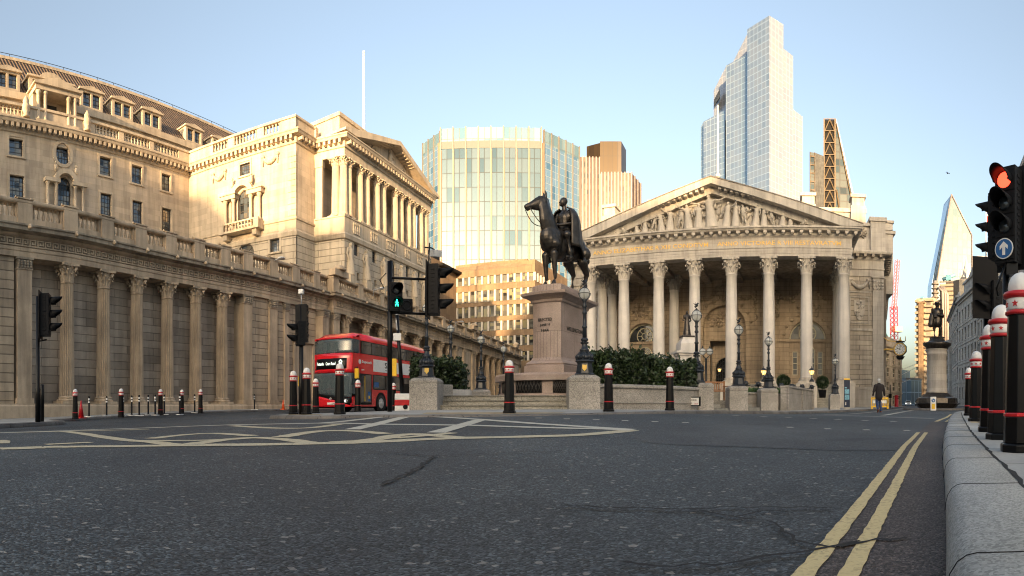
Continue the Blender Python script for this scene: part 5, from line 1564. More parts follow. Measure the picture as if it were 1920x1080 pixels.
# upper blocks behind the pediment
mb = B0()
for s_ in (-1, 1):
    c0 = CM + s_ * 13.6
    mb.box(min(CM + s_ * 9.0, CM + s_ * 17.2), max(CM + s_ * 9.0, CM + s_ * 17.2), 16, 30, 14, 24.6); mb.box(min(CM + s_ * 8.8, CM + s_ * 17.4), max(CM + s_ * 8.8, CM + s_ * 17.4), 15.8, 30.2, 24.602, 25.1)
    for q in (9.9, 16.3):
        c0 = CM + s_ * q
        mb.box(c0 - .95, c0 + .95, 15.6, 18, 20, 25.4); mb.box(c0 - 1.1, c0 + 1.1, 15.5, 18.1, 25.11, 25.35) if False else None
        mb.box(c0 - .8, c0 + .8, 15.8, 17.6, 25.402, 26.5); mb.box(c0 - 1.0, c0 + 1.0, 15.6, 17.8, 26.502, 26.9)
    mb.box(min(CM + s_ * 17.2, CM + s_ * 20.6), max(CM + s_ * 17.2, CM + s_ * 20.6), 14.5, 30, 14, 21.6); mb.box(min(CM + s_ * 17.2, CM + s_ * 20.9), max(CM + s_ * 17.2, CM + s_ * 20.9), 14.3, 30.2, 21.602, 22.0)
    c0 = CM + s_ * 19.8; mb.box(c0 - .7, c0 + .7, 14.2, 16, 22.002, 22.9); mb.box(c0 - .85, c0 + .85, 14.05, 16.1, 22.902, 23.2)
mb.build('roof_blocks', M_['re'], rex)
# mast on the roof
px, py = 1345, 345
q = MRX.inverted() @ P(1346, 62)
fl2 = thing('roof_flagpole', 'thin white flagpole rising from the apex of the exchange pediment', 'flagpole', tuple(MRX @ Vector((q.x, q.y, 21.5))))
mb = MB(); mb.lathe([(.18, 0), (.16, 5), (.13, 5.1), (.07, 13.0)], 8); mb.build('pole', M_['white'], fl2)
mb = MB(); mb.ball((0, 0, 13.1), .13, 8, 6); mb.lathe([(.28, 4.9), (.28, 5.2)], 8); mb.build('collar', M_['white'], fl2)
mb = MB()
for a in (0.6, 2.6, 4.4): mb.tube([(0, 0, 5), (2.2 * cos(a), 2.2 * sin(a), 0)], .025, 4)
mb.build('stays', M_['silver'], fl2)

# ------------------------------------------------------------------ equestrian statue
SP = P(1052, 22.3)
HA = radians(27)                                    # heading of the horse off the line to the viewer
los = -Vector((SP.x, SP.y)).normalized()
def rot2(v, a): return Vector((v.x * cos(a) - v.y * sin(a), v.x * sin(a) + v.y * cos(a)))
hdv = rot2(los, -HA)                                # turned to the viewer's left
SRZ = atan2(hdv.y, hdv.x) + pi / 2                  # local -y is forward
ped = thing('statue_pedestal', 'tall pink granite pedestal with rounded front and carved lettering under the bronze rider', 'pedestal', (SP.x, SP.y, .3), SRZ)
def plan(w_, l, bow, n=8, cut=0):
    pts = [(w_, l)]
    pts += [(-w_, l)]
    for k in range(n + 1):
        t = -1 + 2 * k / n
        pts.append((t * w_, -l - bow * (1 - t * t)))
    return [(x, y) for x, y in pts][::1]
def ring(mb, prof, w_, l, bow):
    """moulded courses round the plan; prof is (grow, z)"""
    rings = [plan(w_ + g, l + g, bow) for g, z in prof]
    n = len(rings[0]); vs = []; fs = []
    for rg, (g, z) in zip(rings, prof): vs += [(x, y, z) for x, y in rg]
    for j in range(len(prof) - 1):
        for k in range(n): fs.append((j * n + k, j * n + (k + 1) % n, (j + 1) * n + (k + 1) % n, (j + 1) * n + k))
    fs += [tuple(range(n - 1, -1, -1)), tuple(range((len(prof) - 1) * n, len(prof) * n))]
    mb.add(vs, fs)
mb = MB(); ring(mb, [(.0, 1.56), (0, 3.72)], .63, 1.25, .14); mb.build('die', M_['pink_gran'], ped)
mb = MB(); ring(mb, [(.26, .9), (.26, 1.22), (.20, 1.25), (.22, 1.3), (.18, 1.36), (.06, 1.45), (.02, 1.555)], .63, 1.25, .14); mb.build('base_moulding', M_['pink_gran'], ped)
mb = MB(); ring(mb, [(.02, 3.722), (.06, 3.76), (.08, 3.84), (.20, 3.92), (.36, 4.0), (.38, 4.1), (.30, 4.13), (.04, 4.2)], .63, 1.25, .14); mb.build('cornice', M_['pink_gran'], ped)
mb = MB(); ring(mb, [(.02, 4.202), (.02, 4.42), (.0, 4.44)], .63, 1.25, .14); mb.build('top_block', M_['pink_gran'], ped)
MS = Matrix.Translation((SP.x, SP.y, .3)) @ Matrix.Rotation(SRZ, 4, 'Z')
for s_, z in (('ERECTED', 3.05), ('JUNE 16', 2.83), ('1844', 2.62)):
    text('carved_lettering', s_, MS @ Matrix.Translation((0, -1.395, z)), {'ERECTED': .62, 'JUNE 16': .46, '1844': .32}[s_], .12, M_['grille'], ped, .012, .01)
text('carved_lettering', 'WELLINGTON', MS @ Matrix.Rotation(pi / 2, 4, 'Z') @ Matrix.Translation((0, -.635, 2.75)), 1.5, .17, M_['grille'], ped, .012, .01)
dr = thing('pedestal_drum', 'round-ended pink granite base with bronze lattice vents below the statue pedestal', 'plinth', (SP.x, SP.y, -.1), SRZ)
mb = MB(); ring(mb, [(.0, .0), (0, .5), (-.05, .52), (-.05, .98), (.0, .98), (.12, 1.0), (.12, 1.2), (.08, 1.28), (-1.2, 1.3)], 2.05, 1.6, 1.15); mb.build('drum', M_['pink_gran'], dr)
for k, (x0, x1) in enumerate(((-1.55, -.95), (-.55, .55), (.95, 1.5))):
    M0 = MB()
    def yq(x): return -1.6 - 1.15 * (1 - (x / 2.05) ** 2) + .02
    nn = 8
    for j in range(nn + 1):
        x = x0 + (x1 - x0) * j / nn
        for d in (-.16, .16):
            xx = max(x0, min(x1, x + d)); M0.tube([(x, yq(x) - .03, .54), (xx, yq(xx) - .03, .96)], .014, 5)
    g = M0.build('vent_lattice', M_['grille'], dr)
    M0 = MB(); M0.add([(x0, yq(x0) - .005, .53), (x1, yq(x1) - .005, .53), (x1, yq(x1) - .005, .97), (x0, yq(x0) - .005, .97), ((x0 + x1) / 2, yq((x0 + x1) / 2) - .004, .53), ((x0 + x1) / 2, yq((x0 + x1) / 2) - .004, .97)], [(0, 4, 5, 3), (4, 1, 2, 5)]); M0.build('vent_back', M_['blackm'], g)
# horse
HS = 1.50
def horse():
    """standing horse, life size, facing -y, feet at z 0, head carried high and turned to its right"""
    mb = MB()
    spine = [(0, -.62, 1.30, .22, .34), (0, -.45, 1.24, .28, .42), (0, -.2, 1.20, .29, .42), (0, .15, 1.20, .30, .40), (0, .45, 1.26, .29, .38), (0, .70, 1.30, .27, .35), (0, .86, 1.28, .2, .26)]
    for x, y, z, rx, rz in spine: mb.ball((x, y, z), (rx, .30, rz), 14, 10)
    mb.ball((0, -.66, 1.22), (.25, .2, .28), 12, 8)
    # neck and head
    nk = [Vector((0, -.52, 1.42)), Vector((0, -.68, 1.70)), Vector((-.015, -.76, 1.95)), Vector((-.04, -.80, 2.16))]
    for a, b, ra, rb in ((0, 1, .31, .27), (1, 2, .27, .22), (2, 3, .22, .175)):
        for k in range(6):
            t = k / 5; p = nk[a] * (1 - t) + nk[b] * t; r = ra * (1 - t) + rb * t
            mb.ball(p, (r * .62, r * 1.1, r * .95), 12, 8)
    hdir = Vector((-.50, -.78, -.36)).normalized()
    h0 = Vector((-.05, -.82, 2.20))
    for t, r, v in ((0, .15, 1.2), (.09, .15, 1.3), (.18, .138, 1.25), (.26, .118, 1.15), (.34, .10, 1.1), (.42, .09, 1.08), (.48, .082, 1.0)):
        p = h0 + hdir * t
        mb.ball(p, (r * .9, r * .9, r * v), 12, 8)
    mb.ball(h0 + hdir * .12 + Vector((0, 0, -.10)), (.07, .07, .09), 10, 7)
    mb.ball(h0 + hdir * .5 + Vector((0, 0, .015)), (.065, .065, .06), 9, 7)
    mb.ball(h0 + hdir * .46 + Vector((0, 0, -.075)), (.055, .055, .04), 9, 7)
    per = Vector((-hdir.y, hdir.x, 0)).normalized()
    for s_ in (-1, 1):
        e = h0 + per * (s_ * .075) - hdir * .06 + Vector((0, 0, .10))
        mb.limb([e, e + Vector((0, 0, .10)), e + hdir * .03 + Vector((0, 0, .19))], [.04, .035, .012], 8)
        mb.ball(h0 + hdir * .16 + per * (s_ * .105) + Vector((0, 0, .05)), .028, 8, 6)
        mb.ball(h0 + hdir * .5 + per * (s_ * .05) + Vector((0, 0, .02)), .022, 8, 6)
    # mane crest
    for k in range(14):
        t = k / 13; p = nk[0] * (1 - t) + nk[3] * t
        mb.ball(p + Vector((.02, .19 - .06 * t, .06 + .05 * t)), (.035, .07, .09), 8, 6)
    # legs
    for s_ in (-1, 1):
        fx = .17 * s_; fy = -.56 + (-.03 * s_)
        mb.limb([(fx, fy, 1.12), (fx, fy - .03, .86), (fx, fy - .01, .52), (fx, fy + .02, .22), (fx, fy - .03, .11)], [.15, .105, .068, .046, .055], 10)
        mb.ball((fx, fy - .01, .54), (.062, .066, .075), 9, 7)
        mb.lathe([(.085, 0), (.075, .06), (.055, .10)], 12, fx, fy - .05)
        hx = .17 * s_; hy = .74 + .10 * s_
        mb.limb([(hx, hy - .03, 1.15), (hx * 1.02, hy - .12, .90), (hx, hy + .13, .58), (hx, hy + .08, .26), (hx, hy + .02, .12)], [.21, .15, .075, .048, .055], 10)
        mb.ball((hx, hy + .14, .60), (.05, .07, .07), 9, 7)
        mb.lathe([(.082, 0), (.072, .06), (.055, .10)], 12, hx, hy + .0)
    # tail
    mb.limb([(0, .95, 1.40), (.01, 1.10, 1.30), (.02, 1.18, 1.05), (.02, 1.18, .78), (.02, 1.14, .48), (.02, 1.12, .38)], [.06, .075, .10, .10, .06, .015], 10)
    return mb
stt = thing('rider_statue', 'dark bronze statue of a cloaked man riding a standing horse on a pink pedestal', 'statue', (SP.x + .17, SP.y, 4.74), SRZ - radians(9))
hm = horse()
for v in hm.v: v.y -= .12; v *= HS
ho = place('horse', remesh(hm, .028, 3), M_['bronze'], stt)
# rider: continuous body, cloak as clothing
def rider():
    mb = MB()
    hip = Vector((0, .12, 1.62)); ch = Vector((0, .10, 2.02)); nk = Vector((0, .08, 2.27)); hd = Vector((-.02, .05, 2.45))
    mb.ball(hip, (.20, .17, .17), 12, 8); mb.limb([hip, ch], [.165, .19], 12); mb.ball(ch, (.225, .15, .23), 12, 8); mb.limb([ch + Vector((0, 0, .12)), nk + Vector((0, 0, .04))], [.09, .065], 10)
    mb.ball(hd, (.092, .108, .135), 14, 10); f = Vector((-.55, -.83, 0)); 
    mb.ball(hd + f * .10 + Vector((0, 0, -.01)), (.02, .03, .03), 8, 6); mb.ball(hd + f * .075 + Vector((0, 0, -.075)), (.045, .045, .035), 8, 6)
    mb.ball(hd + Vector((.01, .03, .045)), (.102, .115, .105), 12, 8)
    for s_ in (-1, 1):
        mb.limb([hip + Vector((.1 * s_, -.02, 0)), Vector((.36 * s_, -.30, 1.40)), Vector((.36 * s_, -.16, .98)), Vector((.36 * s_, -.14, .86))], [.125, .10, .07, .05], 10)
        mb.limb([(.36 * s_, -.10, .83), (.37 * s_, -.32, .80)], [.048, .042], 9)
        sh = ch + Vector((.23 * s_, 0, .11))
        el = Vector((.33 * s_, .05, 1.80)); wr = Vector((.06 * s_, -.22, 1.74)) if s_ > 0 else Vector((-.10, -.26, 1.72))
        mb.limb([sh, el, wr], [.085, .062, .042], 9)
        mb.ball(wr + Vector((-.03 * s_, -.04, 0)), (.05, .045, .045), 9, 7)
        for q in range(4): mb.limb([wr + Vector((-.05 * s_, -.05, .03 - .02 * q)), wr + Vector((-.02 * s_, -.10, .025 - .02 * q))], [.013, .011], 6)
    return mb
rm = rider()
for v in rm.v: v.y -= .12; v *= HS
ro = place('rider', remesh(rm, .024, 2), M_['bronze'], stt)
mb = MB(); vs = []; nA, nB = 22, 12
for j in range(nB + 1):
    t = j / nB
    for i in range(nA + 1):
        a = radians(-35) + radians(250) * i / nA        # open at the front left
        fold = 1 + .07 * sin(i * 2.1 + 3 * t) * t
        rx = (.15 + .26 * min(1, t * 3.2) + .06 * t) * fold; ry = (.13 + .15 * min(1, t * 3) + .24 * t) * fold
        z = 2.30 - .14 * min(1, t * 3.2) - 1.22 * max(0, t - .2) / .8 * (1 - .18 * (1 if i < 5 or i > 19 else 0) * t)
        vs.append(((rx * cos(a)), .10 + ry * sin(a) + .10 * t, z))
fs = []
for j in range(nB):
    for i in range(nA): fs.append((j * (nA + 1) + i, j * (nA + 1) + i + 1, (j + 1) * (nA + 1) + i + 1, (j + 1) * (nA + 1) + i))
mb.add([(x * HS, (y - .12) * HS, z * HS) for x, y, z in vs], fs, True)
ck = mb.build('cloak', M_['bronze'], ro)
so_ = ck.modifiers.new("solid", 'SOLIDIFY'); so_.thickness = .05; so_.offset = -1
mb = MB()
h0 = Vector((-.05, -.82, 2.20)); hdir = Vector((-.50, -.78, -.36)).normalized()
mouth = h0 + hdir * .42 + Vector((0, 0, -.05))
for s_ in (-1, 1):
    per = Vector((-hdir.y, hdir.x, 0)).normalized() * (.06 * s_)
    a = mouth + per; b = Vector((.0 if s_ > 0 else -.05, -.42, 1.70))
    pts = [a * (1 - t) + b * t + Vector((-.10 * (s_ < 0), -.12 * sin(pi * t) * (s_ < 0), -.20 * sin(pi * t))) for t in [k / 8 for k in range(9)]]
    mb.tube([(p.x * HS, (p.y - .12) * HS, p.z * HS) for p in pts], .016, 6)
mb.build('reins', M_['bronze'], stt)
mb = MB()
pts = [(.30, -.12, 1.42), (.33, -.05, 1.1), (.35, -.02, .98)]
mb.cbox((0, .12 * HS - .18, 1.60 * HS), .62 * HS, .62 * HS, .05 * HS)
for s_ in (-1, 1): mb.torus((.365 * s_ * HS, (-.22 - .12) * HS, .80 * HS), .075 * HS, .014 * HS, 14, 6, 'Y'); mb.tube([(.30 * s_ * HS, (-.0 - .12) * HS, 1.5 * HS), (.36 * s_ * HS, (-.2 - .12) * HS, .88 * HS)], .015, 5)
mb.build('saddle', M_['bronze'], stt)

# steps up to the statue, plinths, planters
def at3(p, z): return (p.x, p.y, z)
s0, s1 = P(806, 17.9), P(1072, 17.2)
stp = thing('stone_steps', 'three long granite steps below the statue between the two lamp plinths', 'steps', at3((s0 + s1) / 2, -.2))
Ms = FR(s0, s1); Ls = (s1 - s0).length
for k in range(3):
    mb = MB(Ms); mb.box(-.1, Ls + .1, .36 * k, 4.5, -.5 if k == 0 else -.19 + .165 * k, -.065 + .165 * k); mb.box(-.1, Ls + .1, .36 * k - .04, 4.5, -.064 + .165 * k, -.025 + .165 * k)
    mb.build('step', M_['step'], stp, .012)
mb = MB(Ms); mb.box(-.1, Ls + .3, 1.1, 16, -.6, .303); tr = mb.build('terrace', M_['flag']); struct(tr)
def plinth(nm, lab, p, face, wd, z0, z1, cap=True, grp=None, mat='plinth_gran'):
    t = thing(nm, lab, 'plinth', at3(p, z0), face, grp)
    h = z1 - z0; w_ = wd / 2
    mb = MB(); mb.box(-w_, w_, -w_, w_, -.3, h - .16); mb.build('block', M_[mat], t, .02)
    mb = MB(); 
    vs = []; prof = [(w_, h - .158), (w_ * .99, h - .10), (w_ * .86, h - .04), (w_ * .72, h)]
    mb.lathe([(r * 1.4142, z) for r, z in prof], 4, a0=pi / 4, smooth=False); mb.build('cap', M_[mat], t)
    return t
fa = lambda p: -atan2(p.x, p.y)
p1, p2 = P(1093, 17.0), P(800, 17.9)
plinth('lamp_plinth', 'grey granite plinth under the lamp post right of the statue steps', p1, fa(p1) + .12, .98, -.2, .92)
plinth('lamp_plinth', 'grey granite plinth under the lamp post left of the statue steps', p2, fa(p2) - .25, .95, -.2, .88)
# hedge planter wall
w0, w1 = P(1118, 17.3), P(1314, 21.2)
hw_ = thing('planter_wall', 'low grey granite wall with rounded coping in front of the dark hedge', 'wall', at3((w0 + w1) / 2, -.25))
Mh = FR(w0, w1); Lh = (w1 - w0).length
arc = [Vector((Lh * t, -.35 * sin(pi * t))) for t in [k / 12 for k in range(13)]]
arcw = [tuple((Mh @ Vector((p.x, p.y, 0))).xy) for p in arc]
mb = WB(); mb.sweep([(0, -.6), (0, .02), (.05, .03), (.05, .06), (0, .07), (0, .52), (-.35, .52), (-.35, -.6)], arcw); mb.build('wall', M_['plinth_gran'], hw_)
mb = WB(); mb.sweep([(.03, .522), (.08, .56), (.08, .62), (.02, .67), (-.30, .67), (-.38, .6), (-.38, .522)], arcw); mb.build('coping', M_['plinth_gran'], hw_)
pq = P(1321, 21.3)
plinth('gate_pier', 'square granite pier with rounded top at the right end of the hedge wall', pq, fa(pq) + .2, .62, -.25, .85)
ns = thing('street_sign', 'small white street nameplate in a black frame on the hedge wall', 'sign', at3(P(1296, 20.55), .1), fa(P(1296, 20.6)) - .55)
mb = MB(); mb.box(-.42, .42, -.06, .02, -.17, .19); mb.build('frame', M_['black'], ns, .01)
mb = MB(); mb.box(-.18, .38, -.075, -.062, -.13, .15); pl = mb.build('plate', M_['white'], ns)
MN = Matrix.Translation(ns.location) @ Matrix.Rotation(ns['_rz'], 4, 'Z')
text('lettering', 'CORNHILL', MN @ Matrix.Translation((.1, -.0765, .06)), .46, .08, M_['black'], pl, .004)
text('lettering', 'EC3', MN @ Matrix.Translation((.27, -.0765, -.08)), .13, .05, M_['red'], pl, .004)
mb = MB(); mb.ball((-.29, -.065, .04), (.06, .012, .07), 8, 6); mb.box(-.34, -.24, -.075, -.06, -.12, -.06); mb.build('crest', M_['silver'], ns)
def hedge(nm, lab, outline, z0, ztop, n, seed, leafs=.12):
    """clipped but shaggy yew hedge: dark heart plus thousands of leaf sprays through its volume"""
    rd = random.Random(seed)
    xs = [p.x for p in outline]; ys = [p.y for p in outline]
    c = sum(outline, Vector((0, 0))) / len(outline)
    t = thing(nm, lab, 'hedge', (c.x, c.y, z0))
    def inside(p):
        k = False
        for i in range(len(outline)):
            a, b = outline[i], outline[i - 1]
            if (a.y > p.y) != (b.y > p.y) and p.x < (b.x - a.x) * (p.y - a.y) / (b.y - a.y) + a.x: k = not k
        return k
    mb = WB(); q = [c + (p - c) * .86 for p in outline]
    zt = lambda p: z0 + (ztop(p) - z0)
    mb.prism([tuple(p) for p in q], z0 - .05, [zt(p) - .22 for p in q]); hs_ = mb.build('stems', M_['soil'], t)
    mb = WB(); cnt = 0
    while cnt < n:
        if rd.random() < .72:
            i = rd.randrange(len(outline)); a, b = outline[i], outline[i - 1]
            p = a + (b - a) * rd.random(); p = p + (c - p).normalized() * rd.uniform(-.05, .16); h = rd.random() ** .9
        else:
            p = Vector((rd.uniform(min(xs), max(xs)), rd.uniform(min(ys), max(ys)))); h = rd.uniform(.93, 1.02)
            if not inside(p): continue
        lump = .13 * sin(p.x * 3.1 + 1.3) * cos(p.y * 2.7) + .09 * sin(p.x * 7.7 + p.y * 5) + .05 * sin(p.x * 17 + p.y * 13)
        top = zt(p) + lump
        z = z0 + (top - z0) * h + (rd.random() < .12) * rd.uniform(0, .18)
        p = p + (p - c).normalized() * (lump * .8 - .12 * max(0, h - .85) * 3)
        s = rd.uniform(.6, 1.3) * leafs
        d = Vector((rd.gauss(0, .7), rd.gauss(0, .7), rd.gauss(.35, .6))) + Vector((p.x - c.x, p.y - c.y, 0)).normalized() * .6
        d.normalize(); w_ = d.cross(Vector((rd.gauss(0, 1), rd.gauss(0, 1), rd.gauss(0, 1)))).normalized()
        o = Vector((p.x, p.y, z))
        mb.add([o - d * s * .4 - w_ * s * .12, o + d * s * .1 - w_ * s * .34, o + d * s * .75, o + d * s * .1 + w_ * s * .34, o - d * s * .4 + w_ * s * .12], [(0, 1, 2, 3, 4)])
        cnt += 1
    f = mb.build('leaves', M_['leaf'], t)
    return t
def hz(a, b, c_=0):
    return lambda p: a + (b - a) * max(0, min(1, (p.x - 2.6) / 5.2)) + c_
ho_ = [Vector(p.xy) for p in (P(1106, 18.2), P(1150, 18.2), P(1200, 18.9), P(1250, 19.8), P(1302, 21.2), P(1308, 22.6), P(1270, 23.2), P(1200, 22.6), P(1130, 21.5), P(1108, 20))]
hedge('yew_hedge', 'long dark green yew hedge behind the planter wall right of the statue', ho_, .45, hz(1.80, 1.62), 15000, 3)
hl = [Vector(p.xy) for p in (P(776, 21), P(800, 20.4), P(836, 20.6), P(868, 21.6), P(876, 23), P(850, 24.5), P(800, 24.5), P(770, 23))]
hedge('yew_hedge', 'rounded dark green yew hedge behind the lamp plinth left of the statue', hl, .25, lambda p: 1.75 - .22 * max(0, (p.x + 2.6)) ** 1.5, 8000, 9)
l0, l1 = P(822, 19.2), P(886, 20.2)
lw_ = thing('low_wall', 'low granite wall in front of the left hedge', 'wall', at3((l0 + l1) / 2, 0))
mb = MB(FR(l0, l1)); L = (l1 - l0).length; mb.box(0, L * .42, 0, .4, -.2, .72); mb.build('wall', M_['plinth_gran'], lw_, .02)
mb = MB(FR(l0, l1)); mb.box(L * .425, L, .03, .4, -.2, .55); mb.build('wall', M_['grey_st'], lw_, .02)
# ------------------------------------------------------------------ lamp standards
def lamp(lab, p, z0, gh, gr, rz=0.3, dragon=True, badge=False, grp='ornate iron lamp standards'):
    """cast-iron standard; gh = height of the globe centre over the base, gr = globe radius"""
    t = thing('lamp_standard', lab, 'street lamp', (p.x, p.y, z0), rz, grp)
    k = gh / 2.6
    mb = MB()
    mb.lathe([(.34 * k, 0), (.34 * k, .06 * k), (.29 * k, .09 * k), (.245 * k, .38 * k), (.26 * k, .42 * k), (.32 * k, .46 * k), (.30 * k, .50 * k)], 8, smooth=False)
    mb.lathe([(.22 * k, .5 * k), (.26 * k, .56 * k), (.25 * k, .64 * k), (.15 * k, .72 * k), (.12 * k, .78 * k), (.17 * k, .82 * k), (.12 * k, .86 * k), (.085 * k, .98 * k), (.085 * k, 1.1 * k), (.12 * k, 1.13 * k), (.12 * k, 1.17 * k), (.07 * k, 1.21 * k)], 14)
    for q in range(8):
        a = pi / 4 * q + .2
        mb.ball((.24 * k * cos(a), .24 * k * sin(a), .60 * k), (.06 * k, .06 * k, .09 * k), 7, 5)
        mb.limb([(.26 * k * cos(a), .26 * k * sin(a), .52 * k), (.20 * k * cos(a), .20 * k * sin(a), .70 * k), (.1 * k * cos(a), .1 * k * sin(a), .80 * k)], [.03 * k, .03 * k, .02 * k], 6)
        mb.ball((.10 * k * cos(a), .10 * k * sin(a), 1.05 * k), .035 * k, 6, 5)
    mb.build('base', M_['iron'], t)
    mb = MB(); h = gh - gr * 1.25
    mb.lathe([(.065 * k, 1.2 * k), (.058 * k, 1.5 * k), (.085 * k, 1.53 * k), (.085 * k, 1.57 * k), (.055 * k, 1.6 * k), (.045 * k, h - .42 * k), (.08 * k, h - .38 * k), (.08 * k, h - .33 * k), (.05 * k, h - .3 * k), (.05 * k, h - .2 * k), (.085 * k, h - .16 * k), (.05 * k, h - .1 * k), (.06 * k, h), (gr * .55, h + gr * .32)], 12)
    mb.build('shaft', M_['iron'], t)
    mb = MB(); mb.ball((0, 0, gh), gr, 20, 14); gl = mb.build('globe', M_['lampglass'], t)
    mb = MB(); mb.lathe([(.03, gh - gr * .9), (.05, gh - gr * .3), (.04, gh + .1 * gr), (.01, gh + .35 * gr)], 8); mb.build('burner', M_['cream'], gl)
    mb = MB()
    mb.torus((0, 0, gh), gr * 1.02, gr * .07, 24, 6)
    for a in range(3):
        pts = [(gr * 1.02 * cos(b) * cos(a * pi / 3), gr * 1.02 * cos(b) * sin(a * pi / 3), gh + gr * 1.02 * sin(b)) for b in [2 * pi * q / 20 for q in range(21)]]
        mb.tube(pts, gr * .05, 5)
    mb.lathe([(gr * .45, gh + gr * .92), (gr * .4, gh + gr * 1.08), (gr * .15, gh + gr * 1.2), (gr * .18, gh + gr * 1.35)], 10)
    if dragon:
        z = gh + gr * 1.35
        mb.limb([(-.25 * gr, 0, z + .2 * gr), (.1 * gr, 0, z + .5 * gr), (.25 * gr, 0, z + .95 * gr)], [.16 * gr, .2 * gr, .12 * gr], 7)
        for s_ in (-1, 1): mb.limb([(.0, s_ * .1 * gr, z + .55 * gr), (-.5 * gr, s_ * .3 * gr, z + .95 * gr)], [.14 * gr, .03 * gr], 6)
        mb.limb([(-.25 * gr, 0, z + .2 * gr), (-.55 * gr, 0, z + .35 * gr)], [.08 * gr, .03 * gr], 6); mb.ball((.4 * gr, 0, z + .95 * gr), (.18 * gr, .09 * gr, .09 * gr), 7, 5)
    mb.build('cage', M_['iron'], gl)
    if badge:
        mb = MB(); M = Matrix.Rotation(-rz + fa(p), 4, 'Z')
        mb.extr([(-.07, .34), (.07, .34), (.07, .22), (0, .14), (-.07, .22)], -.30, -.24, M); mb.build('shield', M_['gold'], t)
    return t
pl_ = lambda lab, x, r, zb, yg, gp, **k: lamp(lab, P(x, r), zb, zat(yg, r) - zb, gp * r / 1000, **k)
pl_('tall iron lamp standard with a gold shield on the plinth right of the statue steps', 1096, 17.0, .90, 551, 11.3, badge=True)
pl_('iron lamp standard on the plinth left of the statue steps, behind the signal arm', 800, 17.9, .86, 578, 8.5, badge=True)
pl_('iron lamp standard rising out of the left hedge', 845, 27, .3, 617, 7.3)
pl_('iron lamp standard beside the left hedge, leftmost of the two behind the round plinth', 902, 27, .72, 637, 7.3)
pl_('smallest iron lamp standard just left of the statue, behind the black bollard', 944, 31, .5, 655, 6)
pl_('tall iron lamp standard at the right end of the yew hedge', 1306, 21.5, .86, 592, 10.3)
pl_('iron lamp standard on the stone block just right of the wooden bench', 1385, 24, .80, 619, 8.8)
pl_('iron lamp standard on the second stone block beside the flower bed', 1441, 27.5, .80, 640, 7.6)
pl_('iron lamp standard on the narrow block left of the map totem', 1566, 33, .62, 678, 6.2)
p = P(902, 27); plinth('lamp_plinth', 'grey stone plinth under the lamp beside the left hedge', p, fa(p), .95, -.1, .74)
p = P(1381, 24); plinth('lamp_plinth', 'stone block under a lamp post between the bench steps and the flower bed steps', p, fa(p) + .25, .85, -.3, .82)
p = P(1439, 27.5); plinth('lamp_plinth', 'stone block under the lamp post at the right of the flower bed steps', p, fa(p) + .25, .92, -.3, .82)
p = P(1564, 33); plinth('lamp_plinth', 'narrow stone block under the lamp post beside the map totem', p, fa(p) + .2, .62, -.35, .64)
# double lantern
p = P(1324, 30); t = thing('twin_lantern', 'small black twin lantern post behind the bench', 'street lamp', (p.x, p.y, .3), fa(p))
mb = MB(); mb.lathe([(.25, 0), (.22, .3), (.12, .6), (.06, .9), (.05, 2.2), (.08, 2.25), (.04, 2.3)], 10); mb.tube([(-.2, 0, 2.45), (0, 0, 2.25), (.2, 0, 2.45)], .03, 6); mb.build('post', M_['iron'], t)
for s_ in (-1, 1):
    mb = MB(); mb.ball((s_ * .2, 0, 2.66), .19, 14, 10); g = mb.build('globe', M_['lampglass'], t)
    mb = MB(); mb.torus((s_ * .2, 0, 2.66), .19, .016, 18, 5); mb.torus((s_ * .2, 0, 2.66), .19, .012, 18, 5, 'Y'); mb.lathe([(.08, 2.83), (.03, 2.92), (.02, 3.0)], 8, s_ * .2, 0); mb.build('cage', M_['iron'], g)
# lit lanterns by the porch
for x, y, r, lab in ((1432, 697, 47, 'lit black lantern on the column foot left of the big window'), (1522, 697, 47, 'lit black lantern on the column foot right of the big window'), (1349, 693, 57, 'lit wall lantern inside the porch, left of the gate')):
    p = P(x, r); z = zat(y, r)
    t = thing('lantern', lab, 'lantern', (p.x, p.y, z), fa(p))
    k = .9 if r < 50 else .75
    mb = MB(); mb.lathe([(.14 * k, -.28 * k), (.26 * k, .1 * k)], 6, smooth=False); mb.build('lit_glass', M_['lit'], t)
    mb = MB(); mb.lathe([(.29 * k, .102 * k), (.30 * k, .14 * k), (.16 * k, .32 * k), (.05 * k, .38 * k), (.03 * k, .55 * k)], 6, smooth=False)
    for q in range(6):
        a = q * pi / 3; mb.tube([(.145 * k * cos(a), .145 * k * sin(a), -.29 * k), (.27 * k * cos(a), .27 * k * sin(a), .1 * k)], .018 * k, 4)
    mb.lathe([(.15 * k, -.32 * k), (.15 * k, -.285 * k)], 6)
    if r < 50: mb.lathe([(.03, -.32 * k), (.03, -.55), (.05, -.6), (.10, -.65), (.22, -.8), (.22, -.88)], 8)
    else: mb.tube([(0, 0, -.3), (0, 0, -.5), (-.3, .3, -.6), (-.35, .7, -.5)], .04, 6)
    mb.build('frame', M_['iron'], t)

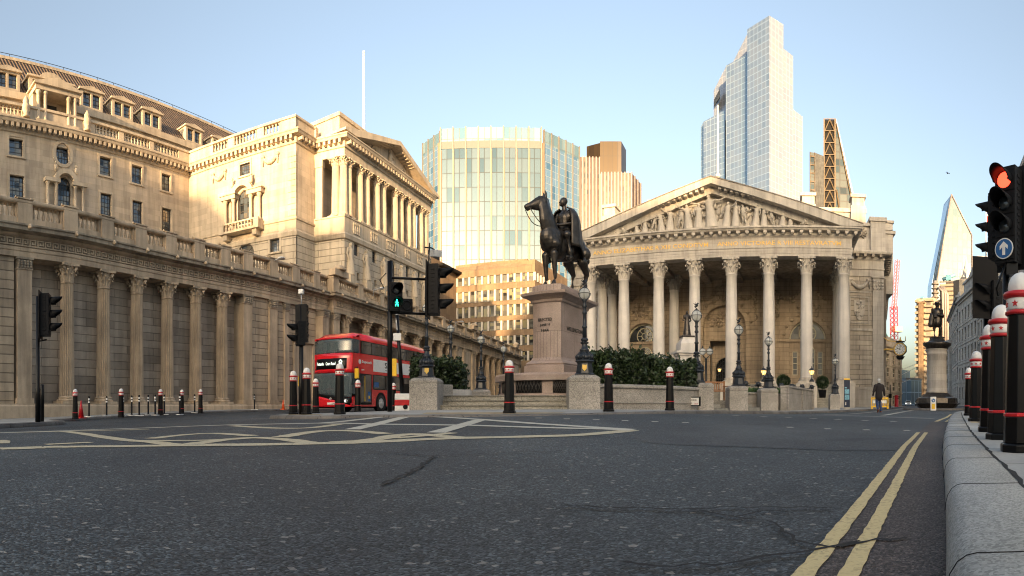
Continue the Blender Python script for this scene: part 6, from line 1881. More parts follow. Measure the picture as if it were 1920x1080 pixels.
# ------------------------------------------------------------------ bollards
bo = thing('bollard', 'x', 'bollard', (0, 0, 0), 0, 'black city bollards with white and red tops')
mb = MB()
mb.lathe([(.148, 0), (.148, .05), (.132, .06)], 8, a0=pi / 8, smooth=False)
mb.lathe([(.128, .06), (.122, .235)], 8, a0=pi / 8, smooth=False)
mb.lathe([(.117, .262), (.112, .5), (.098, .915)], 8, a0=pi / 8, smooth=False)
mb.build('shaft', M_['black'], bo, .006)
mb = MB(); mb.lathe([(.122, .2355), (.127, .24), (.127, .255), (.1205, .262)], 8, a0=pi / 8, smooth=False); mb.build('red_band', M_['red'], bo)
mb = MB(); mb.lathe([(.100, .916), (.110, .922), (.112, .936), (.100, .946)], 24, cap=False); mb.lathe([(.100, 1.024), (.122, 1.034), (.126, 1.052), (.118, 1.068), (.09, 1.076)], 24); mb.build('red_collar', M_['red'], bo)
mb = MB(); mb.lathe([(.096, .944), (.102, .955), (.104, .985), (.104, 1.02), (.1, 1.026)], 24); wbd = mb.build('white_band', M_['white'], bo)
mb = MB()
for k in range(8):
    a = 2 * pi * k / 8 + .2
    pts = []
    for q in range(10):
        rr_ = .024 if q % 2 == 0 else .010
        b = pi / 2 + q * pi / 5
        pts.append((rr_ * cos(b), rr_ * sin(b)))
    mb.extr([(x, .986 + z) for x, z in pts], -.1065, -.100, Matrix.Rotation(a, 4, 'Z'))
mb.build('star_markings', M_['red'], wbd)
mb = MB(); vs = []; fs = []; n = 32; prof = [(.088, 1.076), (.092, 1.10), (.086, 1.14), (.070, 1.175), (.045, 1.197), (.018, 1.208), (.004, 1.21)]
for r_, z in prof:
    for k in range(n):
        q = r_ * (1 - .05 * (k % 4 == 0)); a = 2 * pi * k / n; vs.append((q * cos(a), q * sin(a), z))
for j in range(len(prof) - 1):
    for k in range(n): fs.append((j * n + k, j * n + (k + 1) % n, (j + 1) * n + (k + 1) % n, (j + 1) * n + k))
fs.append(tuple(range((len(prof) - 1) * n, len(prof) * n))); mb.add(vs, fs, True); mb.build('dome', M_['white'], bo)
BL = [(1915, 335, 'nearest black bollard at the right edge of the photo, cut by the frame'), (1878, 252, 'second nearest black bollard on the right pavement'), (1857, 202, 'third black bollard from the camera in the right pavement row'), (1831, 132, 'fourth black bollard from the camera in the right pavement row'), (1817, 90, 'farthest black bollard of the right pavement row'),
      (955, 100, 'lone black bollard in front of the statue steps'), (1141, 91, 'black bollard in front of the left half of the hedge wall'), (1256, 82, 'black bollard in front of the right half of the hedge wall'),
      (637, 96, 'tallest-looking black bollard in front of the bus, right of its number display'), (550, 82, 'leftmost black bollard on the traffic island before the bus'), (575, 88, 'black bollard just right of the signal pole on the island before the bus'), (592, 65, 'black bollard before the bus windscreen, below the driver'), (671, 61, 'black bollard before the bus door'), (738, 54, 'black bollard beside the red and white barrier block'),
      (141, 56, 'black bollard beside the red cone, leftmost of the row along the columns'), (227, 54, 'black bollard between the second and third columns of the curved wall'), (301, 49, 'black bollard before the fourth column of the curved wall'), (341, 45, 'black bollard between the fourth and fifth columns of the curved wall'), (376, 45, 'black bollard before the fifth column of the curved wall, last of its row'), (-1, 44, 'black bollard half cut off by the left edge of the photo')]
for i, (x, h, lab) in enumerate(BL):
    p = P(x, 1210.0 / h)
    o = bo if i == 0 else dup(bo)
    o.location = (p.x, p.y, pz(p.x, p.y)); o.rotation_euler = (0, 0, .4 * i); o['label'] = lab
fx = thing('marker_post', 'thin black plastic marker post with white bands', 'post', (0, 0, 0), 0, 'thin black marker posts along the left kerb')
mb = MB(); mb.lathe([(.10, 0), (.10, .03), (.05, .05), (.042, .06), (.042, .93), (.03, .96)], 12); mb.build('post', M_['blackm'], fx)
mb = MB(); mb.lathe([(.0445, .78), (.0445, .86)], 12, cap=False); mb.lathe([(.0445, .66), (.0445, .72)], 12, cap=False); mb.build('band_markings', M_['white'], fx)
mb = MB(); mb.box(-.2, .2, -.1, .1, 0, .035); mb.build('foot', M_['white'], fx)
for i, (x, y) in enumerate(((167, 749), (200, 748), (231, 749), (247, 745), (261, 748), (278, 745), (291, 748), (308, 745), (337, 745), (365, 744), (477, 744))):
    r = 24.5 + (i > 8) * 2 + (i > 9) * 6 + (i % 2) * .9
    p = P(x, r); o = fx if i == 0 else dup(fx)
    o.location = (p.x, p.y, pz(p.x, p.y) if i > 9 else max(gz(p.x, p.y), pz(p.x, p.y))); o.rotation_euler = (0, 0, i)
    o['label'] = 'thin black marker post with white bands in the row before the columned wall' if i < 10 else 'lone thin black marker post between the blind door and the columns'
    if i == 10: del o['group']
# cones
def cone(lab, p, z, h, mat, band):
    t = thing('traffic_cone', lab, 'cone', (p.x, p.y, z))
    mb = MB(); mb.lathe([(.17 * h, .04), (.03 * h, h)], 14); mb.build('cone', M_[mat], t)
    mb = MB(); mb.box(-.22 * h, .22 * h, -.22 * h, .22 * h, 0, .04); mb.build('base', M_['orange' if band else 'red'], t)
    if band: mb = MB(); mb.lathe([(.125 * h, .35 * h), (.09 * h, .6 * h)], 14, cap=False); mb.build('band', M_['white'], t)
p = P(152, 22.5); cone('tall plain red cone beside a black bollard at the left', p, pz(p.x, p.y), .75, 'red', False)
p = P(531, 33); cone('small orange cone with a white band against the wall left of the bus', p, pz(p.x, p.y), .62, 'orange', True)

# ------------------------------------------------------------------ traffic signals
def head(parent, M, n=3, lit=None, sign=False, board=True, name='signal_head', s=1.0):
    """signal head facing local -y of M, top at z=0"""
    k = .30 * s; wd_ = .30 * s; H = k * n + (.30 * s if sign else 0) + .06 * s
    mb = MB(M); mb.box(-wd_ / 2, wd_ / 2, 0, .20 * s, -H, 0); 
    for j in range(n + (1 if sign else 0)): mb.box(-wd_ / 2 + .01, wd_ / 2 - .01, -.012, 0, -.03 * s - k * (j + 1) + .01, -.03 * s - k * j - .01)
    for j in range(int(H / .1)):
        for s_ in (-1, 1): mb.box(s_ * wd_ / 2 - .012, s_ * wd_ / 2 + .012, .07 * s, .13 * s, -H + .03 + .1 * j, -H + .08 + .1 * j)
    hd = mb.build(name, M_['blackm'], parent, .01)
    if board:
        mb = MB(M); mb.box(-wd_ * .78, wd_ * .78, .205 * s, .225 * s, -H - .06 * s, .06 * s); mb.build('backing_board', M_['blackm'], hd)
    for j in range(n):
        zc = -.03 * s - k * (j + .5); R = .105 * s
        mb = MB(M); on = lit and lit[0] == j
        mb.lathe([(R, -.018), (R * .6, -.035), (.001, -.04)], 18, M=Matrix.Translation((0, 0, zc)) @ Matrix.Rotation(-pi / 2, 4, 'X') @ Matrix.Scale(-1, 4, (0, 0, 1)) if False else Matrix.Translation((0, 0, zc)) @ Matrix(((1, 0, 0, 0), (0, 0, 1, 0), (0, 1, 0, 0), (0, 0, 0, 1))))
        mb.build('lens', M_[lit[1]] if on else M_['win'], hd)
        mb = MB(M); vs = []; fs = []; q = 16
        for a_ in range(q + 1):
            a = radians(-25) + radians(230) * a_ / q
            ln = .29 * s * (.45 + .55 * max(0, sin(a)) ** .6)
            for rr_, y in ((R * 1.12, -.012), (R * 1.12, -ln), (R * 1.04, -ln), (R * 1.04, -.012)):
                vs.append((rr_ * cos(a), y, zc + rr_ * sin(a)))
        for a_ in range(q):
            for c_ in range(4): fs.append((a_ * 4 + c_, a_ * 4 + (c_ + 1) % 4, a_ * 4 + 4 + (c_ + 1) % 4, a_ * 4 + 4 + c_))
        mb.add(vs, fs, True); mb.build('hood', M_['blackm'], hd)
    if sign:
        zc = -.03 * s - k * n - .15 * s; y = -.02
        mb = MB(M); mb.extr([(.135 * s * cos(2 * pi * q / 28), zc + .135 * s * sin(2 * pi * q / 28)) for q in range(28)], y - .012, y); sg = mb.build('arrow_sign', M_['white'], hd)
        mb = MB(M); mb.extr([(.122 * s * cos(2 * pi * q / 28), zc + .122 * s * sin(2 * pi * q / 28)) for q in range(28)], y - .015, y - .0125); mb.build('blue_disc', M_['blue'], sg)
        mb = MB(M); a = s
        mb.extr([(-.022 * a, zc - .085 * a), (.022 * a, zc - .085 * a), (.022 * a, zc + .02 * a), (.06 * a, zc - .015 * a), (.06 * a, zc + .035 * a), (0, zc + .092 * a), (-.06 * a, zc + .035 * a), (-.06 * a, zc - .015 * a), (-.022 * a, zc + .02 * a)], y - .018, y - .0155); mb.build('arrow', M_['white'], sg)
    return hd
def pole(t, h, r=.057):
    mb = MB(); mb.lathe([(r * 1.3, 0), (r * 1.3, .9), (r, .95), (r, h)], 14); return mb.build('pole', M_['black'], t)
def world(t): return Matrix.Translation(t.location)
def face(az): return Matrix.Rotation(-az, 4, 'Z')          # local -y turned to point away from azimuth az
r = 14.5; p = P(71, r)
t1 = thing('traffic_signal', 'traffic signal seen side-on on a black pole at the far left', 'traffic light', (p.x, p.y, pz(p.x, p.y)))
pole(t1, zat(556, r) - pz(p.x, p.y)); q = P(90, r - .1)
head(t1, Matrix.Translation((q.x, q.y, zat(553, r))) @ Matrix.Rotation(fa(q) + radians(80), 4, 'Z') @ Matrix.Translation((0, -.05, 0)), 3, s=1.18)
mb = MB(); 
for z in (2.2, 3.1): mb.tube([(0, 0, z), (.26, .1, z + .03)], .025, 6)
mb.build('bracket', M_['black'], t1)
p = P(79, 15.2); t = thing('short_post', 'short black post with a yellow strip behind the far left traffic signal', 'post', (p.x, p.y, pz(p.x, p.y)))
mb = MB(); mb.lathe([(.06, 0), (.06, 1.05), (.04, 1.07)], 10); mb.build('post', M_['black'], t); mb = MB(); mb.box(-.09, -.061, -.03, .03, .55, .85); mb.build('reflector', M_['yellow'], t)
r = 14.3; p = P(565, r)
t2 = thing('traffic_signal', 'traffic signal on the island left of the bus, with a camera on a stalk', 'traffic light', (p.x, p.y, pz(p.x, p.y)))
pole(t2, zat(572, r) - pz(p.x, p.y)); q = P(568, r + .15)
head(t2, Matrix.Translation((q.x, q.y, zat(571, r))) @ Matrix.Rotation(fa(q) + radians(165), 4, 'Z'), 3, s=1.05, board=False)
q = P(557, r); head(t2, Matrix.Translation((q.x, q.y, zat(603, r))) @ Matrix.Rotation(fa(q) - radians(75), 4, 'Z'), 2, s=.98, board=False)
mb = MB(); z = zat(572, r) - t2.location.z; mb.tube([(0, 0, z), (0, 0, z + .34)], .012, 6); mb.box(-.06, .06, -.06, .06, z + .3, z + .42); mb.build('detector_camera', M_['silver'], t2)
mb = MB(); mb.box(-.075, -.058, -.05, .02, .75, 1.02); mb.build('push_button', M_['yellow'], t2)
r = 14.0; p = P(731, r); zb = pz(p.x, p.y)
t3 = thing('traffic_signal', 'black signal pole with cross frame and green walking figure before the bus advert', 'traffic light', (p.x, p.y, zb))
mb = MB(); mb.lathe([(.068, 0), (.068, zat(490, r) - zb)], 14); mb.build('pole', M_['black'], t3)
mb = WB(); u = P(800, r)
for y in (523, 588): mb.tube([(p.x, p.y, zat(y - 2, r)), (u.x, u.y, zat(y + 1, r))], .035, 8)
mb.tube([(u.x, u.y, zat(594, r)), (u.x, u.y, zat(520, r))], .05, 10); mb.tube([(u.x + .05, u.y, zat(525, r)), (u.x + .05, u.y, zat(495, r)), (u.x + .08, u.y, zat(456, r))], .018, 6)
for q in range(2): mb.tube([tuple(P(720 + 0 * q, r, zat(540, r))), tuple(P(712, r, zat(525, r))), tuple(P(724, r, zat(512, r)))], .014, 5)
mb.build('cross_frame', M_['black'], t3)
q = P(743, r - .12)
hd = head(t3, Matrix.Translation((q.x, q.y, zat(531, r))) @ Matrix.Rotation(fa(q) + .25, 4, 'Z'), 2, s=1.14, board=False)
q = P(762, r - .08); M = Matrix.Translation((q.x, q.y, zat(574, r))) @ Matrix.Rotation(fa(q) + .35, 4, 'Z')
mb = MB(M); mb.box(-.17, .17, -.02, .2, -.18, .18); bx = mb.build('countdown_box', M_['blackm'], t3, .01)
mb = MB(M); mb.torus((0, -.03, 0), .12, .02, 20, 6, 'Y'); mb.build('bezel', M_['black'], bx)
q = P(743, r - .12); M = Matrix.Translation((q.x, q.y, zat(570, r))) @ Matrix.Rotation(fa(q) + .25, 4, 'Z')
mb = MB(M); y = -.075
mb.ball((.0, y, .075), (.018, .01, .02), 8, 6); mb.limb([(0, y, .045), (.005, y, -.01)], [.022, .02], 7); mb.limb([(0, y, -.01), (-.03, y, -.05), (-.035, y, -.09)], [.016, .013, .011], 6); mb.limb([(.005, y, -.01), (.03, y, -.05), (.03, y, -.09)], [.016, .013, .011], 6); mb.limb([(0, y, .045), (-.03, y, .01)], [.012, .01], 6); mb.limb([(0, y, .045), (.03, y, .0)], [.012, .01], 6)
mb.build('green_figure', M_['greenlamp'], hd)
q = P(823, r - .05)
head(t3, Matrix.Translation((q.x, q.y, zat(498, r))) @ Matrix.Rotation(fa(q) + radians(82), 4, 'Z'), 3, s=1.35)
q = P(738, r + .05); mb = WB(); M = Matrix.Translation((q.x, q.y, zat(689, r))) @ Matrix.Rotation(fa(q), 4, 'Z'); mb.box(-.08, .08, -.08, .08, -.23, .23, M); mb.build('push_button_box', M_['yellow'], t3, .015)
q = P(817, r + .6); t = thing('cctv_camera', 'small pale box camera on a bracket above the signal frame', 'camera', (q.x, q.y, zat(463, r)))
mb = MB(); mb.box(-.12, .12, -.16, .16, -.09, .09, Matrix.Rotation(.5, 4, 'Z') @ Matrix.Rotation(.25, 4, 'X')); mb.build('housing', M_['silver'], t, .01); mb = MB(); mb.tube([(-.22, -.5, .03), (-.1, -.2, .10), (0, 0, .08)], .02, 6); mb.build('bracket', M_['black'], t)
# right-hand signals
r = 8.3; p = P(1886, r + .2); zb = pz(p.x, p.y)
t4 = thing('traffic_signal', 'near traffic signal showing red over a blue ahead-arrow disc at the right edge', 'traffic light', (p.x, p.y, zb))
mb = MB(); mb.lathe([(.07, 0), (.07, 1.0), (.057, 1.05), (.057, zat(330, r) - zb)], 14); mb.build('pole', M_['black'], t4)
q = P(1884, r); head(t4, Matrix.Translation((q.x, q.y, zat(312, r))) @ Matrix.Rotation(fa(q) - .50, 4, 'Z'), 3, (0, 'redlamp'), True, True, s=1.19)
q = P(1862, r + .35); head(t4, Matrix.Translation((q.x, q.y, zat(352, r))) @ Matrix.Rotation(fa(q) - radians(120), 4, 'Z'), 3, s=1.1, board=False)
q = P(1898, r + .1); mb = WB(); M = Matrix.Translation((q.x, q.y, zat(500, r))) @ Matrix.Rotation(fa(q), 4, 'Z'); mb.box(-.09, .09, -.1, .1, -.12, .12, M); mb.tube([tuple(P(1888, r, zat(490, r))), tuple(P(1868, r, zat(540, r))), tuple(P(1872, r, zat(556, r)))], .02, 6); mb.build('detector', M_['black'], t4)
r = 10.3; p = P(1849, r); zb = pz(p.x, p.y)
t5 = thing('traffic_signal', 'traffic signal seen from behind with a lower pair of lamps, left of the red signal', 'traffic light', (p.x, p.y, zb))
pole(t5, zat(500, r) - zb); q = P(1842, r); head(t5, Matrix.Translation((q.x, q.y, zat(494, r))) @ Matrix.Rotation(fa(q) - radians(165), 4, 'Z'), 3, s=1.08)
q = P(1854, r - .15); head(t5, Matrix.Translation((q.x, q.y, zat(531, r))) @ Matrix.Rotation(fa(q) - radians(55), 4, 'Z'), 2, s=1.05, board=False)
mb = WB(); q = P(1846, r - .05); mb.box(q.x - .05, q.x + .05, q.y - .05, q.y + .05, zat(712, r), zat(678, r)); mb.build('push_button', M_['yellow'], t5)
# barrier block with a leaning pole, cabinet
r = 20.5; p = P(755, r); zb = pz(p.x, p.y)
t = thing('barrier_block', 'red and white striped block standing beside the rear half of the bus', 'barrier', (p.x, p.y, zb), fa(p))
mb = MB(); mb.box(-.30, .30, -.3, .3, 0, .22); mb.build('lower_band', M_['white'], t, .02); mb = MB(); mb.box(-.305, .305, -.305, .305, .222, .44); mb.build('red_band', M_['red'], t, .02); mb = MB(); mb.box(-.30, .30, -.3, .3, .442, .68); mb.build('upper_band', M_['white'], t, .02)
mb = MB(); mb.lathe([(.09, 0), (.09, .02)], 14, M=Matrix.Translation((.1, -.302, .17)) @ Matrix.Rotation(pi / 2, 4, 'X')); mb.build('hole', M_['blackm'], t)
tp = thing('temporary_pole', 'leaning black pole with a small white plate rising out of the red and white block', 'pole', (p.x, p.y, zb + .68), fa(p))
zt = zat(590, r) - zb - .68; mb = MB(); mb.tube([(0, 0, -.3), (-.22, 0, zt)], [.085, .06], 12); mb.build('pole', M_['black'], tp); mb = MB(); mb.tube([(-.20, 0, zt - .6), (-.225, 0, zt + .1)], [.066, .05], 12); mb.box(-.36, -.06, -.09, -.06, zt - 1.0, zt - .72); mb.build('plate', M_['silver'], tp)
p = P(768, 21.5); t = thing('cabinet', 'dark equipment cabinet between the barrier block and the lamp plinth', 'cabinet', (p.x, p.y, pz(p.x, p.y)), fa(p)); mb = MB(); mb.box(-.27, .27, -.2, .2, 0, 1.05); mb.box(-.29, .29, -.22, .22, 1.052, 1.1); mb.build('case', M_['blackm'], t, .01); mb = MB(); mb.box(-.24, -.01, -.212, -.2, .08, 1.0); mb.box(.01, .24, -.212, -.2, .08, 1.0); mb.build('doors', M_['black'], t)

# ------------------------------------------------------------------ bus
BF = Vector((-9.77, 27.23)); BRZ = -.262; BZ = gz(-8.8, 30)
bus = thing('double_decker_bus', 'red double-decker bus with white side advert and lit headlamps beside the stone wall', 'bus', (BF.x, BF.y, BZ), BRZ)
BW = 1.26; BLn = 11.2
def yF(x, z):
    s = abs(x) / BW
    return .05 + .30 * s ** 3.0 + .30 * max(0, (z - .9) / 3.3) ** 1.3
def fpatch(mb, x0, x1, z0, z1, off, th=.05, nx=14, nz=8, zfun=None):
    vs = []; fs = []
    for o in (off, off + th):
        for j in range(nz + 1):
            for i in range(nx + 1):
                x = x0 + (x1 - x0) * i / nx
                a, b = (z0, z1) if zfun is None else zfun(x)
                z = a + (b - a) * j / nz
                vs.append((x, yF(x, z) + o, z))
    N = (nx + 1) * (nz + 1)
    for j in range(nz):
        for i in range(nx):
            a = j * (nx + 1) + i; fs += [(a, a + 1, a + nx + 2, a + nx + 1), (N + a, N + a + nx + 1, N + a + nx + 2, N + a + 1)]
    for i in range(nx): fs += [(i, N + i, N + i + 1, i + 1), (nz * (nx + 1) + i, nz * (nx + 1) + i + 1, N + nz * (nx + 1) + i + 1, N + nz * (nx + 1) + i)]
    for j in range(nz): a = j * (nx + 1); b = a + nx + 1; fs += [(a, b, N + b, N + a), (a + nx, N + a + nx, N + b + nx, b + nx)]
    mb.add(vs, fs, True)
# shell: lower body, upper body with domed roof
mb = MB()
def sec(y, zt, w_, r=.42):
    pts = [(-w_, .32), (w_, .32), (w_, zt - r)]
    pts += [(w_ - r + r * cos(a), zt - r + r * sin(a)) for a in [pi / 2 * k / 6 for k in range(1, 7)]]
    pts += [(-w_ + r - r * sin(a), zt - r + r * cos(a)) for a in [pi / 2 * k / 6 for k in range(1, 7)]]
    pts += [(-w_, zt - r)]
    return [(x, y, z) for x, z in pts]
st = [(1.25, 4.40, BW), (3, 4.42, BW), (8, 4.42, BW), (10, 4.36, BW), (10.7, 4.2, BW - .02), (11.05, 3.9, BW - .08), (11.2, 3.5, BW - .16)]
secs = [sec(*s) for s in st]; n = len(secs[0]); vs = [v for s in secs for v in s]; fs = []
for j in range(len(secs) - 1):
    for k in range(n): fs.append((j * n + k, j * n + (k + 1) % n, (j + 1) * n + (k + 1) % n, (j + 1) * n + k))
fs += [tuple(range(n)), tuple(range(len(vs) - 1, len(vs) - n - 1, -1))]
mb.add(vs, fs, False); body = mb.build('body', M_['busred'], bus)
for pgn in body.data.polygons: pgn.use_smooth = pgn.area < 1.2 and abs(pgn.normal.y) < .5
mb = MB()     # roof dome and front bands
fpatch(mb, -BW, BW, 4.02, 4.12, 0, .1, 16, 2)
vs = []; fs = []; nx, ny = 16, 8
for j in range(ny + 1):
    t = j / ny
    for i in range(nx + 1):
        x = -BW + 2 * BW * i / nx
        yy = yF(x, 4.1) * (1 - t) + 1.26 * t
        zz = 4.12 + (.285 + .0) * sin(t * pi / 2)
        edge = abs(x) / BW
        zz -= (.33 * max(0, edge - .66) / .34) ** 1.6 * (.75 if t > .05 else .1) if edge > .66 else 0
        vs.append((x, yy, max(3.98, zz)))
for j in range(ny):
    for i in range(nx): a = j * (nx + 1) + i; fs.append((a, a + 1, a + nx + 2, a + nx + 1))
mb.add(vs, fs, True)
fpatch(mb, -BW, BW, 2.16, 3.22, 0, .1, 16, 6)
fpatch(mb, -BW, BW, .30, .8, 0, .1, 16, 4, lambda x: (.30, .98 - .50 * (x + BW) / (2 * BW)))
for s_ in (-1, 1):
    for z0, z1 in ((.32, .85), (2.16, 3.22), (3.98, 4.1)):
        mb.box(min(s_ * BW, s_ * (BW - .08)), max(s_ * BW, s_ * (BW - .08)), .48, 1.3, z0, z1)
mb.build('front_panels', M_['busred'], bus)
mb = MB(); fpatch(mb, -BW + .02, BW - .02, .5, 1.0, .012, .06, 16, 3, lambda x: (.97 - .50 * (x + BW) / (2 * BW), 1.08 - .3 * (x + BW) / (2 * BW) )); fpatch(mb, .55, 1.22, .34, .72, -.004, .05, 8, 3, lambda x: (.40 + .2 * (1.22 - x), .80)); mb.build('black_mask', M_['black'], bus)
M_['busglass'] = clearglass('bus_glass', (.10, .13, .14), .62, .04)
mb = MB(); fpatch(mb, -BW, BW, .8, 2.14, .01, .02, 16, 8, lambda x: (1.10 - .3 * (x + BW) / (2 * BW), 2.14)); mb.build('windscreen', M_['busglass'], bus)
mb = MB(); fpatch(mb, -BW, BW, 3.24, 4.0, .01, .02, 16, 6); mb.build('upper_windscreen', M_['busglass'], bus)
for s_ in (-1, 1):
    mb = MB()
    mb.box(min(s_ * BW, s_ * (BW - .03)), max(s_ * BW, s_ * (BW - .03)), .50, 1.22, 3.26, 3.96); mb.box(min(s_ * BW, s_ * (BW - .03)), max(s_ * BW, s_ * (BW - .03)), .48, 1.1, 1.0, 2.12)
    mb.build('corner_window', M_['busglass'], bus)
mb = MB(); mb.box(-BW + .1, BW - .1, 1.0, 1.22, .95, 2.14); mb.box(-BW + .1, BW - .1, 1.1, 1.22, 3.24, 3.95); mb.box(-.95, .15, .62, .95, .75, 1.25); mb.build('cab_interior', M_['blackm'], bus)
mb = MB(); mb.box(.62, .78, .75, .82, 1.0, 2.1); mb.box(-.5, -.2, .9, .95, 3.3, 3.9); mb.box(.3, 1.0, .95, 1.0, 1.05, 1.5); mb.box(-.98, -.8, .95, 1.02, 3.3, 3.9); mb.build('cab_fittings', M_['grey_st'], bus)
mb = MB(); fpatch(mb, -1.05, .98, 2.36, 2.94, -.012, .03, 16, 3); dsp = mb.build('destination_display', M_['black'], bus)
MBS = Matrix.Translation(bus.location) @ Matrix.Rotation(BRZ, 4, 'Z')
M_['amberled'] = emit('display_lettering', (.75, .88, .74), .55)
def ftext(s, x, z, wd_, h): text('lettering', s, MBS @ Matrix.Translation((x, yF(x, z) - .028, z)) @ Matrix.Rotation(-.13, 4, 'X'), wd_, h, M_['amberled'], dsp, .006)
ftext('Tottenham', -.62, 2.66, .58, .17); ftext('Court', -.12, 2.66, .30, .17); ftext('Road', .22, 2.66, .28, .17)
text('lettering', '8', MBS @ Matrix.Translation((.66, yF(.66, 2.66) - .035, 2.66)) @ Matrix.Rotation(.18, 4, 'Z') @ Matrix.Rotation(-.13, 4, 'X'), .22, .40, M_['amberled'], dsp, .008, .02)
mb = MB(); fpatch(mb, -.10, .42, .40, .54, -.02, .03, 6, 2); plt = mb.build('number_plate', M_['white'], bus)
text('plate_lettering', 'LTZ 1291', MBS @ Matrix.Translation((.16, yF(.16, .47) - .022, .47)), .44, .09, M_['black'], plt, .004)
mb = MB(); mb.torus((.12, yF(0, .75) - .01, .74), .055, .014, 18, 6, 'Y'); mb.box(.04, .20, yF(0, .75) - .025, yF(0, .75) - .01, .725, .752); mb.build('roundel', M_['silver'], bus)
for s_ in (-1, 1):
    x = s_ * 1.02; y = yF(x, .6)
    mb = MB(); mb.ball((x, y + .0, .62), (.12, .08, .12), 14, 10); hl_ = mb.build('headlamp', M_['black'], bus)
    mb = MB(); mb.ball((x - .02 * s_, y - .05, .62), (.065, .05, .065), 12, 8); mb.build('lamp', M_['litwhite'], hl_)
    mb = MB(); mb.torus((x, y - .035, .62), .10, .015, 18, 6, 'Y'); mb.build('ring', M_['silver'], hl_)
# side glazing and panels, viewer's side
X = BW
def side(mb, y0, y1, z0, z1, t=.012, x=None): mb.box(X - .01, X + t, y0, y1, z0, z1)
mb = MB(); side(mb, 1.26, 10.75, 3.24, 3.95, .006); mb.build('upper_window_band', M_['black'], bus)
us_ = [1.35, 2.5, 3.6, 4.75, 5.8, 6.9, 8.0, 9.1, 10.6]
for a, b in zip(us_[:-1], us_[1:]):
    mb = MB(); side(mb, a + .05, b - .05, 3.28, 3.91, .014); w_ = mb.build('window', M_['win'], bus)
    mb = MB(); mb.box(X + .012, X + .022, a + .12, b - .12, 3.72, 3.74); mb.build('vent_bar', M_['grille'], w_)
mb = MB(); side(mb, 2.7, 10.2, 2.32, 3.02, .016); adv = mb.build('advert_panel', M_['white'], bus)
MSd = MBS @ Matrix.Translation((X + .018, 0, 0)) @ Matrix.Rotation(pi / 2, 4, 'Z')
text('advert_lettering', 'Se', MSd @ Matrix.Translation((4.35, 0, 2.74)), .62, .34, M_['black'], adv, .006, .015)
text('advert_lettering', 'We are here', MSd @ Matrix.Translation((4.45, 0, 2.45)), .8, .09, M_['black'], adv, .006) if False else None
mb = MB()
for z in (2.75, 2.6, 2.48): mb.box(X + .017, X + .019, 8.2, 9.7 - (2.75 - z), z, z + .035)
mb.box(X + .017, X + .019, 4.1, 4.8, 2.42, 2.46)
mb.build('small_print', M_['grille'], adv)
text('operator_name', 'Stagecoach', MSd @ Matrix.Translation((1.95, 0, 2.78)), 1.05, .2, M_['white'], bus, .008, .01)
mb = MB(); mb.lathe([(.13, 0), (.13, .014)], 16, M=Matrix.Translation((X + .004, 1.2, 2.78)) @ Matrix.Rotation(pi / 2, 4, 'Y')); mb.build('operator_emblem', M_['white'], bus)
text('fleet_number', '13091', MSd @ Matrix.Translation((1.5, 0, 2.35)), .3, .08, M_['white'], bus, .006)
mb = MB(); side(mb, .95, 2.5, .42, 2.14, .012); door = mb.build('door', M_['blackm'], bus)
for a, b in ((1.05, 1.68), (1.77, 2.4)): mb = MB(); side(mb, a, b, .55, 2.08, .018); mb.build('door_glass', M_['win'], door)
mb = MB(); mb.box(X + .017, X + .03, 1.70, 1.75, .6, 2.0); mb.build('handrail', M_['yellow'], door)
mb = MB(); side(mb, 2.05, 2.35, .62, 1.15, .022); stc = mb.build('door_sticker', M_['blue'], door); mb = MB(); mb.box(X + .021, X + .025, 2.12, 2.28, .75, .92); mb.build('sticker_disc', M_['yellow'], stc)
mb = MB(); side(mb, 2.62, 10.6, 1.28, 2.14, .006); mb.build('lower_window_band', M_['black'], bus)
for a, b in ((2.7, 4.1), (4.2, 5.0), (5.1, 6.5), (6.6, 7.9), (8.0, 9.2), (9.3, 10.5)):
    mb = MB(); side(mb, a + .04, b - .04, 1.33, 2.10, .014); w_ = mb.build('window', M_['win'], bus)
mb = MB(); side(mb, 2.78, 3.3, 1.42, 1.72, .02); mb.build('blue_notice', M_['blue'], bus)
for y in (3.6, 9.1):
    for s_ in (1, -1):
        mb = MB(); mb.lathe([(.62, -.006), (.62, .012)], 24, M=Matrix.Translation((s_ * X, y, .52)) @ Matrix.Rotation(s_ * pi / 2, 4, 'Y')); arch = mb.build('wheel_arch', M_['blackm'], bus)
        mb = MB(); Mw = Matrix.Translation((s_ * (X - .28), y, .49)) @ Matrix.Rotation(s_ * pi / 2, 4, 'Y')
        mb.lathe([(.30, .30), (.47, .31), (.49, .27), (.49, .05), (.46, .0)], 28, M=Mw); wh = mb.build('wheel', M_['rubber'], bus)
        mb = MB(); mb.lathe([(.30, .302), (.27, .315), (.25, .27), (.12, .26), (.11, .34), (.06, .35)], 20, M=Mw)
        for k in range(8): a = k * pi / 4; mb.ball((.2 * cos(a), .2 * sin(a), .28), .025, 6, 5, Mw)
        mb.build('rim', M_['grey_st'], wh)
mb = MB(); mb.box(-X + .1, X - .1, .7, 11, .22, .33); mb.build('underbody', M_['blackm'], bus)
mb = MB(); mb.tube([(X, .75, 2.42), (X + .28, .55, 2.44), (X + .3, .5, 2.3)], .025, 6); mr = mb.build('mirror_arm', M_['black'], bus); mb = MB(); mb.box(X + .16, X + .40, .40, .52, 1.82, 2.36); mb.build('mirror', M_['yellow'], mr, .03)
mb = MB()
for y in (2.8, 4.9, 5.9, 7.2): mb.ball((X + .005, y, .85), .04, 8, 6)
mb.build('marker_lamps', M_['orange'], bus)
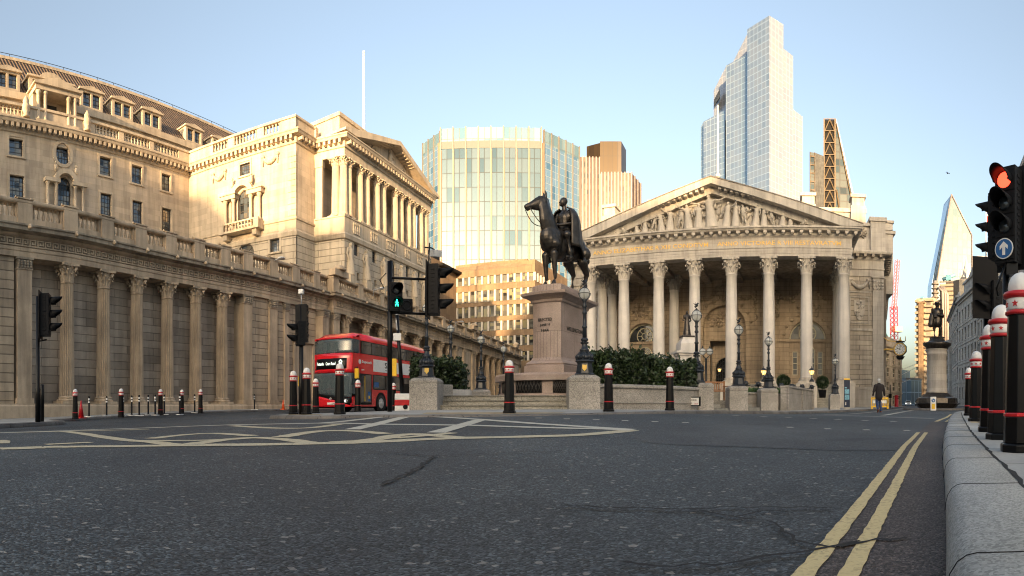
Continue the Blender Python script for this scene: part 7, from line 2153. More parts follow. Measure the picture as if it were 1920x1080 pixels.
# driver
p = MBS @ Vector((-.48, .80, 1.0)); dv = thing('person', 'bus driver in a red top sitting behind the windscreen', 'person', tuple(p), BRZ)
mb = MB(); mb.ball((0, 0, .52), (.09, .10, .125), 12, 9); mb.limb([(0, .02, .28), (0, .0, .45)], [.07, .055], 8)
mb.ball((0, .04, .1), (.2, .12, .26), 12, 8)
for s_ in (-1, 1): mb.limb([(s_ * .2, .04, .25), (s_ * .27, -.05, .02), (s_ * .12, -.24, .08)], [.07, .055, .04], 8); mb.ball((s_ * .1, -.29, .1), .05, 8, 6)
bd = place('body', remesh(mb, .02, 2), M_['skin'], dv)
mb = MB(); mb.limb([(0, .05, -.1), (0, .05, .18)], [.2, .2], 12)
for s_ in (-1, 1): mb.limb([(s_ * .2, .04, .25), (s_ * .27, -.05, .02), (s_ * .15, -.20, .07)], [.09, .075, .06], 8)
mb.limb([(0, .03, .2), (0, .02, .33)], [.16, .08], 10)
place('jumper', remesh(mb, .022, 2), M_['red'], dv)
mb = MB(); mb.ball((0, .02, .57), (.10, .11, .10), 12, 8); mb.build('hair', M_['blackm'], dv)
# ------------------------------------------------------------------ people, statues, small things by the exchange
p = P(1648, 27.8)
man = thing('person', 'grey-haired man in a dark coat and jeans walking away across the street', 'person', (p.x, p.y, gz(p.x, p.y) + .012), fa(p) + pi + .25)
k = 1.0
mb = MB(); mb.ball((0, 0, 1.63), (.082, .10, .125), 14, 10); mb.limb([(0, .01, 1.42), (0, 0, 1.58)], [.07, .058], 8); mb.ball((0, 0, 1.25), (.16, .11, .22), 12, 8)
mb.ball((0, -.10, 1.62), (.018, .025, .025), 7, 5)
for s_ in (-1, 1): mb.ball((s_ * .083, .01, 1.63), (.015, .03, .035), 7, 5)
mb.limb([(0, 0, .95), (0, 0, 1.3)], [.14, .15], 10)
hands = []
for s_ in (-1, 1):
    sh, el, wr = Vector((s_ * .2, 0, 1.38)), Vector((s_ * .29, .05 * s_, 1.10)), Vector((s_ * .31, -.06 + .02 * s_, .86))
    mb.limb([sh, el, wr], [.06, .045, .033], 8); h = wr + Vector((0, -.02, -.07)); mb.ball(h, (.025, .045, .05), 8, 6)
    for q in range(4): mb.limb([h + Vector((0, -.035 + .022 * q, -.03)), h + Vector((-.01 * s_, -.04 + .022 * q, -.075 - .006 * (q in (1, 2)))), h + Vector((-.02 * s_, -.035 + .022 * q, -.10))], [.011, .010, .008], 6)
    mb.limb([h + Vector((0, -.04, .0)), h + Vector((-.01 * s_, -.065, -.04))], [.012, .009], 6)
legs = {-1: [(-.09, 0, .92), (-.10, -.14, .52), (-.10, .02, .10)], 1: [(.09, 0, .92), (.10, -.02, .50), (.11, .26, .16)]}
for s_ in (-1, 1): mb.limb(legs[s_], [.09, .065, .045], 9)
place('body', remesh(mb, .016, 1), M_['skin'], man)
M_['coat'] = plain('dark_coat_cloth', (.012, .009, .010), .85); M_['denim'] = plain('blue_denim', (.018, .04, .11), .8); M_['shoe'] = plain('brown_shoe', (.16, .05, .025), .6); M_['greyhair'] = plain('grey_hair', (.42, .42, .41), .8)
mb = MB(); mb.limb([(0, 0, .80), (0, .01, 1.05), (0, .0, 1.32)], [.205, .185, .20], 14); mb.limb([(-.16, 0, 1.38), (.16, 0, 1.38)], [.10, .10], 10); mb.limb([(0, .01, 1.38), (0, .01, 1.51)], [.12, .085], 10)
for s_ in (-1, 1): mb.limb([(s_ * .2, 0, 1.38), (s_ * .29, .05 * s_, 1.10), (s_ * .31, -.06 + .02 * s_, .90)], [.088, .075, .058], 9)
for v in mb.v: v.y *= .82
place('coat', remesh(mb, .022, 3), M_['coat'], man)
mb = MB()
for s_ in (-1, 1): mb.limb([Vector(legs[s_][0]), Vector(legs[s_][1]), Vector(legs[s_][2])], [.112, .085, .068], 9)
place('jeans', remesh(mb, .02, 2), M_['denim'], man)
mb = MB(); mb.limb([(-.10, .04, .05), (-.10, -.16, .04)], [.05, .042], 8); place('shoe', remesh(mb, .016, 1), M_['shoe'], man); mb = MB(); mb.limb([(.11, .29, .14), (.11, .17, .03)], [.05, .042], 8); place('shoe', remesh(mb, .016, 1), M_['shoe'], man)
mb = MB(); mb.ball((0, .02, 1.665), (.095, .11, .105), 14, 10); mb.ball((0, .05, 1.60), (.085, .07, .08), 12, 8); place('hair', remesh(mb, .016, 1), M_['greyhair'], man)

# yellow folding barriers
for i, (x, lab) in enumerate(((1642, 'yellow plastic barrier left of the walking man\'s legs'), (1657, 'yellow plastic barrier right of the walking man\'s legs'))):
    p = P(x, 37 + .5 * i); t = thing('yellow_barrier', lab, 'barrier', (p.x, p.y, pz(p.x, p.y)), fa(p) + .15 * i, 'yellow plastic barriers')
    mb = MB(); w_ = .33
    mb.box(-w_, w_, -.03, .03, .70, .82); mb.box(-w_, w_, -.03, .03, .12, .22)
    for q in range(5): mb.box(-w_ + .15 * q, -w_ + .15 * q + .06, -.025, .025, .221, .699)
    mb.box(-w_ + .02, -w_ + .12, -.18, .18, 0, .119); mb.box(w_ - .12, w_ - .02, -.18, .18, 0, .119); mb.build('panel', M_['yellow'], t, .01)
    mb = MB(); mb.box(-.2, .2, -.04, -.031, .4, .6); mb.build('plate', M_['white'], t)
# map totem
p = P(1588, 34.5); t = thing('map_totem', 'tall dark blue map totem with a yellow top near the corner of the exchange', 'sign', (p.x, p.y, pz(p.x, p.y)), fa(p) + .1)
M_['navy'] = plain('navy_panel', (.008, .018, .045), .3); M_['mapblue'] = plain('map_print', (.12, .30, .40), .4, 0, .5, 14)
mb = MB(); mb.box(-.19, .19, -.05, .05, .14, 1.9); mb.build('panel', M_['navy'], t, .01); mb = MB(); mb.box(-.19, .19, -.05, .05, 1.902, 2.0); mb.build('yellow_top', M_['yellow'], t); mb = MB(); mb.box(-.18, .18, -.045, .045, 0, .139); mb.build('foot', M_['concrete'], t)
mb = MB(); mb.box(-.15, .15, -.055, -.051, .62, .95); mb.box(-.15, .15, -.055, -.051, 1.0, 1.3); mb.box(-.15, .0, -.055, -.051, 1.36, 1.44); mb.build('sign_maps', M_['mapblue'], t)
mb = MB(); mb.ball((-.08, -.05, .42), (.03, .012, .03), 8, 6); mb.box(-.1, -.06, -.056, -.051, .28, .38); mb.build('walking_symbol', M_['white'], t)
# bench
p = P(1342, 25.5); bz = .18
t = thing('wooden_bench', 'brown wooden bench at the top of the steps right of the hedge', 'bench', (p.x, p.y, bz), fa(p) + .5)
for nm, bxs in (('seat', [(-.6, .6, -.30 + .13 * q, -.20 + .13 * q, .42, .45) for q in range(4)]), ('backrest', [(-.6, .6, .22, .25, .84, .92), (-.6, .6, .22, .25, .48, .53)] + [(-.55 + .1 * q, -.51 + .1 * q, .225, .245, .531, .839) for q in range(12)])):
    mb = MB()
    for b in bxs: mb.box(*b)
    mb.build(nm, M_['wood'], t)
for s_ in (-1, 1):
    for y in (-.27, .25): mb = MB(); mb.box(s_ * .6 - .035, s_ * .6 + .035, y - .035, y + .035, 0, .66 if y < 0 else .95); mb.build('leg', M_['wood'], t)
    mb = MB(); mb.box(s_ * .6 - .045, s_ * .6 + .045, -.34, .22, .662, .70); mb.build('armrest', M_['wood'], t)
# steps by the bench and by the flower bed
def steps(lab, a, b, z0, n, rise=.15, tread=.36, deep=3.0):
    M = FR(a, b); L = (b - a).length; t = thing('stone_steps', lab, 'steps', at3((a + b) / 2, z0))
    for k in range(n):
        mb = MB(M); mb.box(0, L, tread * k, deep, z0 - .4 if k == 0 else z0 + rise * k + .002, z0 + rise * (k + 1)); mb.build('step', M_['step'], t, .01)
steps('short flight of stone steps in front of the wooden bench', P(1328, 21.8), P(1366, 23.4), -.33, 3, .17, .4, 4.5)
steps('short flight of stone steps between the two lamp blocks, below the flower bed', P(1397, 24.2), P(1425, 26.6), -.33, 3, .17, .4, 3)
# flower bed wall and low walls on the right of the porch
def lowwall(lab, a, b, z0, z1, th=.35, mat='plinth_gran', panels=0):
    M = FR(a, b); L = (b - a).length; t = thing('low_wall', lab, 'wall', at3((a + b) / 2, z0))
    mb = MB(M); mb.box(0, L, 0, th, z0 - .3, z1 - .12); mb.build('wall', M_[mat], t)
    mb = MB(M); mb.box(-.03, L + .03, -.06, th + .05, z1 - .118, z1); mb.build('coping', M_[mat], t, .03)
    if panels:
        mb = MB(M)
        for k in range(panels + 1): mb.box(L * k / panels - .12, L * k / panels + .12, -.07, 0, z0 - .3, z1 - .12)
        mb.build('wing_pilasters', M_[mat], t)
    return t
lowwall('low stone kerb wall in front of the flower bed between the lamp blocks', P(1392, 27.2), P(1430, 28.2), .05, .62)
lowwall('low stone wall with a scrolled end right of the second lamp block', P(1450, 27.6), P(1476, 27.3), -.3, .55, .4)
lowwall('panelled stone wall running back beside the porch steps', P(1478, 27.0), P(1524, 34.5), -.35, .95, .4, 'plinth_gran', 2)
for i, (pts, lab, n) in enumerate((([P(1390, 27.9), P(1434, 28.9), P(1434, 31), P(1388, 30)], 'green ground-cover plants in the flower bed between the lamp posts', 1500), ([P(1452, 28.3), P(1478, 28.6), P(1490, 32), P(1450, 31)], 'green ground-cover plants in the bed right of the lamp posts', 900))):
    rd = random.Random(40 + i); c = sum((q for q in pts), Vector((0, 0, 0))) / 4
    t = thing('flower_bed', lab, 'plants', (c.x, c.y, .4))
    mb = WB(); mb.prism([tuple(q.xy) for q in pts], .0, .5); mb.build('soil', M_['soil'], t)
    mb = WB()
    for _ in range(n):
        u, v = rd.random(), rd.random(); q = (pts[0] * (1 - u) + pts[1] * u) * (1 - v) + (pts[3] * (1 - u) + pts[2] * u) * v
        o = Vector((q.x, q.y, .5 + rd.uniform(0, .26))); d = Vector((rd.gauss(0, 1), rd.gauss(0, 1), rd.uniform(.3, 1.5))).normalized(); w_ = d.cross(Vector((rd.gauss(0, 1), rd.gauss(0, 1), .1))).normalized()
        mb.add([o, o + d * .09 - w_ * .05, o + d * .2, o + d * .09 + w_ * .05], [(0, 1, 2, 3)])
    mb.build('leaves', M_['leafs'], t)
# iron rail with spiked balls
a, b = P(1398, 29.5), P(1522, 35.0)
t = thing('iron_railing', 'low black iron rail with spiked balls on short posts above the flower beds', 'railing', at3((a + b) / 2, .6))
mb = WB(); pts = []
for k in range(31):
    q = a + (b - a) * (k / 30); pts.append((q.x, q.y, 1.12 - .10 * abs(sin(k * pi / 5))))
mb.tube(pts, .03, 6); mb.build('chain_rail', M_['iron'], t)
for k in range(7):
    q = a + (b - a) * (k / 6)
    mb = WB(); mb.lathe([(.05, .2), (.045, 1.0)], 8, q.x, q.y); mb.ball((q.x, q.y, 1.14), .15, 10, 8)
    for j in range(10): d = Vector((cos(j * 2.4), sin(j * 2.4), -1 + j * .22)).normalized(); o = Vector((q.x, q.y, 1.14)); mb.tube([o + d * .12, o + d * .24], [.04, .004], 5)
    mb.build('post', M_['iron'], t)
# planters with clipped balls
for i, (x, y, r, lab) in enumerate(((1469, 714, 36, 'round dark clipped shrub left of the big window, behind the rail'), (1542, 714, 38, 'round dark clipped shrub in a pot right of the big window'))):
    p = P(x, r); z = .45; t = thing('potted_shrub', lab, 'plant', (p.x, p.y, z))
    mb = MB(); mb.lathe([(.22, 0), (.30, .55), (.32, .6), (.27, .6)], 14); mb.build('pot', M_['blackm'], t)
    mb = MB(); rd = random.Random(i)
    for _ in range(900):
        d = Vector((rd.gauss(0, 1), rd.gauss(0, 1), rd.gauss(0, 1))).normalized(); o = Vector((0, 0, 1.1)) + d * rd.uniform(.28, .42); w_ = d.cross(Vector((rd.gauss(0, 1), rd.gauss(0, 1), rd.gauss(0, 1)))).normalized()
        mb.add([o, o + d * .05 - w_ * .04, o + d * .12, o + d * .05 + w_ * .04], [(0, 1, 2, 3)])
    mb.ball((0, 0, 1.1), .3, 10, 8); mb.lathe([(.04, .5), (.04, .9)], 6); mb.build('foliage', M_['leaf'], t)
# memorial with dark figure in front of the porch
p = P(1288, 40); t = thing('memorial', 'pale stone memorial pedestal with a carved coat of arms, topped by a small dark statue', 'memorial', (p.x, p.y, -.3), fa(p) + .3)
mb = MB(); zt = zat(668, 40) + .3; mb.box(-.75, .75, -.6, .6, 0, zt); mb.build('pedestal', M_['re_col'], t, .02)
mb = MB(); mb.box(-.85, .85, -.7, .7, zt + .002, zt + .18); mb.box(-1.0, 1.0, -.85, .85, zt + .182, zt + .34)
mb.lathe([(.98, zt + .342), (.95, zt + .9), (.62, zt + 1.25), (.6, zt + 1.4)], 4, a0=pi / 4, smooth=False); mb.build('cap', M_['re_col'], t)
mb = MB(); rd = random.Random(2); mb.lathe([(.3, -.05), (.3, .05)], 16, M=Matrix.Translation((0, -.6, zt - 1.0)) @ Matrix.Rotation(pi / 2, 4, 'X'))
for _ in range(14): mb.ball((rd.uniform(-.45, .45), -.62, zt - 1.0 + rd.uniform(-.5, .5)), (.14, .08, .12), 7, 5)
mb.build('coat_of_arms', M_['re_trim'], t)
ms = thing('statue', 'small dark bronze robed figure standing on the pale memorial pedestal', 'statue', (p.x, p.y, -.3 + zt + 1.4), fa(p) + .3)
mb = figure(2.0, True, 0, 0, 0, 0, 5); mb.box(-.5, .5, -.45, .45, -.02, .12); place('figure', remesh(mb, .04, 2), M_['bronze'], ms)

# ------------------------------------------------------------------ engineer's statue in Cornhill
p = P(1757, 41); zb = -.42
isl = MB(); isl.lathe([(2.6, -.2), (2.6, .10), (2.5, .13), (.01, .131)], 36, p.x, p.y, Matrix.Translation((0, 0, zb))); struct(isl.build('traffic_island', M_['kerb_dk']))
t = thing('statue_column', 'round grey stone pedestal with a dark stepped base in the middle of the right-hand street', 'pedestal', (p.x, p.y, zb + .13), fa(p))
h = lambda y: zat(y, 41) - zb - .13
mb = MB(); mb.lathe([(1.75 * .8, 0), (1.75, .35), (1.6, .4), (1.55, .75), (1.3, .85), (1.1 * .8, 1.15)], 12, smooth=False); mb.build('base', M_['bronze'], t)
mb = MB(); mb.lathe([(1.08 * .8, 1.152), (1.02 * .8, 1.3), (0.98 * .8, 1.35), (0.93 * .8, h(660) * .6), (0.92 * .8, h(668)), (1 * .8, h(666)), (1 * .8, h(663)), (0.94 * .8, h(662)), (0.95 * .8, h(657)), (1.05 * .8, h(655))], 32); mb.build('shaft', M_['re'], t)
mb = MB(); mb.lathe([(1.06 * .8, h(655) + .002), (1.1 * .8, h(652)), (1.35 * .8, h(648)), (1.38 * .8, h(644)), (1 * .8, h(642)), (0.8 * .8, h(640)), (0.75 * .8, h(637)), (0.62 * .8, h(635.5))], 32); mb.build('cornice', M_['bronze'], t)
g = thing('statue', 'dark bronze statue of a man in a broad-brimmed hat on the round street pedestal', 'statue', (p.x, p.y, zb + .13 + h(635)), fa(p) + .5)
mb = figure(2.75, False, 0, 0, 0, 0, 8)
k = 2.75 / 1.75
mb.lathe([(.19 * k, 1.68 * k), (.20 * k, 1.695 * k), (.10 * k, 1.70 * k), (.095 * k, 1.80 * k), (.05 * k, 1.82 * k)], 14)
mb.limb([(0, 0, .75 * k), (0, 0, 1.3 * k)], [.21 * k, .2 * k], 12); mb.limb([(-.28 * k, -.1 * k, 1.1 * k), (-.33 * k, -.1 * k, .62 * k)], [.10 * k, .12 * k], 8); mb.limb([(-.05 * k, -.2 * k, 1.12 * k), (.15 * k, -.2 * k, 1.1 * k)], [.06 * k, .06 * k], 8)
mb.v = [Vector((v.x * 1.25, v.y * 1.25, v.z)) for v in mb.v]; mb.box(-.45, .45, -.45, .45, -.01, .12); place('figure', remesh(mb, .035, 2), M_['bronze'], g)
p = P(1750, 36.5); t = thing('traffic_bollard', 'white traffic bollard with a blue arrow disc and a yellow panel before the street statue', 'traffic bollard', (p.x, p.y, gz(p.x, p.y)), fa(p))
mb = MB(); mb.box(-.20, .20, -.12, .12, 0, .95); mb.build('shell', M_['white'], t, .03); mb = MB(); mb.extr([(.13 * cos(q * pi / 10), .70 + .13 * sin(q * pi / 10)) for q in range(20)], -.135, -.122); ds = mb.build('blue_disc', M_['blue'], t)
mb = MB(); Ma = Matrix.Translation((0, 0, .70)) @ Matrix.Rotation(radians(135), 4, 'Y'); mb.box(-.02, .02, -.142, -.1352, -.08, .02, Ma); mb.extr([(-.06, .02), (.06, .02), (0, .09)], -.142, -.1352, Ma); mb.build('arrow', M_['white'], ds)
mb = MB(); mb.box(-.11, .11, -.128, -.121, .12, .48); mb.build('yellow_panel', M_['yellow'], t)

# ------------------------------------------------------------------ generic stone street building
def street_building(name, lab, A, B, z1, rows, cols, depth=14, mat='grey_st', eave=True, zb=-1.2, win_h=.6, win_w=.45, first=.12, blocks=None, roof=None, gm='win'):
    """front A-B (left to right as seen), evenly windowed storeys"""
    M = FR(A, B); L = (Vector(B[:2]) - Vector(A[:2])).length
    t = thing(name, lab, 'building', ((A[0] + B[0]) / 2, (A[1] + B[1]) / 2, zb))
    H = z1 - zb; fh = H * (1 - first) / rows
    ops = []
    for r_ in range(rows):
        z = zb + H * first * .55 + fh * r_
        for c_ in range(cols):
            u = L * (c_ + .5) / cols; w_ = L / cols * win_w / 2
            ops.append((u - w_, u + w_, z + fh * .18, z + fh * (.18 + win_h)))
    mb = MB(M); mb.wall(0, L, zb, z1, ops, 0, .35); mb.build('front_wall', M_[mat], t)
    mb = MB(M); mb.box(0, .3, .01, depth, zb, z1); mb.box(L - .3, L, .01, depth, zb, z1); mb.box(.3, L - .3, depth - .3, depth, zb, z1); mb.box(.3, L - .3, .36, depth - .3, z1 - .3, z1); mb.build('side_walls', M_[mat], t)
    mb = MB(M)
    for o in ops:
        mb.box(o[0] - .12, o[1] + .12, -.10, .0, o[2] - .22, o[2] - .002)
        mb.box(o[0] - .15, o[1] + .15, -.12, .0, o[3] + .05, o[3] + .25)
    for r_ in range(rows): z = zb + H * first * .55 + fh * r_; mb.box(-.02, L + .02, -.14, .0, z - .1, z + .1)
    if eave: mb.box(-.3, L + .3, -.75, .1, z1 + .002, z1 + .45); mb.box(-.1, L + .1, -.3, .1, z1 - .5, z1); mb.box(0, L, .0, .5, z1 + .452, z1 + 1.4)
    mb.build('moulding_frame', M_[mat], t)
    for o in ops:
        mb = MB(M); w_ = (o[1] - o[0])
        mb.box(o[0], o[1], .20, .24, o[2], o[3]); g = mb.build('window', M_[gm], t)
        mb = MB(M); mb.box(o[0], o[1], .15, .198, (o[2] + o[3]) / 2 - .05, (o[2] + o[3]) / 2 + .05); mb.box((o[0] + o[1]) / 2 - .04, (o[0] + o[1]) / 2 + .04, .14, .198, o[2], o[3]); mb.build('window_frame', M_['cream'], g)
    if roof:
        mb = MB(M); mb.extr([(.8, z1 + .46), (L - .8, z1 + .46), (L - 2.5, z1 + roof), (2.5, z1 + roof)], 1.0, depth - 1); mb.build('roof', M_['blackm'] if False else M_['slate'], t)
    return t
M_['slate'] = stone('slate_roof', (.10, .105, .11), .4, .25, .01, .6)
# right side of the street, from the far end to the frame edge
a, b = P(1779, 165), P(1797, 128)
street_building('stone_office', 'narrow grey stone building with heavy dark eave at the far right-hand terrace end', a, b, zat(575, 140), 5, 5, 15)
a, b = P(1797, 124), P(1832, 106)
w1_ = street_building('stone_office', 'tall grey stone building with sash windows and gabled top beside the street statue', a, b, zat(560, 118), 5, 6, 18)
M = FR(a, b); L = (b - a).length; z = zat(560, 118)
mb = MB(M); mb.box(.5, L - .2, 1.2, 12, z + .5, zat(520, 116)); mb.box(.2, L + .1, .9, 12, zat(520, 116) + .002, zat(516, 116)); mb.extr([(L * .35, zat(516, 116) + .004), (L + .1, zat(516, 116) + .004), (L * .78, zat(484, 112))], .9, 12); mb.build('attic_gable', M_['grey_st'], w1_)
a, b = P(1833, 104), P(1868, 84)
w2_ = street_building('stone_office', 'grey stone building with a moulded cornice behind the right-hand traffic signals', a, b, zat(530, 95), 5, 6, 18)
M = FR(a, b); L = (b - a).length
mb = MB(M); mb.box(.5, L, 1.2, 12, zat(530, 95) + .5, zat(484, 95)); mb.build('attic', M_['grey_st'], w2_)
a, b = P(1874, 62), P(1990, 34)
street_building('stone_office', 'near dark stone building with a deep cornice cut by the right edge of the photo', a, b, 19.5, 5, 6, 14, 'grey_st')
p = P(1812, 135); tw = thing('gothic_turret', 'small sunlit gothic stone turret above the roofs right of the glass blade tower', 'turret', (p.x, p.y, zat(575, 135)))
hh = lambda y: zat(y, 135) - zat(575, 135)
mb = MB(); mb.box(-1.1, 1.1, -1.1, 1.1, 0, hh(522)); mb.lathe([(1.5, hh(522) + .002), (1.0, hh(515)), (.2, hh(490)), (.05, hh(482))], 8, smooth=False)
for a in range(4): mb.lathe([(.25, hh(524)), (.25, hh(515)), (.02, hh(505))], 6, 1.1 * cos(a * pi / 2 + pi / 4) * 1.35, 1.1 * sin(a * pi / 2 + pi / 4) * 1.35, smooth=False)
mb.build('spire', M_['re_col'], tw); mb = MB(); mb.box(-3.8, -1.3, -1, 1, 0, hh(530)); mb.build('dark_block', M_['slate'], tw)
p = P(1849, 96); fp = thing('flagpole_with_flag', 'white flagpole with a red, white and blue flag above the right-hand buildings', 'flagpole', (p.x, p.y, zat(484, 96)))
hp = zat(385, 96) - zat(484, 96); mb = MB(); mb.lathe([(.14, 0), (.07, hp)], 8); mb.ball((0, 0, hp + .1), .16, 8, 6); mb.build('pole', M_['white'], fp)
mb = MB(); vs = []; fs = []
for i in range(7):
    for j in range(7): vs.append((.1 + .13 * i + .04 * sin(j), .1 * sin(i * 1.3 + j * .6), hp - .6 - .42 * j - .22 * i))
for i in range(6):
    for j in range(6): a = i * 7 + j; fs.append((a, a + 1, a + 8, a + 7))
mb.add(vs, fs, True); fl = mb.build('flag', M_['red'], fp); so_ = fl.modifiers.new("s", 'SOLIDIFY'); so_.thickness = .02
mb = MB(); mb.box(.15, .75, -.16, -.13, hp - 1.9, hp - 1.6); mb.box(.38, .52, -.17, -.13, hp - 2.6, hp - .9); mb.build('flag_cross', M_['white'], fl); mb = MB(); mb.box(.55, .85, -.15, -.12, hp - 1.5, hp - 1.05); mb.box(.2, .36, -.15, -.12, hp - 1.5, hp - 1.05); mb.build('flag_corners', M_['blue'], fl)
# left side of that street: corner building with copper dome and a clock
a, b = P(1659, 100), P(1691, 112)
cb = street_building('corner_building', 'cream stone corner building with a green copper dome behind the exchange', a, b, zat(655, 105), 4, 3, 16, 'bank')
M_['copper'] = plain('verdigris_copper', (.16, .36, .26), .7, 0, .35, 3)
c = (a + b) / 2; zc = zat(655, 105)
M = FR(a, b); L = (b - a).length
mb = MB(M); mb.box(-.1, L - .2, .6, 12, zc + .5, zat(632, 105)); mb.build('attic', M_['bank_trim'], cb)
mb = MB(M); mb.lathe([(3.0, zat(632, 105)), (2.7, zat(625, 105)), (1.9, zat(614, 105)), (.8, zat(606, 105)), (.2, zat(603, 105))], 16, L * .45, 4); mb.build('dome', M_['copper'], cb)
p = P(1688, 60); zc = zat(655, 60); ck = thing('street_clock', 'large black and gold street clock hanging on a bracket from the corner building', 'clock', (p.x, p.y, zc), fa(p) - .25)
mb = MB(); mb.lathe([(.78, -.16), (.82, 0), (.78, .16)], 8, M=Matrix.Rotation(pi / 2, 4, 'X'), a0=pi / 8, smooth=False); mb.box(-.5, .5, -.14, .14, .78, .92); mb.lathe([(.3, -1.15), (.55, -.80)], 8); mb.build('case', M_['blackm'], ck)
mb = MB(); mb.torus((0, -.18, 0), .66, .06, 28, 6, 'Y'); mb.lathe([(.05, .92), (.03, 1.4), (.0, 1.5)], 6, .6, 0); mb.lathe([(.25, .92), (.1, 1.1), (.05, 1.4)], 8); mb.build('gilding', M_['gold'], ck)
mb = MB(); mb.lathe([(.62, -.175), (.62, -.19)], 28, M=Matrix(((1, 0, 0, 0), (0, 0, 1, 0), (0, 1, 0, 0), (0, 0, 0, 1)))); dial = mb.build('dial', M_['white'], ck)
mb = MB()
for q in range(12): mb.box(-.025, .025, -.197, -.191, .44, .58, Matrix.Rotation(q * pi / 6, 4, 'Y'))
mb.box(-.03, .03, -.203, -.198, -.08, .48, Matrix.Rotation(.1, 4, 'Y')); mb.box(-.035, .035, -.209, -.204, -.08, .34, Matrix.Rotation(-pi / 2 + .25, 4, 'Y')); mb.torus((0, -.192, 0), .36, .012, 24, 4, 'Y'); mb.build('hands_and_hours', M_['black'], dial)
mb = MB(); mb.box(-2.2, -.75, -.05, .05, -.05, .12); mb.tube([(-2.2, 0, 1.6), (-1.4, 0, 1.0), (-.5, 0, .9)], .05, 6); mb.build('bracket', M_['gold'], ck)
# things down the street
p = P(1681, 70); t = thing('pillar_box', 'small red pillar box on the pavement far down the right-hand street', 'post box', (p.x, p.y, -.35)); mb = MB(); mb.lathe([(.3, 0), (.3, .1), (.25, .12), (.25, 1.35)], 14); mb.build('body', M_['red'], t); mb = MB(); mb.lathe([(.3, 1.352), (.3, 1.42), (.15, 1.55), (.01, 1.58)], 14); mb.build('cap', M_['red'], t); mb = MB(); mb.box(-.16, .16, -.265, -.24, 1.1, 1.16); mb.build('slot', M_['blackm'], t)
p = P(1669, 48); t = thing('slim_post', 'slim black signal post on the pavement corner right of the walking man', 'post', (p.x, p.y, pz(p.x, p.y))); mb = MB(); mb.lathe([(.05, 0), (.045, 2.1)], 8); mb.build('post', M_['black'], t); mb = MB(); mb.box(-.1, .1, -.1, .1, .9, 1.25); mb.build('box', M_['black'], t)
def car(lab, x, r, col, rz):
    p = P(x, r); t = thing('parked_car', lab, 'car', (p.x, p.y, -.44), rz, 'cars far down the right-hand street')
    mb = MB(); mb.extr([(-.85, .3), (.85, .3), (.88, .75), (.8, .95), (.62, 1.42), (-.62, 1.42), (-.8, .95), (-.88, .75)], 0, 4); mb.build('body', M_[col], t, .08)
    mb = MB(); mb.extr([(-.68, .98), (.68, .98), (.56, 1.34), (-.56, 1.34)], -.02, .05); mb.build('windscreen', M_['win'], t)
    for s_ in (-1, 1):
        mb = MB(); mb.ball((s_ * .65, 0, .68), (.13, .05, .09), 8, 6); mb.build('headlight', M_['litwhite'], t)
        for y in (.8, 3.2): mb = MB(); mb.lathe([(.32, -.1), (.32, .1)], 14, M=Matrix.Translation((s_ * .8, y, .32)) @ Matrix.Rotation(pi / 2, 4, 'Y')); mb.build('wheel', M_['rubber'], t)
car('silver car with its headlights on, far away in the middle of the right-hand street', 1703, 150, 'silver', fa(P(1703, 150)))
car('dark car far away beside the brown tower foot in the right-hand street', 1722, 130, 'blackm', fa(P(1722, 130)))
p0, p1 = P(1690, 90), P(1718, 120)
t = thing('overhead_wires', 'thin grey overhead wires crossing the gap of sky above the right-hand street', 'wires', at3((p0 + p1) / 2, 6)); mb = WB()
for y0, y1 in ((694, 682), (703, 689), (718, 706)): mb.tube([(p0.x, p0.y, zat(y0, 90)), (p1.x, p1.y, zat(y1, 120))], .035, 5)
mb.build('wires', M_['grey_st'], t)
# red tower crane
p = P(1677, 170); t = thing('tower_crane', 'red lattice tower crane behind the exchange', 'crane', (p.x, p.y, zat(650, 170)))
def lattice(mb, a, b, wd_, n, r_=.09):
    a = Vector(a); b = Vector(b); d = (b - a).normalized(); u = d.cross(Vector((0, 1, 0))).normalized() * wd_ / 2; v = d.cross(u).normalized() * wd_ / 2
    cs = [u + v, u - v, -u - v, -u + v]
    for c in cs: mb.tube([a + c, b + c], r_, 4, smooth=False)
    for k in range(n):
        p_, q_ = a + (b - a) * (k / n), a + (b - a) * ((k + 1) / n)
        for i in range(4): mb.tube([p_ + cs[i], q_ + cs[(i + 1) % 4]], r_ * .7, 4, smooth=False)
z0 = zat(650, 170); mb = MB(); lattice(mb, (0, 0, 0), (-.3, 0, zat(575, 170) - z0), 1.7, 9, .16); mb.build('mast', M_['red'], t)
M_['cranepink'] = plain('faded_red_steel', (.5, .12, .11), .5)
mb = MB(); lattice(mb, (-.2, 0, zat(580, 170) - z0), (1.3, 0, zat(486, 170) - z0), 1.1, 14, .11); mb.build('jib', M_['cranepink'], t)
mb = MB(); mb.box(-.5, 2.6, -1, 1, zat(622, 170) - z0, zat(612, 170) - z0); mb.build('cab', M_['cream'], t)

# ------------------------------------------------------------------ offices and towers
# brown stepped office with white window bands
OA, OB = P(812, 113), P(1003, 105); OM = FR(OA, OB); OL = (OB - OA).length
off = thing('brown_office', 'brown granite office block with bands of white-framed windows behind the statue', 'building', ((OA.x + OB.x) / 2, (OA.y + OB.y) / 2, -1))
M_['brownst'] = stone('brown_granite_panels', (.22, .155, .10), 1.5, 1.8, .02, .6, .1, .25, .3, offset=0.0, streak=.25)
M_['whiteframe'] = plain('white_mullions', (.42, .385, .335), .5)
M_['offwin'] = curtain('office_windows', (.10, .10, .09), (.015, .015, .016), (.9, .6), (.02, .02, .02), .0, 0.0, .08, (.35, .30, .12), .35)
rb = []
for y0, y1 in ((511, 527), (539, 561), (569, 590), (599, 617), (628, 647), (658, 676)): rr_ = 105.5; rb.append((zat(y1, rr_), zat(y0, rr_)))
tops = zat(487, 105.5)
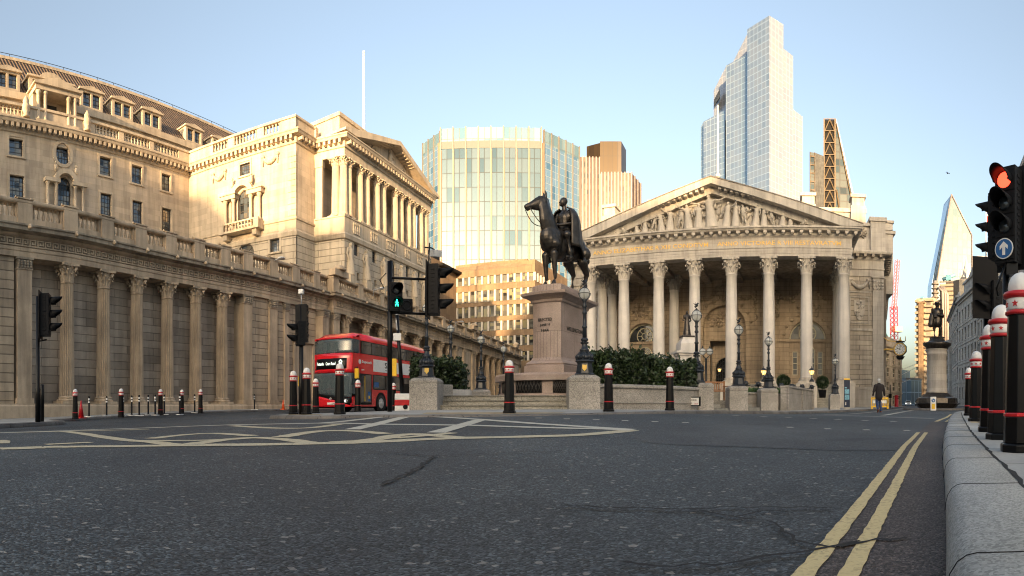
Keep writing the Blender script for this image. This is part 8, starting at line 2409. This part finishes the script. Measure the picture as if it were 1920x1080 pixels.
prev = -2.0; mb = MB(OM)
for z0, z1 in sorted(rb):
    mb.box(0, OL, 0, .5, prev, z0); prev = z1
mb.box(0, OL, 0, .5, prev, prev + 1.2); mb.box(0, OL, .55, 16, -2, prev + 1.2)
mb.build('spandrels', M_['brownst'], off)
mb = MB(OM); mb.extr([(0, 0)] * 0 or [(0.0, prev + 1.2), (-.0, prev + 1.25), (1.2, tops), (16, tops), (16, prev + 1.2)], 0, OL, Matrix(((0, 1, 0, 0), (1, 0, 0, 0), (0, 0, 1, 0), (0, 0, 0, 1)))); mb.box(3, OL - 3, 5, 14, tops, tops + 1.6); mb.build('roof_slope', M_['brownst'], off)
nb = 16
for z0, z1 in rb:
    mb = MB(OM)
    for k in range(nb + 1): mb.box(OL * k / nb - .20, OL * k / nb + .20, -.14, .3, z0 + .002, z1 - .002)
    mb.build('window_frame', M_['whiteframe'], off)
    for k in range(nb):
        mb = MB(OM); mb.box(OL * k / nb + .2, OL * (k + 1) / nb - .2, .25, .32, z0 + .002, z1 - .002); mb.build('window', M_['offwin'], off)
# its right-hand return
OC = P(1064, 122); OM2 = FR(OB, OC); L2 = (OC - OB).length; mb = MB(OM2); prev = -2.0
for z0, z1 in sorted(rb): mb.box(.01, L2, 0, .5, prev, z0); prev = z1
mb.box(.01, L2, 0, .5, prev, tops); mb.box(.3, L2, .5, 12, -2, tops); mb.build('spandrels', M_['brownst'], off)
for z0, z1 in rb:
    mb = MB(OM2); n2 = 12
    for k in range(n2 + 1): mb.box(L2 * k / n2 - .2, L2 * k / n2 + .2, -.14, .3, z0 + .002, z1 - .002)
    mb.build('window_frame', M_['whiteframe'], off)
    mb = MB(OM2); mb.box(0, L2, .25, .32, z0, z1); mb.build('window_band', M_['offwin'], off)
la = thing('brown_annex', 'lower brown block with a dark roof box between the bank portico and the office windows', 'building', at3(P(826, 104), 0))
Ma = FR(P(800, 100), P(862, 112)); La = (P(862, 112) - P(800, 100)).length
mb = MB(Ma); mb.box(0, La, 0, 8, -1, zat(497, 103)); mb.box(0, La * .8, .5, 8, zat(497, 103), zat(483, 103)); mb.build('walls', M_['brownst'], la)
mb = MB(Ma); mb.box(.4, La * .5, 1, 6, zat(483, 103) + .002, zat(470, 103)); mb.build('roof_box', M_['blackm'], la); mb = MB(Ma); mb.box(La * .3, La + .5, -1.2, 4, zat(497, 103) + .002, zat(493, 103)); mb.build('canopy', M_['blackm'], la)
# wide glass tower
gt = thing('glass_office_tower', 'wide mirror-glass office tower with vertical fins with orange sunlit edges, reflecting the sunset', 'tower', at3(P(920, 182), 0))
GA, GB = P(826, 181.5), P(1015, 181); GM = FR(GA, GB); GL = (GB - GA).length
M_['glassA'] = curtain('sunset_mirror_glass', (.085, .125, .15), (.045, .08, .105), (2.12, 4.9), (.04, .05, .055), .12, .4, .05, (.10, .13, .145), .5)
M_['glassB'] = curtain('blue_mirror_glass', (.26, .42, .52), (.09, .22, .32), (2.2, 2.45), (.22, .26, .28), .07, .7, .10, (.36, .42, .44), .35)
M_['glassTop'] = curtain('roof_screen_glass', (.13, .22, .27), (.09, .18, .24), (2.1, 9.0), (.12, .13, .13), .08, .3, .05, (.4, .5, .52), .2)
M_['louvre'] = plain('grey_louvres', (.10, .115, .115), .6)
M_['fin'] = plain('bronze_and_sunlit_edge', (.13, .07, .03), .5, .0, .1)  # bronze; also stands in for orange sunlight along the fin edges
M_['finw'] = plain('pale_tower_frame', (.16, .145, .13), .5, 0, .08)
zt = zat(240, 181); zs = zat(265, 181)
nb = 8
for k in range(nb):
    a, b = GL * k / nb + .22, GL * (k + 1) / nb - .22
    mb = MB(GM); mb.box(a, b, 0, .5, 0, zs - 2.5); mb.build('glazing_bay', M_['glassA'], gt)
    mb = MB(GM); mb.box(a, b, -.1, .5, zs - 2.498, zs); mb.build('louvre_band', M_['louvre'], gt)
    mb = MB(GM); mb.box(a, b, 0, .4, zs + .002, zt); mb.build('roof_screen', M_['glassTop'], gt)
for k in range(nb + 1):
    mb = MB(GM); mb.box(GL * k / nb - .2, GL * k / nb + .2, -.45, .45, 0, zt + .3); mb.build('fin', M_['finw'], gt)
    mb = MB(GM); mb.box(GL * k / nb + .201, GL * k / nb + .42, -.5, -.05, 0, zs - 3); mb.build('fin', M_['fin'], gt)  # orange strip paints the sun-caught edge of each fin
for nm, (xa, ra, xb, rb_, n) in {'l': (793, 192, 825, 183.5, 3), 'r': (1020, 182.5, 1086, 194.5, 5)}.items():
    A_, B_ = P(xa, ra), P(xb, rb_); M = FR(A_, B_); L = (B_ - A_).length
    for k in range(n):
        a, b = L * k / n + .15, L * (k + 1) / n - .15
        mb = MB(M); mb.box(a, b, 0, .5, 0, zs); mb.build('side_glazing', M_['glassB'], gt)
        mb = MB(M); mb.box(a, b, 0, .4, zs + .002, zt); mb.build('roof_screen', M_['glassTop'], gt)
    for k in range(n + 1): mb = MB(M); mb.box(L * k / n - .15, L * k / n + .15, -.35, .4, 0, zt + .2); mb.build('fin', M_['finw'], gt)
mb = WB(); q = [P(800, 192), P(826, 183.5), P(1015, 183), P(1082, 196), P(1060, 225), P(815, 225)]; mb.prism([tuple(v.xy) for v in q], 0, zs - 1); mb.build('core', M_['blackm'], gt)
for x in (823.5, 1017.5):
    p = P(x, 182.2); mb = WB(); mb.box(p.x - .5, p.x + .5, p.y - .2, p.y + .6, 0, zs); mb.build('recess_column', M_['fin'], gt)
# striped towers
st_ = thing('striped_tower', 'tall tower with pale vertical ribs and a brown box top behind the glass office', 'tower', at3(P(1140, 292), 0))
M_['ribglass'] = curtain('striped_tower_windows', (.05, .03, .026), (.018, .014, .014), (1.5, 3.0), (.06, .036, .03), .35, .1, .3, (.2, .13, .1), .3)
M_['rib'] = plain('pale_steel_ribs', (.21, .185, .18), .5, .0, .05)
M_['goldwall'] = curtain('brown_gold_cladding', (.040, .025, .010), (.026, .016, .007), (2.6, 9), (.012, .008, .005), .1, .3, .3, (.06, .05, .045), .4)
def shaft(pa, pb, pc, pd_, ztop, nm, mat, ribs):
    q = [pa, pb, pc, pd_]; mb = WB(); mb.prism([tuple(v.xy) for v in q], 0, ztop); o = mb.build(nm, M_[mat], st_)
    if ribs:
        mb = WB()
        for A_, B_, n in ((pa, pb, ribs), (pb, pc, max(2, ribs // 3))):
            M = FR(A_, B_); L = (B_ - A_).length
            for k in range(n + 1): mb.box(L * k / n - .3, L * k / n + .3, -.5, .0, 0, ztop + .3, M)
        mb.build('ribs', M_['rib'], o)
shaft(P(1128, 286), P(1184, 286), P(1201, 300), P(1150, 312), zat(324, 286), 'right_shaft', 'ribglass', 9)
shaft(P(1080, 290), P(1124, 291), P(1130, 302), P(1090, 312), zat(294, 290), 'left_shaft', 'ribglass', 7)
mb = WB(); M = FR(P(1125, 287), P(1131, 287)); mb.box(0, 3.2, 0, 8, 0, zat(324, 286), M); mb.build('stair_core', M_['finw'], st_)
shaft(P(1125, 290), P(1165, 290), P(1174, 300), P(1135, 312), zat(265, 290), 'top_shaft', 'goldwall', 0)
shaft(P(1100, 296), P(1125, 292), P(1130, 304), P(1104, 312), zat(268, 292), 'top_shaft_side', 'goldwall', 0)
mb = WB(); M = FR(P(1125, 292), P(1165, 292)); mb.box(1, 11, 2, 6, zat(265, 290), zat(263, 290) + .5, M); mb.build('roof_plant', M_['blackm'], st_)
# tallest glass tower in steps
bt = thing('stepped_glass_tower', 'tallest pale blue glass skyscraper with stepped and sloping tops above the exchange', 'tower', at3(P(1440, 335), 0))
M_['glassC'] = curtain('hazed_blue_glass', (.31, .41, .52), (.26, .36, .47), (3.2, 4.0), (.26, .34, .43), .14, .68, .08, (.42, .47, .5), .3)  # tint lightened in place of haze in the distance
M_['glassD'] = curtain('pale_pink_glass', (.32, .37, .45), (.29, .34, .42), (3.2, 4.0), (.29, .32, .38), .14, .5, .08, (.46, .43, .41), .3)
M_['glassE'] = curtain('hazed_deep_blue_glass', (.28, .40, .51), (.23, .35, .46), (3.2, 4.0), (.26, .35, .44), .14, .68, .08, (.32, .4, .47), .3)  # deeper blue, also paled by painted haze
rl = lambda x: 330 + 35 * (1441 - x) / 128; rr2 = lambda x: 330 + 24 * (x - 1441) / 64
def slab(x0, x1, y0, y1, f, off, mat, nm, dp=30):
    a, b = P(x0, f(x0) + off), P(x1, f(x1) + off); m0, m1 = P(x1, f(x1) + off + dp), P(x0, f(x0) + off + dp)
    q = [a, b, m0, m1]; z0, z1 = zat(y0, f(x0) + off), zat(y1, f(x1) + off)
    mb = WB(); mb.prism([tuple(v.xy) for v in q], 0, [z0, z1, z1, z0]); return mb.build(nm, M_[mat], bt)
slab(1314, 1319, 238, 228, rl, 4, 'glassE', 'glass_slab'); slab(1319, 1352, 228, 210, rl, 0, 'glassC', 'glass_slab'); slab(1352, 1359, 210, 207, rl, 0, 'glassE', 'glass_slab')
slab(1338, 1361, 170, 125, rl, 12, 'glassD', 'glass_slab'); slab(1361, 1389, 123, 108, rl, -4, 'glassC', 'glass_slab'); slab(1389, 1401, 108, 101, rl, -4, 'glassE', 'glass_slab'); slab(1375, 1405, 115, 56, rl, 12, 'glassD', 'glass_slab')
slab(1401, 1442.5, 55, 29, rl, -8, 'glassC', 'glass_slab'); slab(1442.5, 1469, 29, 46, rr2, -8, 'glassD', 'glass_slab'); slab(1469, 1487, 91, 105, rr2, -5, 'glassD', 'glass_slab'); slab(1487, 1505, 205, 219, rr2, 0, 'glassD', 'glass_slab')
mb = WB(); p = P(1341, 362); p2 = P(1350, 358)
mb.prism([tuple(P(1338.5, 365).xy), tuple(P(1350, 362).xy), tuple(P(1350, 364).xy), tuple(P(1338.5, 367).xy)], [zat(198, 365), zat(182, 362), zat(182, 362), zat(198, 365)], [zat(187, 365), zat(166, 362), zat(166, 362), zat(187, 365)]); mb.build('terrace_opening', M_['win'], bt)
# wedge tower with steel ladder frame
wt = thing('wedge_tower', 'wedge-shaped glass tower with a tan steel lattice edge behind the exchange roof', 'tower', at3(P(1575, 380), 0))
R_ = 380; a, b = P(1544, R_), P(1567, R_); zt = zat(222, R_)
M = FR(a, b); L = (b - a).length
mb = MB(M); mb.box(.3, L - .3, 1.2, 14, 0, zt - .5); mb.build('core', M_['blackm'], wt)
M_['tan'] = plain('tan_steel', (.13, .098, .062), .55, .0)
mb = MB(M); mb.box(0, .9, 0, 1, 0, zt); mb.box(L - .9, L, 0, 1, 0, zt); n = 24
for k in range(n):
    z0, z1 = zt * k / n, zt * (k + 1) / n; mb.box(.9, L - .9, .1, .8, z1 - .5, z1)
    for s_ in (0, 1): mb.tube([(.9 if s_ else L - .9, .4, z0), (L / 2, .4, z1 - .5)], .42, 4, smooth=False)
mb.build('lattice', M_['tan'], wt)
c = P(1606, R_ + 3); zr = zat(400, R_)
M_['glassF'] = curtain('wedge_glass', (.03, .048, .055), (.010, .018, .022), (5.2, 5.0), (.05, .045, .04), .3, .25, .06, (.16, .15, .12), .3)
M2 = FR(b, c); L2 = (c - b).length
mb = MB(M2); mb.extr([(.1, 0), (L2 * 1.3, 0), (L2, zr), (.1, zt - 1)], 0, 14); mb.build('glass_wedge', M_['glassF'], wt)
mb = MB(M2); mb.extr([(L2 * .92, 0), (L2 * 1.42, 0), (L2 * 1.06, zr), (.1, zt), (.1, zt - 6), (L2 * .9, zr)], -1, .0) if False else mb.extr([(L2 * 1.31, 0), (L2 * 1.44, 0), (L2 * 1.08, zr), (.2, zt), (.2, zt - 2.5), (L2 * 1.0, zr)], -.5, 13); mb.build('glass_edge', M_['glassC'], wt)
mb = MB(M2)
for t0, t1 in ((.0, .55), (.45, .0), (.3, .95)): 
    pass
mb.tube([(.5, -.4, zt * .75), (L2 * .95, -.4, zr * .45)], .7, 4); mb.tube([(.5, -.4, zt * .48), (L2 * 1.1, -.4, zt * .1)], .7, 4); mb.tube([(.5, -.4, zt * .98), (L2 * .8, -.4, zr * 1.05)], .5, 4); mb.build('braces', M_['tan'], wt)
db = thing('dark_slab_tower', 'dark slab with a gold-framed edge beside the wedge tower', 'tower', at3(P(1530, 375), 0))
a, b = P(1518, 375), P(1528, 376); c = P(1545, 378); mb = WB(); mb.prism([tuple(v.xy) for v in (a, b, P(1528, 395), P(1518, 395))], 0, zat(285, 375)); mb.build('edge_glazing', M_['glassF'], db)
M = FR(a, b); L = (b - a).length; mb = MB(M)
for k in range(22): mb.box(0, L, -.5, 0, 5.9 * k + 50, 5.9 * k + 51)
mb.box(0, .5, -.6, 0, 0, zat(285, 375)); mb.box(L - .5, L, -.6, 0, 0, zat(285, 375)); mb.build('gold_frame', M_['goldwall'], db)
mb = WB(); mb.prism([tuple(v.xy) for v in (b, c, P(1545, 395), P(1528, 395))], 0, [zat(286, 376), zat(293, 378), zat(293, 378), zat(286, 376)]); mb.build('dark_wall', M_['slate'], db)
# blade tower
bl = thing('blade_tower', 'sharp-pointed faceted glass tower rising above the right-hand street', 'tower', at3(P(1790, 420), 0))
M_['glassG'] = curtain('blade_glass', (.09, .135, .15), (.06, .10, .118), (4.0, 6.0), (.12, .15, .16), .25, .2, .05, (.11, .12, .12), .5)
a, b = P(1745, 420), P(1823, 430); M = FR(a, b); L = (b - a).length
ux = lambda x: L * (x - 1745) / 78.0
out_ = [(ux(1750), 0), (ux(1823), 0), (ux(1822), zat(440, 428)), (ux(1783.5), zat(364, 424)), (ux(1757), zat(520, 420))]
mb = MB(M); mb.extr(out_, 0, 22); mb.build('glass_body', M_['glassG'], bl)
mb = MB(M)
for q0, q1 in zip(out_[1:], out_[2:] + out_[:1]): mb.tube([(q0[0], -.2, q0[1]), (q1[0], -.2, q1[1])], .55, 5)
mb.build('white_edges', M_['rib'], bl)
mb = MB(M); mb.extr([(ux(1744), 0), (ux(1749.7), 0), (ux(1756.6), zat(520, 420)), (ux(1783), zat(367, 424)), (ux(1751), zat(528, 420))], 6, 20); mb.build('side_facet', M_['glassE'], bl)
# service tower (pipes) and brown tower at the end of the street
sv = thing('pipe_clad_tower', 'sunlit steel service tower with pipes and stacked rings at the end of the right-hand street', 'tower', at3(P(1772, 235), 0))
M_['steel'] = plain('warm_steel', (.30, .25, .19), .5, .1, .2)
a, b = P(1747, 236), P(1796, 234); M = FR(a, b); L = (b - a).length; zf = lambda y: zat(y, 235)
mb = MB(M); mb.box(L * .28, L * .98, 2, 14, 0, zf(531)); mb.box(L * .15, L * .8, 3, 14, 0, zf(560)); mb.box(L * .5, L * .9, 3, 12, zf(531), zf(524)); mb.build('boxes', M_['steel'], sv)
mb = MB(M)
for k in range(28): y = 526 + 8.5 * k; mb.box(L * .27, L * .99, 1.2, 2, zf(y + 1.6), zf(y)); mb.torus((L * .10, 2, zf(y + 4)), 1.35, .35, 14, 6)
mb.build('floor_bands', M_['finw'], sv)
mb = MB(M)
for u in (.42, .52, .60): mb.tube([(L * u, .6, 0), (L * u, .6, zf(545 + 40 * (u - .4))), (L * u - 2, .8, zf(538))], .75, 8)
mb.tube([(L * .1, 2, 0), (L * .1, 2, zf(524))], .9, 8); mb.build('pipes', M_['rib'], sv)
mb = MB(M); mb.tube([(L * .35, 4, zf(520)), (L * .85, 4, zf(512))], .8, 6); mb.tube([(L * .55, 4, zf(530)), (L * .55, 4, zf(512))], .7, 6); mb.box(L * .5, L * .68, 3, 5, zf(522), zf(514)); mb.build('roof_crane', M_['mapblue'], sv)
br_ = thing('brown_tower', 'slim brown tower of stacked balconies left of the street statue', 'tower', at3(P(1732, 222), 0))
a, b = P(1716, 224), P(1750, 222); M = FR(a, b); L = (b - a).length; zf = lambda y: zat(y, 223)
M_['brownglass'] = curtain('brown_tower_glass', (.36, .32, .28), (.12, .10, .09), (3, 3.4), (.40, .32, .24), .5, .3, .2, (.5, .5, .46), .4)
mb = MB(M); mb.box(.2, L, 1, 12, 0, zf(558)); mb.build('body', M_['brownglass'], br_)
mb = MB(M); mb.box(L * .22, L * .45, -1, 1, 0, zf(569)); mb.box(L * .16, L * .52, -1.2, 1, zf(569), zf(566)); mb.build('stair_shaft', M_['brownst'], br_)
mb = MB(M)
for k in range(17): y = 562 + 11 * k; mb.box(0, L * .2, -.8, 1, zf(y + 4.5), zf(y)); mb.box(L * .55, L, -.4, 1, zf(y + 3), zf(y))
mb.build('balconies', M_['steel'], br_)
mb = MB(M); mb.tube([(L * .15, 2, zf(560)), (L * .45, 2, zf(556))], .6, 6); mb.box(L * .25, L * .4, 1, 3, zf(560), zf(555)); mb.build('roof_crane', M_['mapblue'], br_)
a, b = P(1691, 175), P(1718, 185)
fo = thing('far_glass_office', 'small pale glass office seen at the end of the right-hand street below the wires', 'building', at3((a + b) / 2, 0))
M = FR(a, b); L = (b - a).length; mb = MB(M); mb.box(0, L * .55, 0, 10, -1, zat(695, 180)); mb.build('upper_block', M_['glassC'], fo); mb = MB(M); mb.box(L * .3, L, -2, 9, -1, zat(712, 180)); mb.build('front_block', M_['glassE'], fo); mb = MB(M); mb.box(L * .3 - .2, L + .2, -2.2, -.0, zat(712, 180), zat(709, 180)); mb.build('fascia', M_['finw'], fo)
# terrace of lower buildings behind the street statue
a, b = P(1738, 172), P(1779, 152)
street_building('stone_office', 'pale stone terrace behind the street statue, at the left end of the right-hand row', a, b, zat(650, 158), 4, 6, 12, 'grey_st')
# a gull
p = P(1777, 60); t = thing('gull', 'tiny dark gull flying high above the blade tower', 'bird', (p.x, p.y, zat(325, 60)))
mb = MB(); mb.ball((0, 0, 0), (.06, .16, .05), 8, 6)
for s_ in (-1, 1): mb.add([(0, -.05, .02), (s_ * .18, -.08, .10), (s_ * .40, .03, .02), (s_ * .17, .06, .08), (0, .06, .02), (s_ * .17, -.02, .06)], [(0, 1, 5), (1, 2, 5), (2, 3, 5), (3, 4, 5), (0, 5, 4)])
mb.build('body', M_['bronze'], t)

# ------------------------------------------------------------------ unseen block added behind the viewer, skyline shaped to shade the junction
bb = thing('shade_block', 'unseen long stone block far behind the viewer, shaped to shade the junction', 'building', (-12, -170, -1))
sk = [(-150, -1), (120, -1), (120, 60), (30, 60), (28, 54), (-10, 54), (-12.5, 51.5), (-14, 49.5), (-28, 50), (-30, 57), (-36, 57), (-40, 54), (-44, 49.5), (-47, 46), (-58, 45.5), (-61, 51), (-150, 51)]
mb = WB(); mb.extr(sk, -185, -160); mb.build('walls', M_['bank'], bb)
mb = WB(); mb.box(-150, 120, -159.99, -159.5, 3, 5); mb.box(-150, 120, -159.99, -159.5, 33, 34); mb.build('string_courses', M_['bank_trim'], bb)
# tidy helper properties
for o in list(S.objects):
    for k in ('_loc', '_rz'):
        if k in o: del o[k]
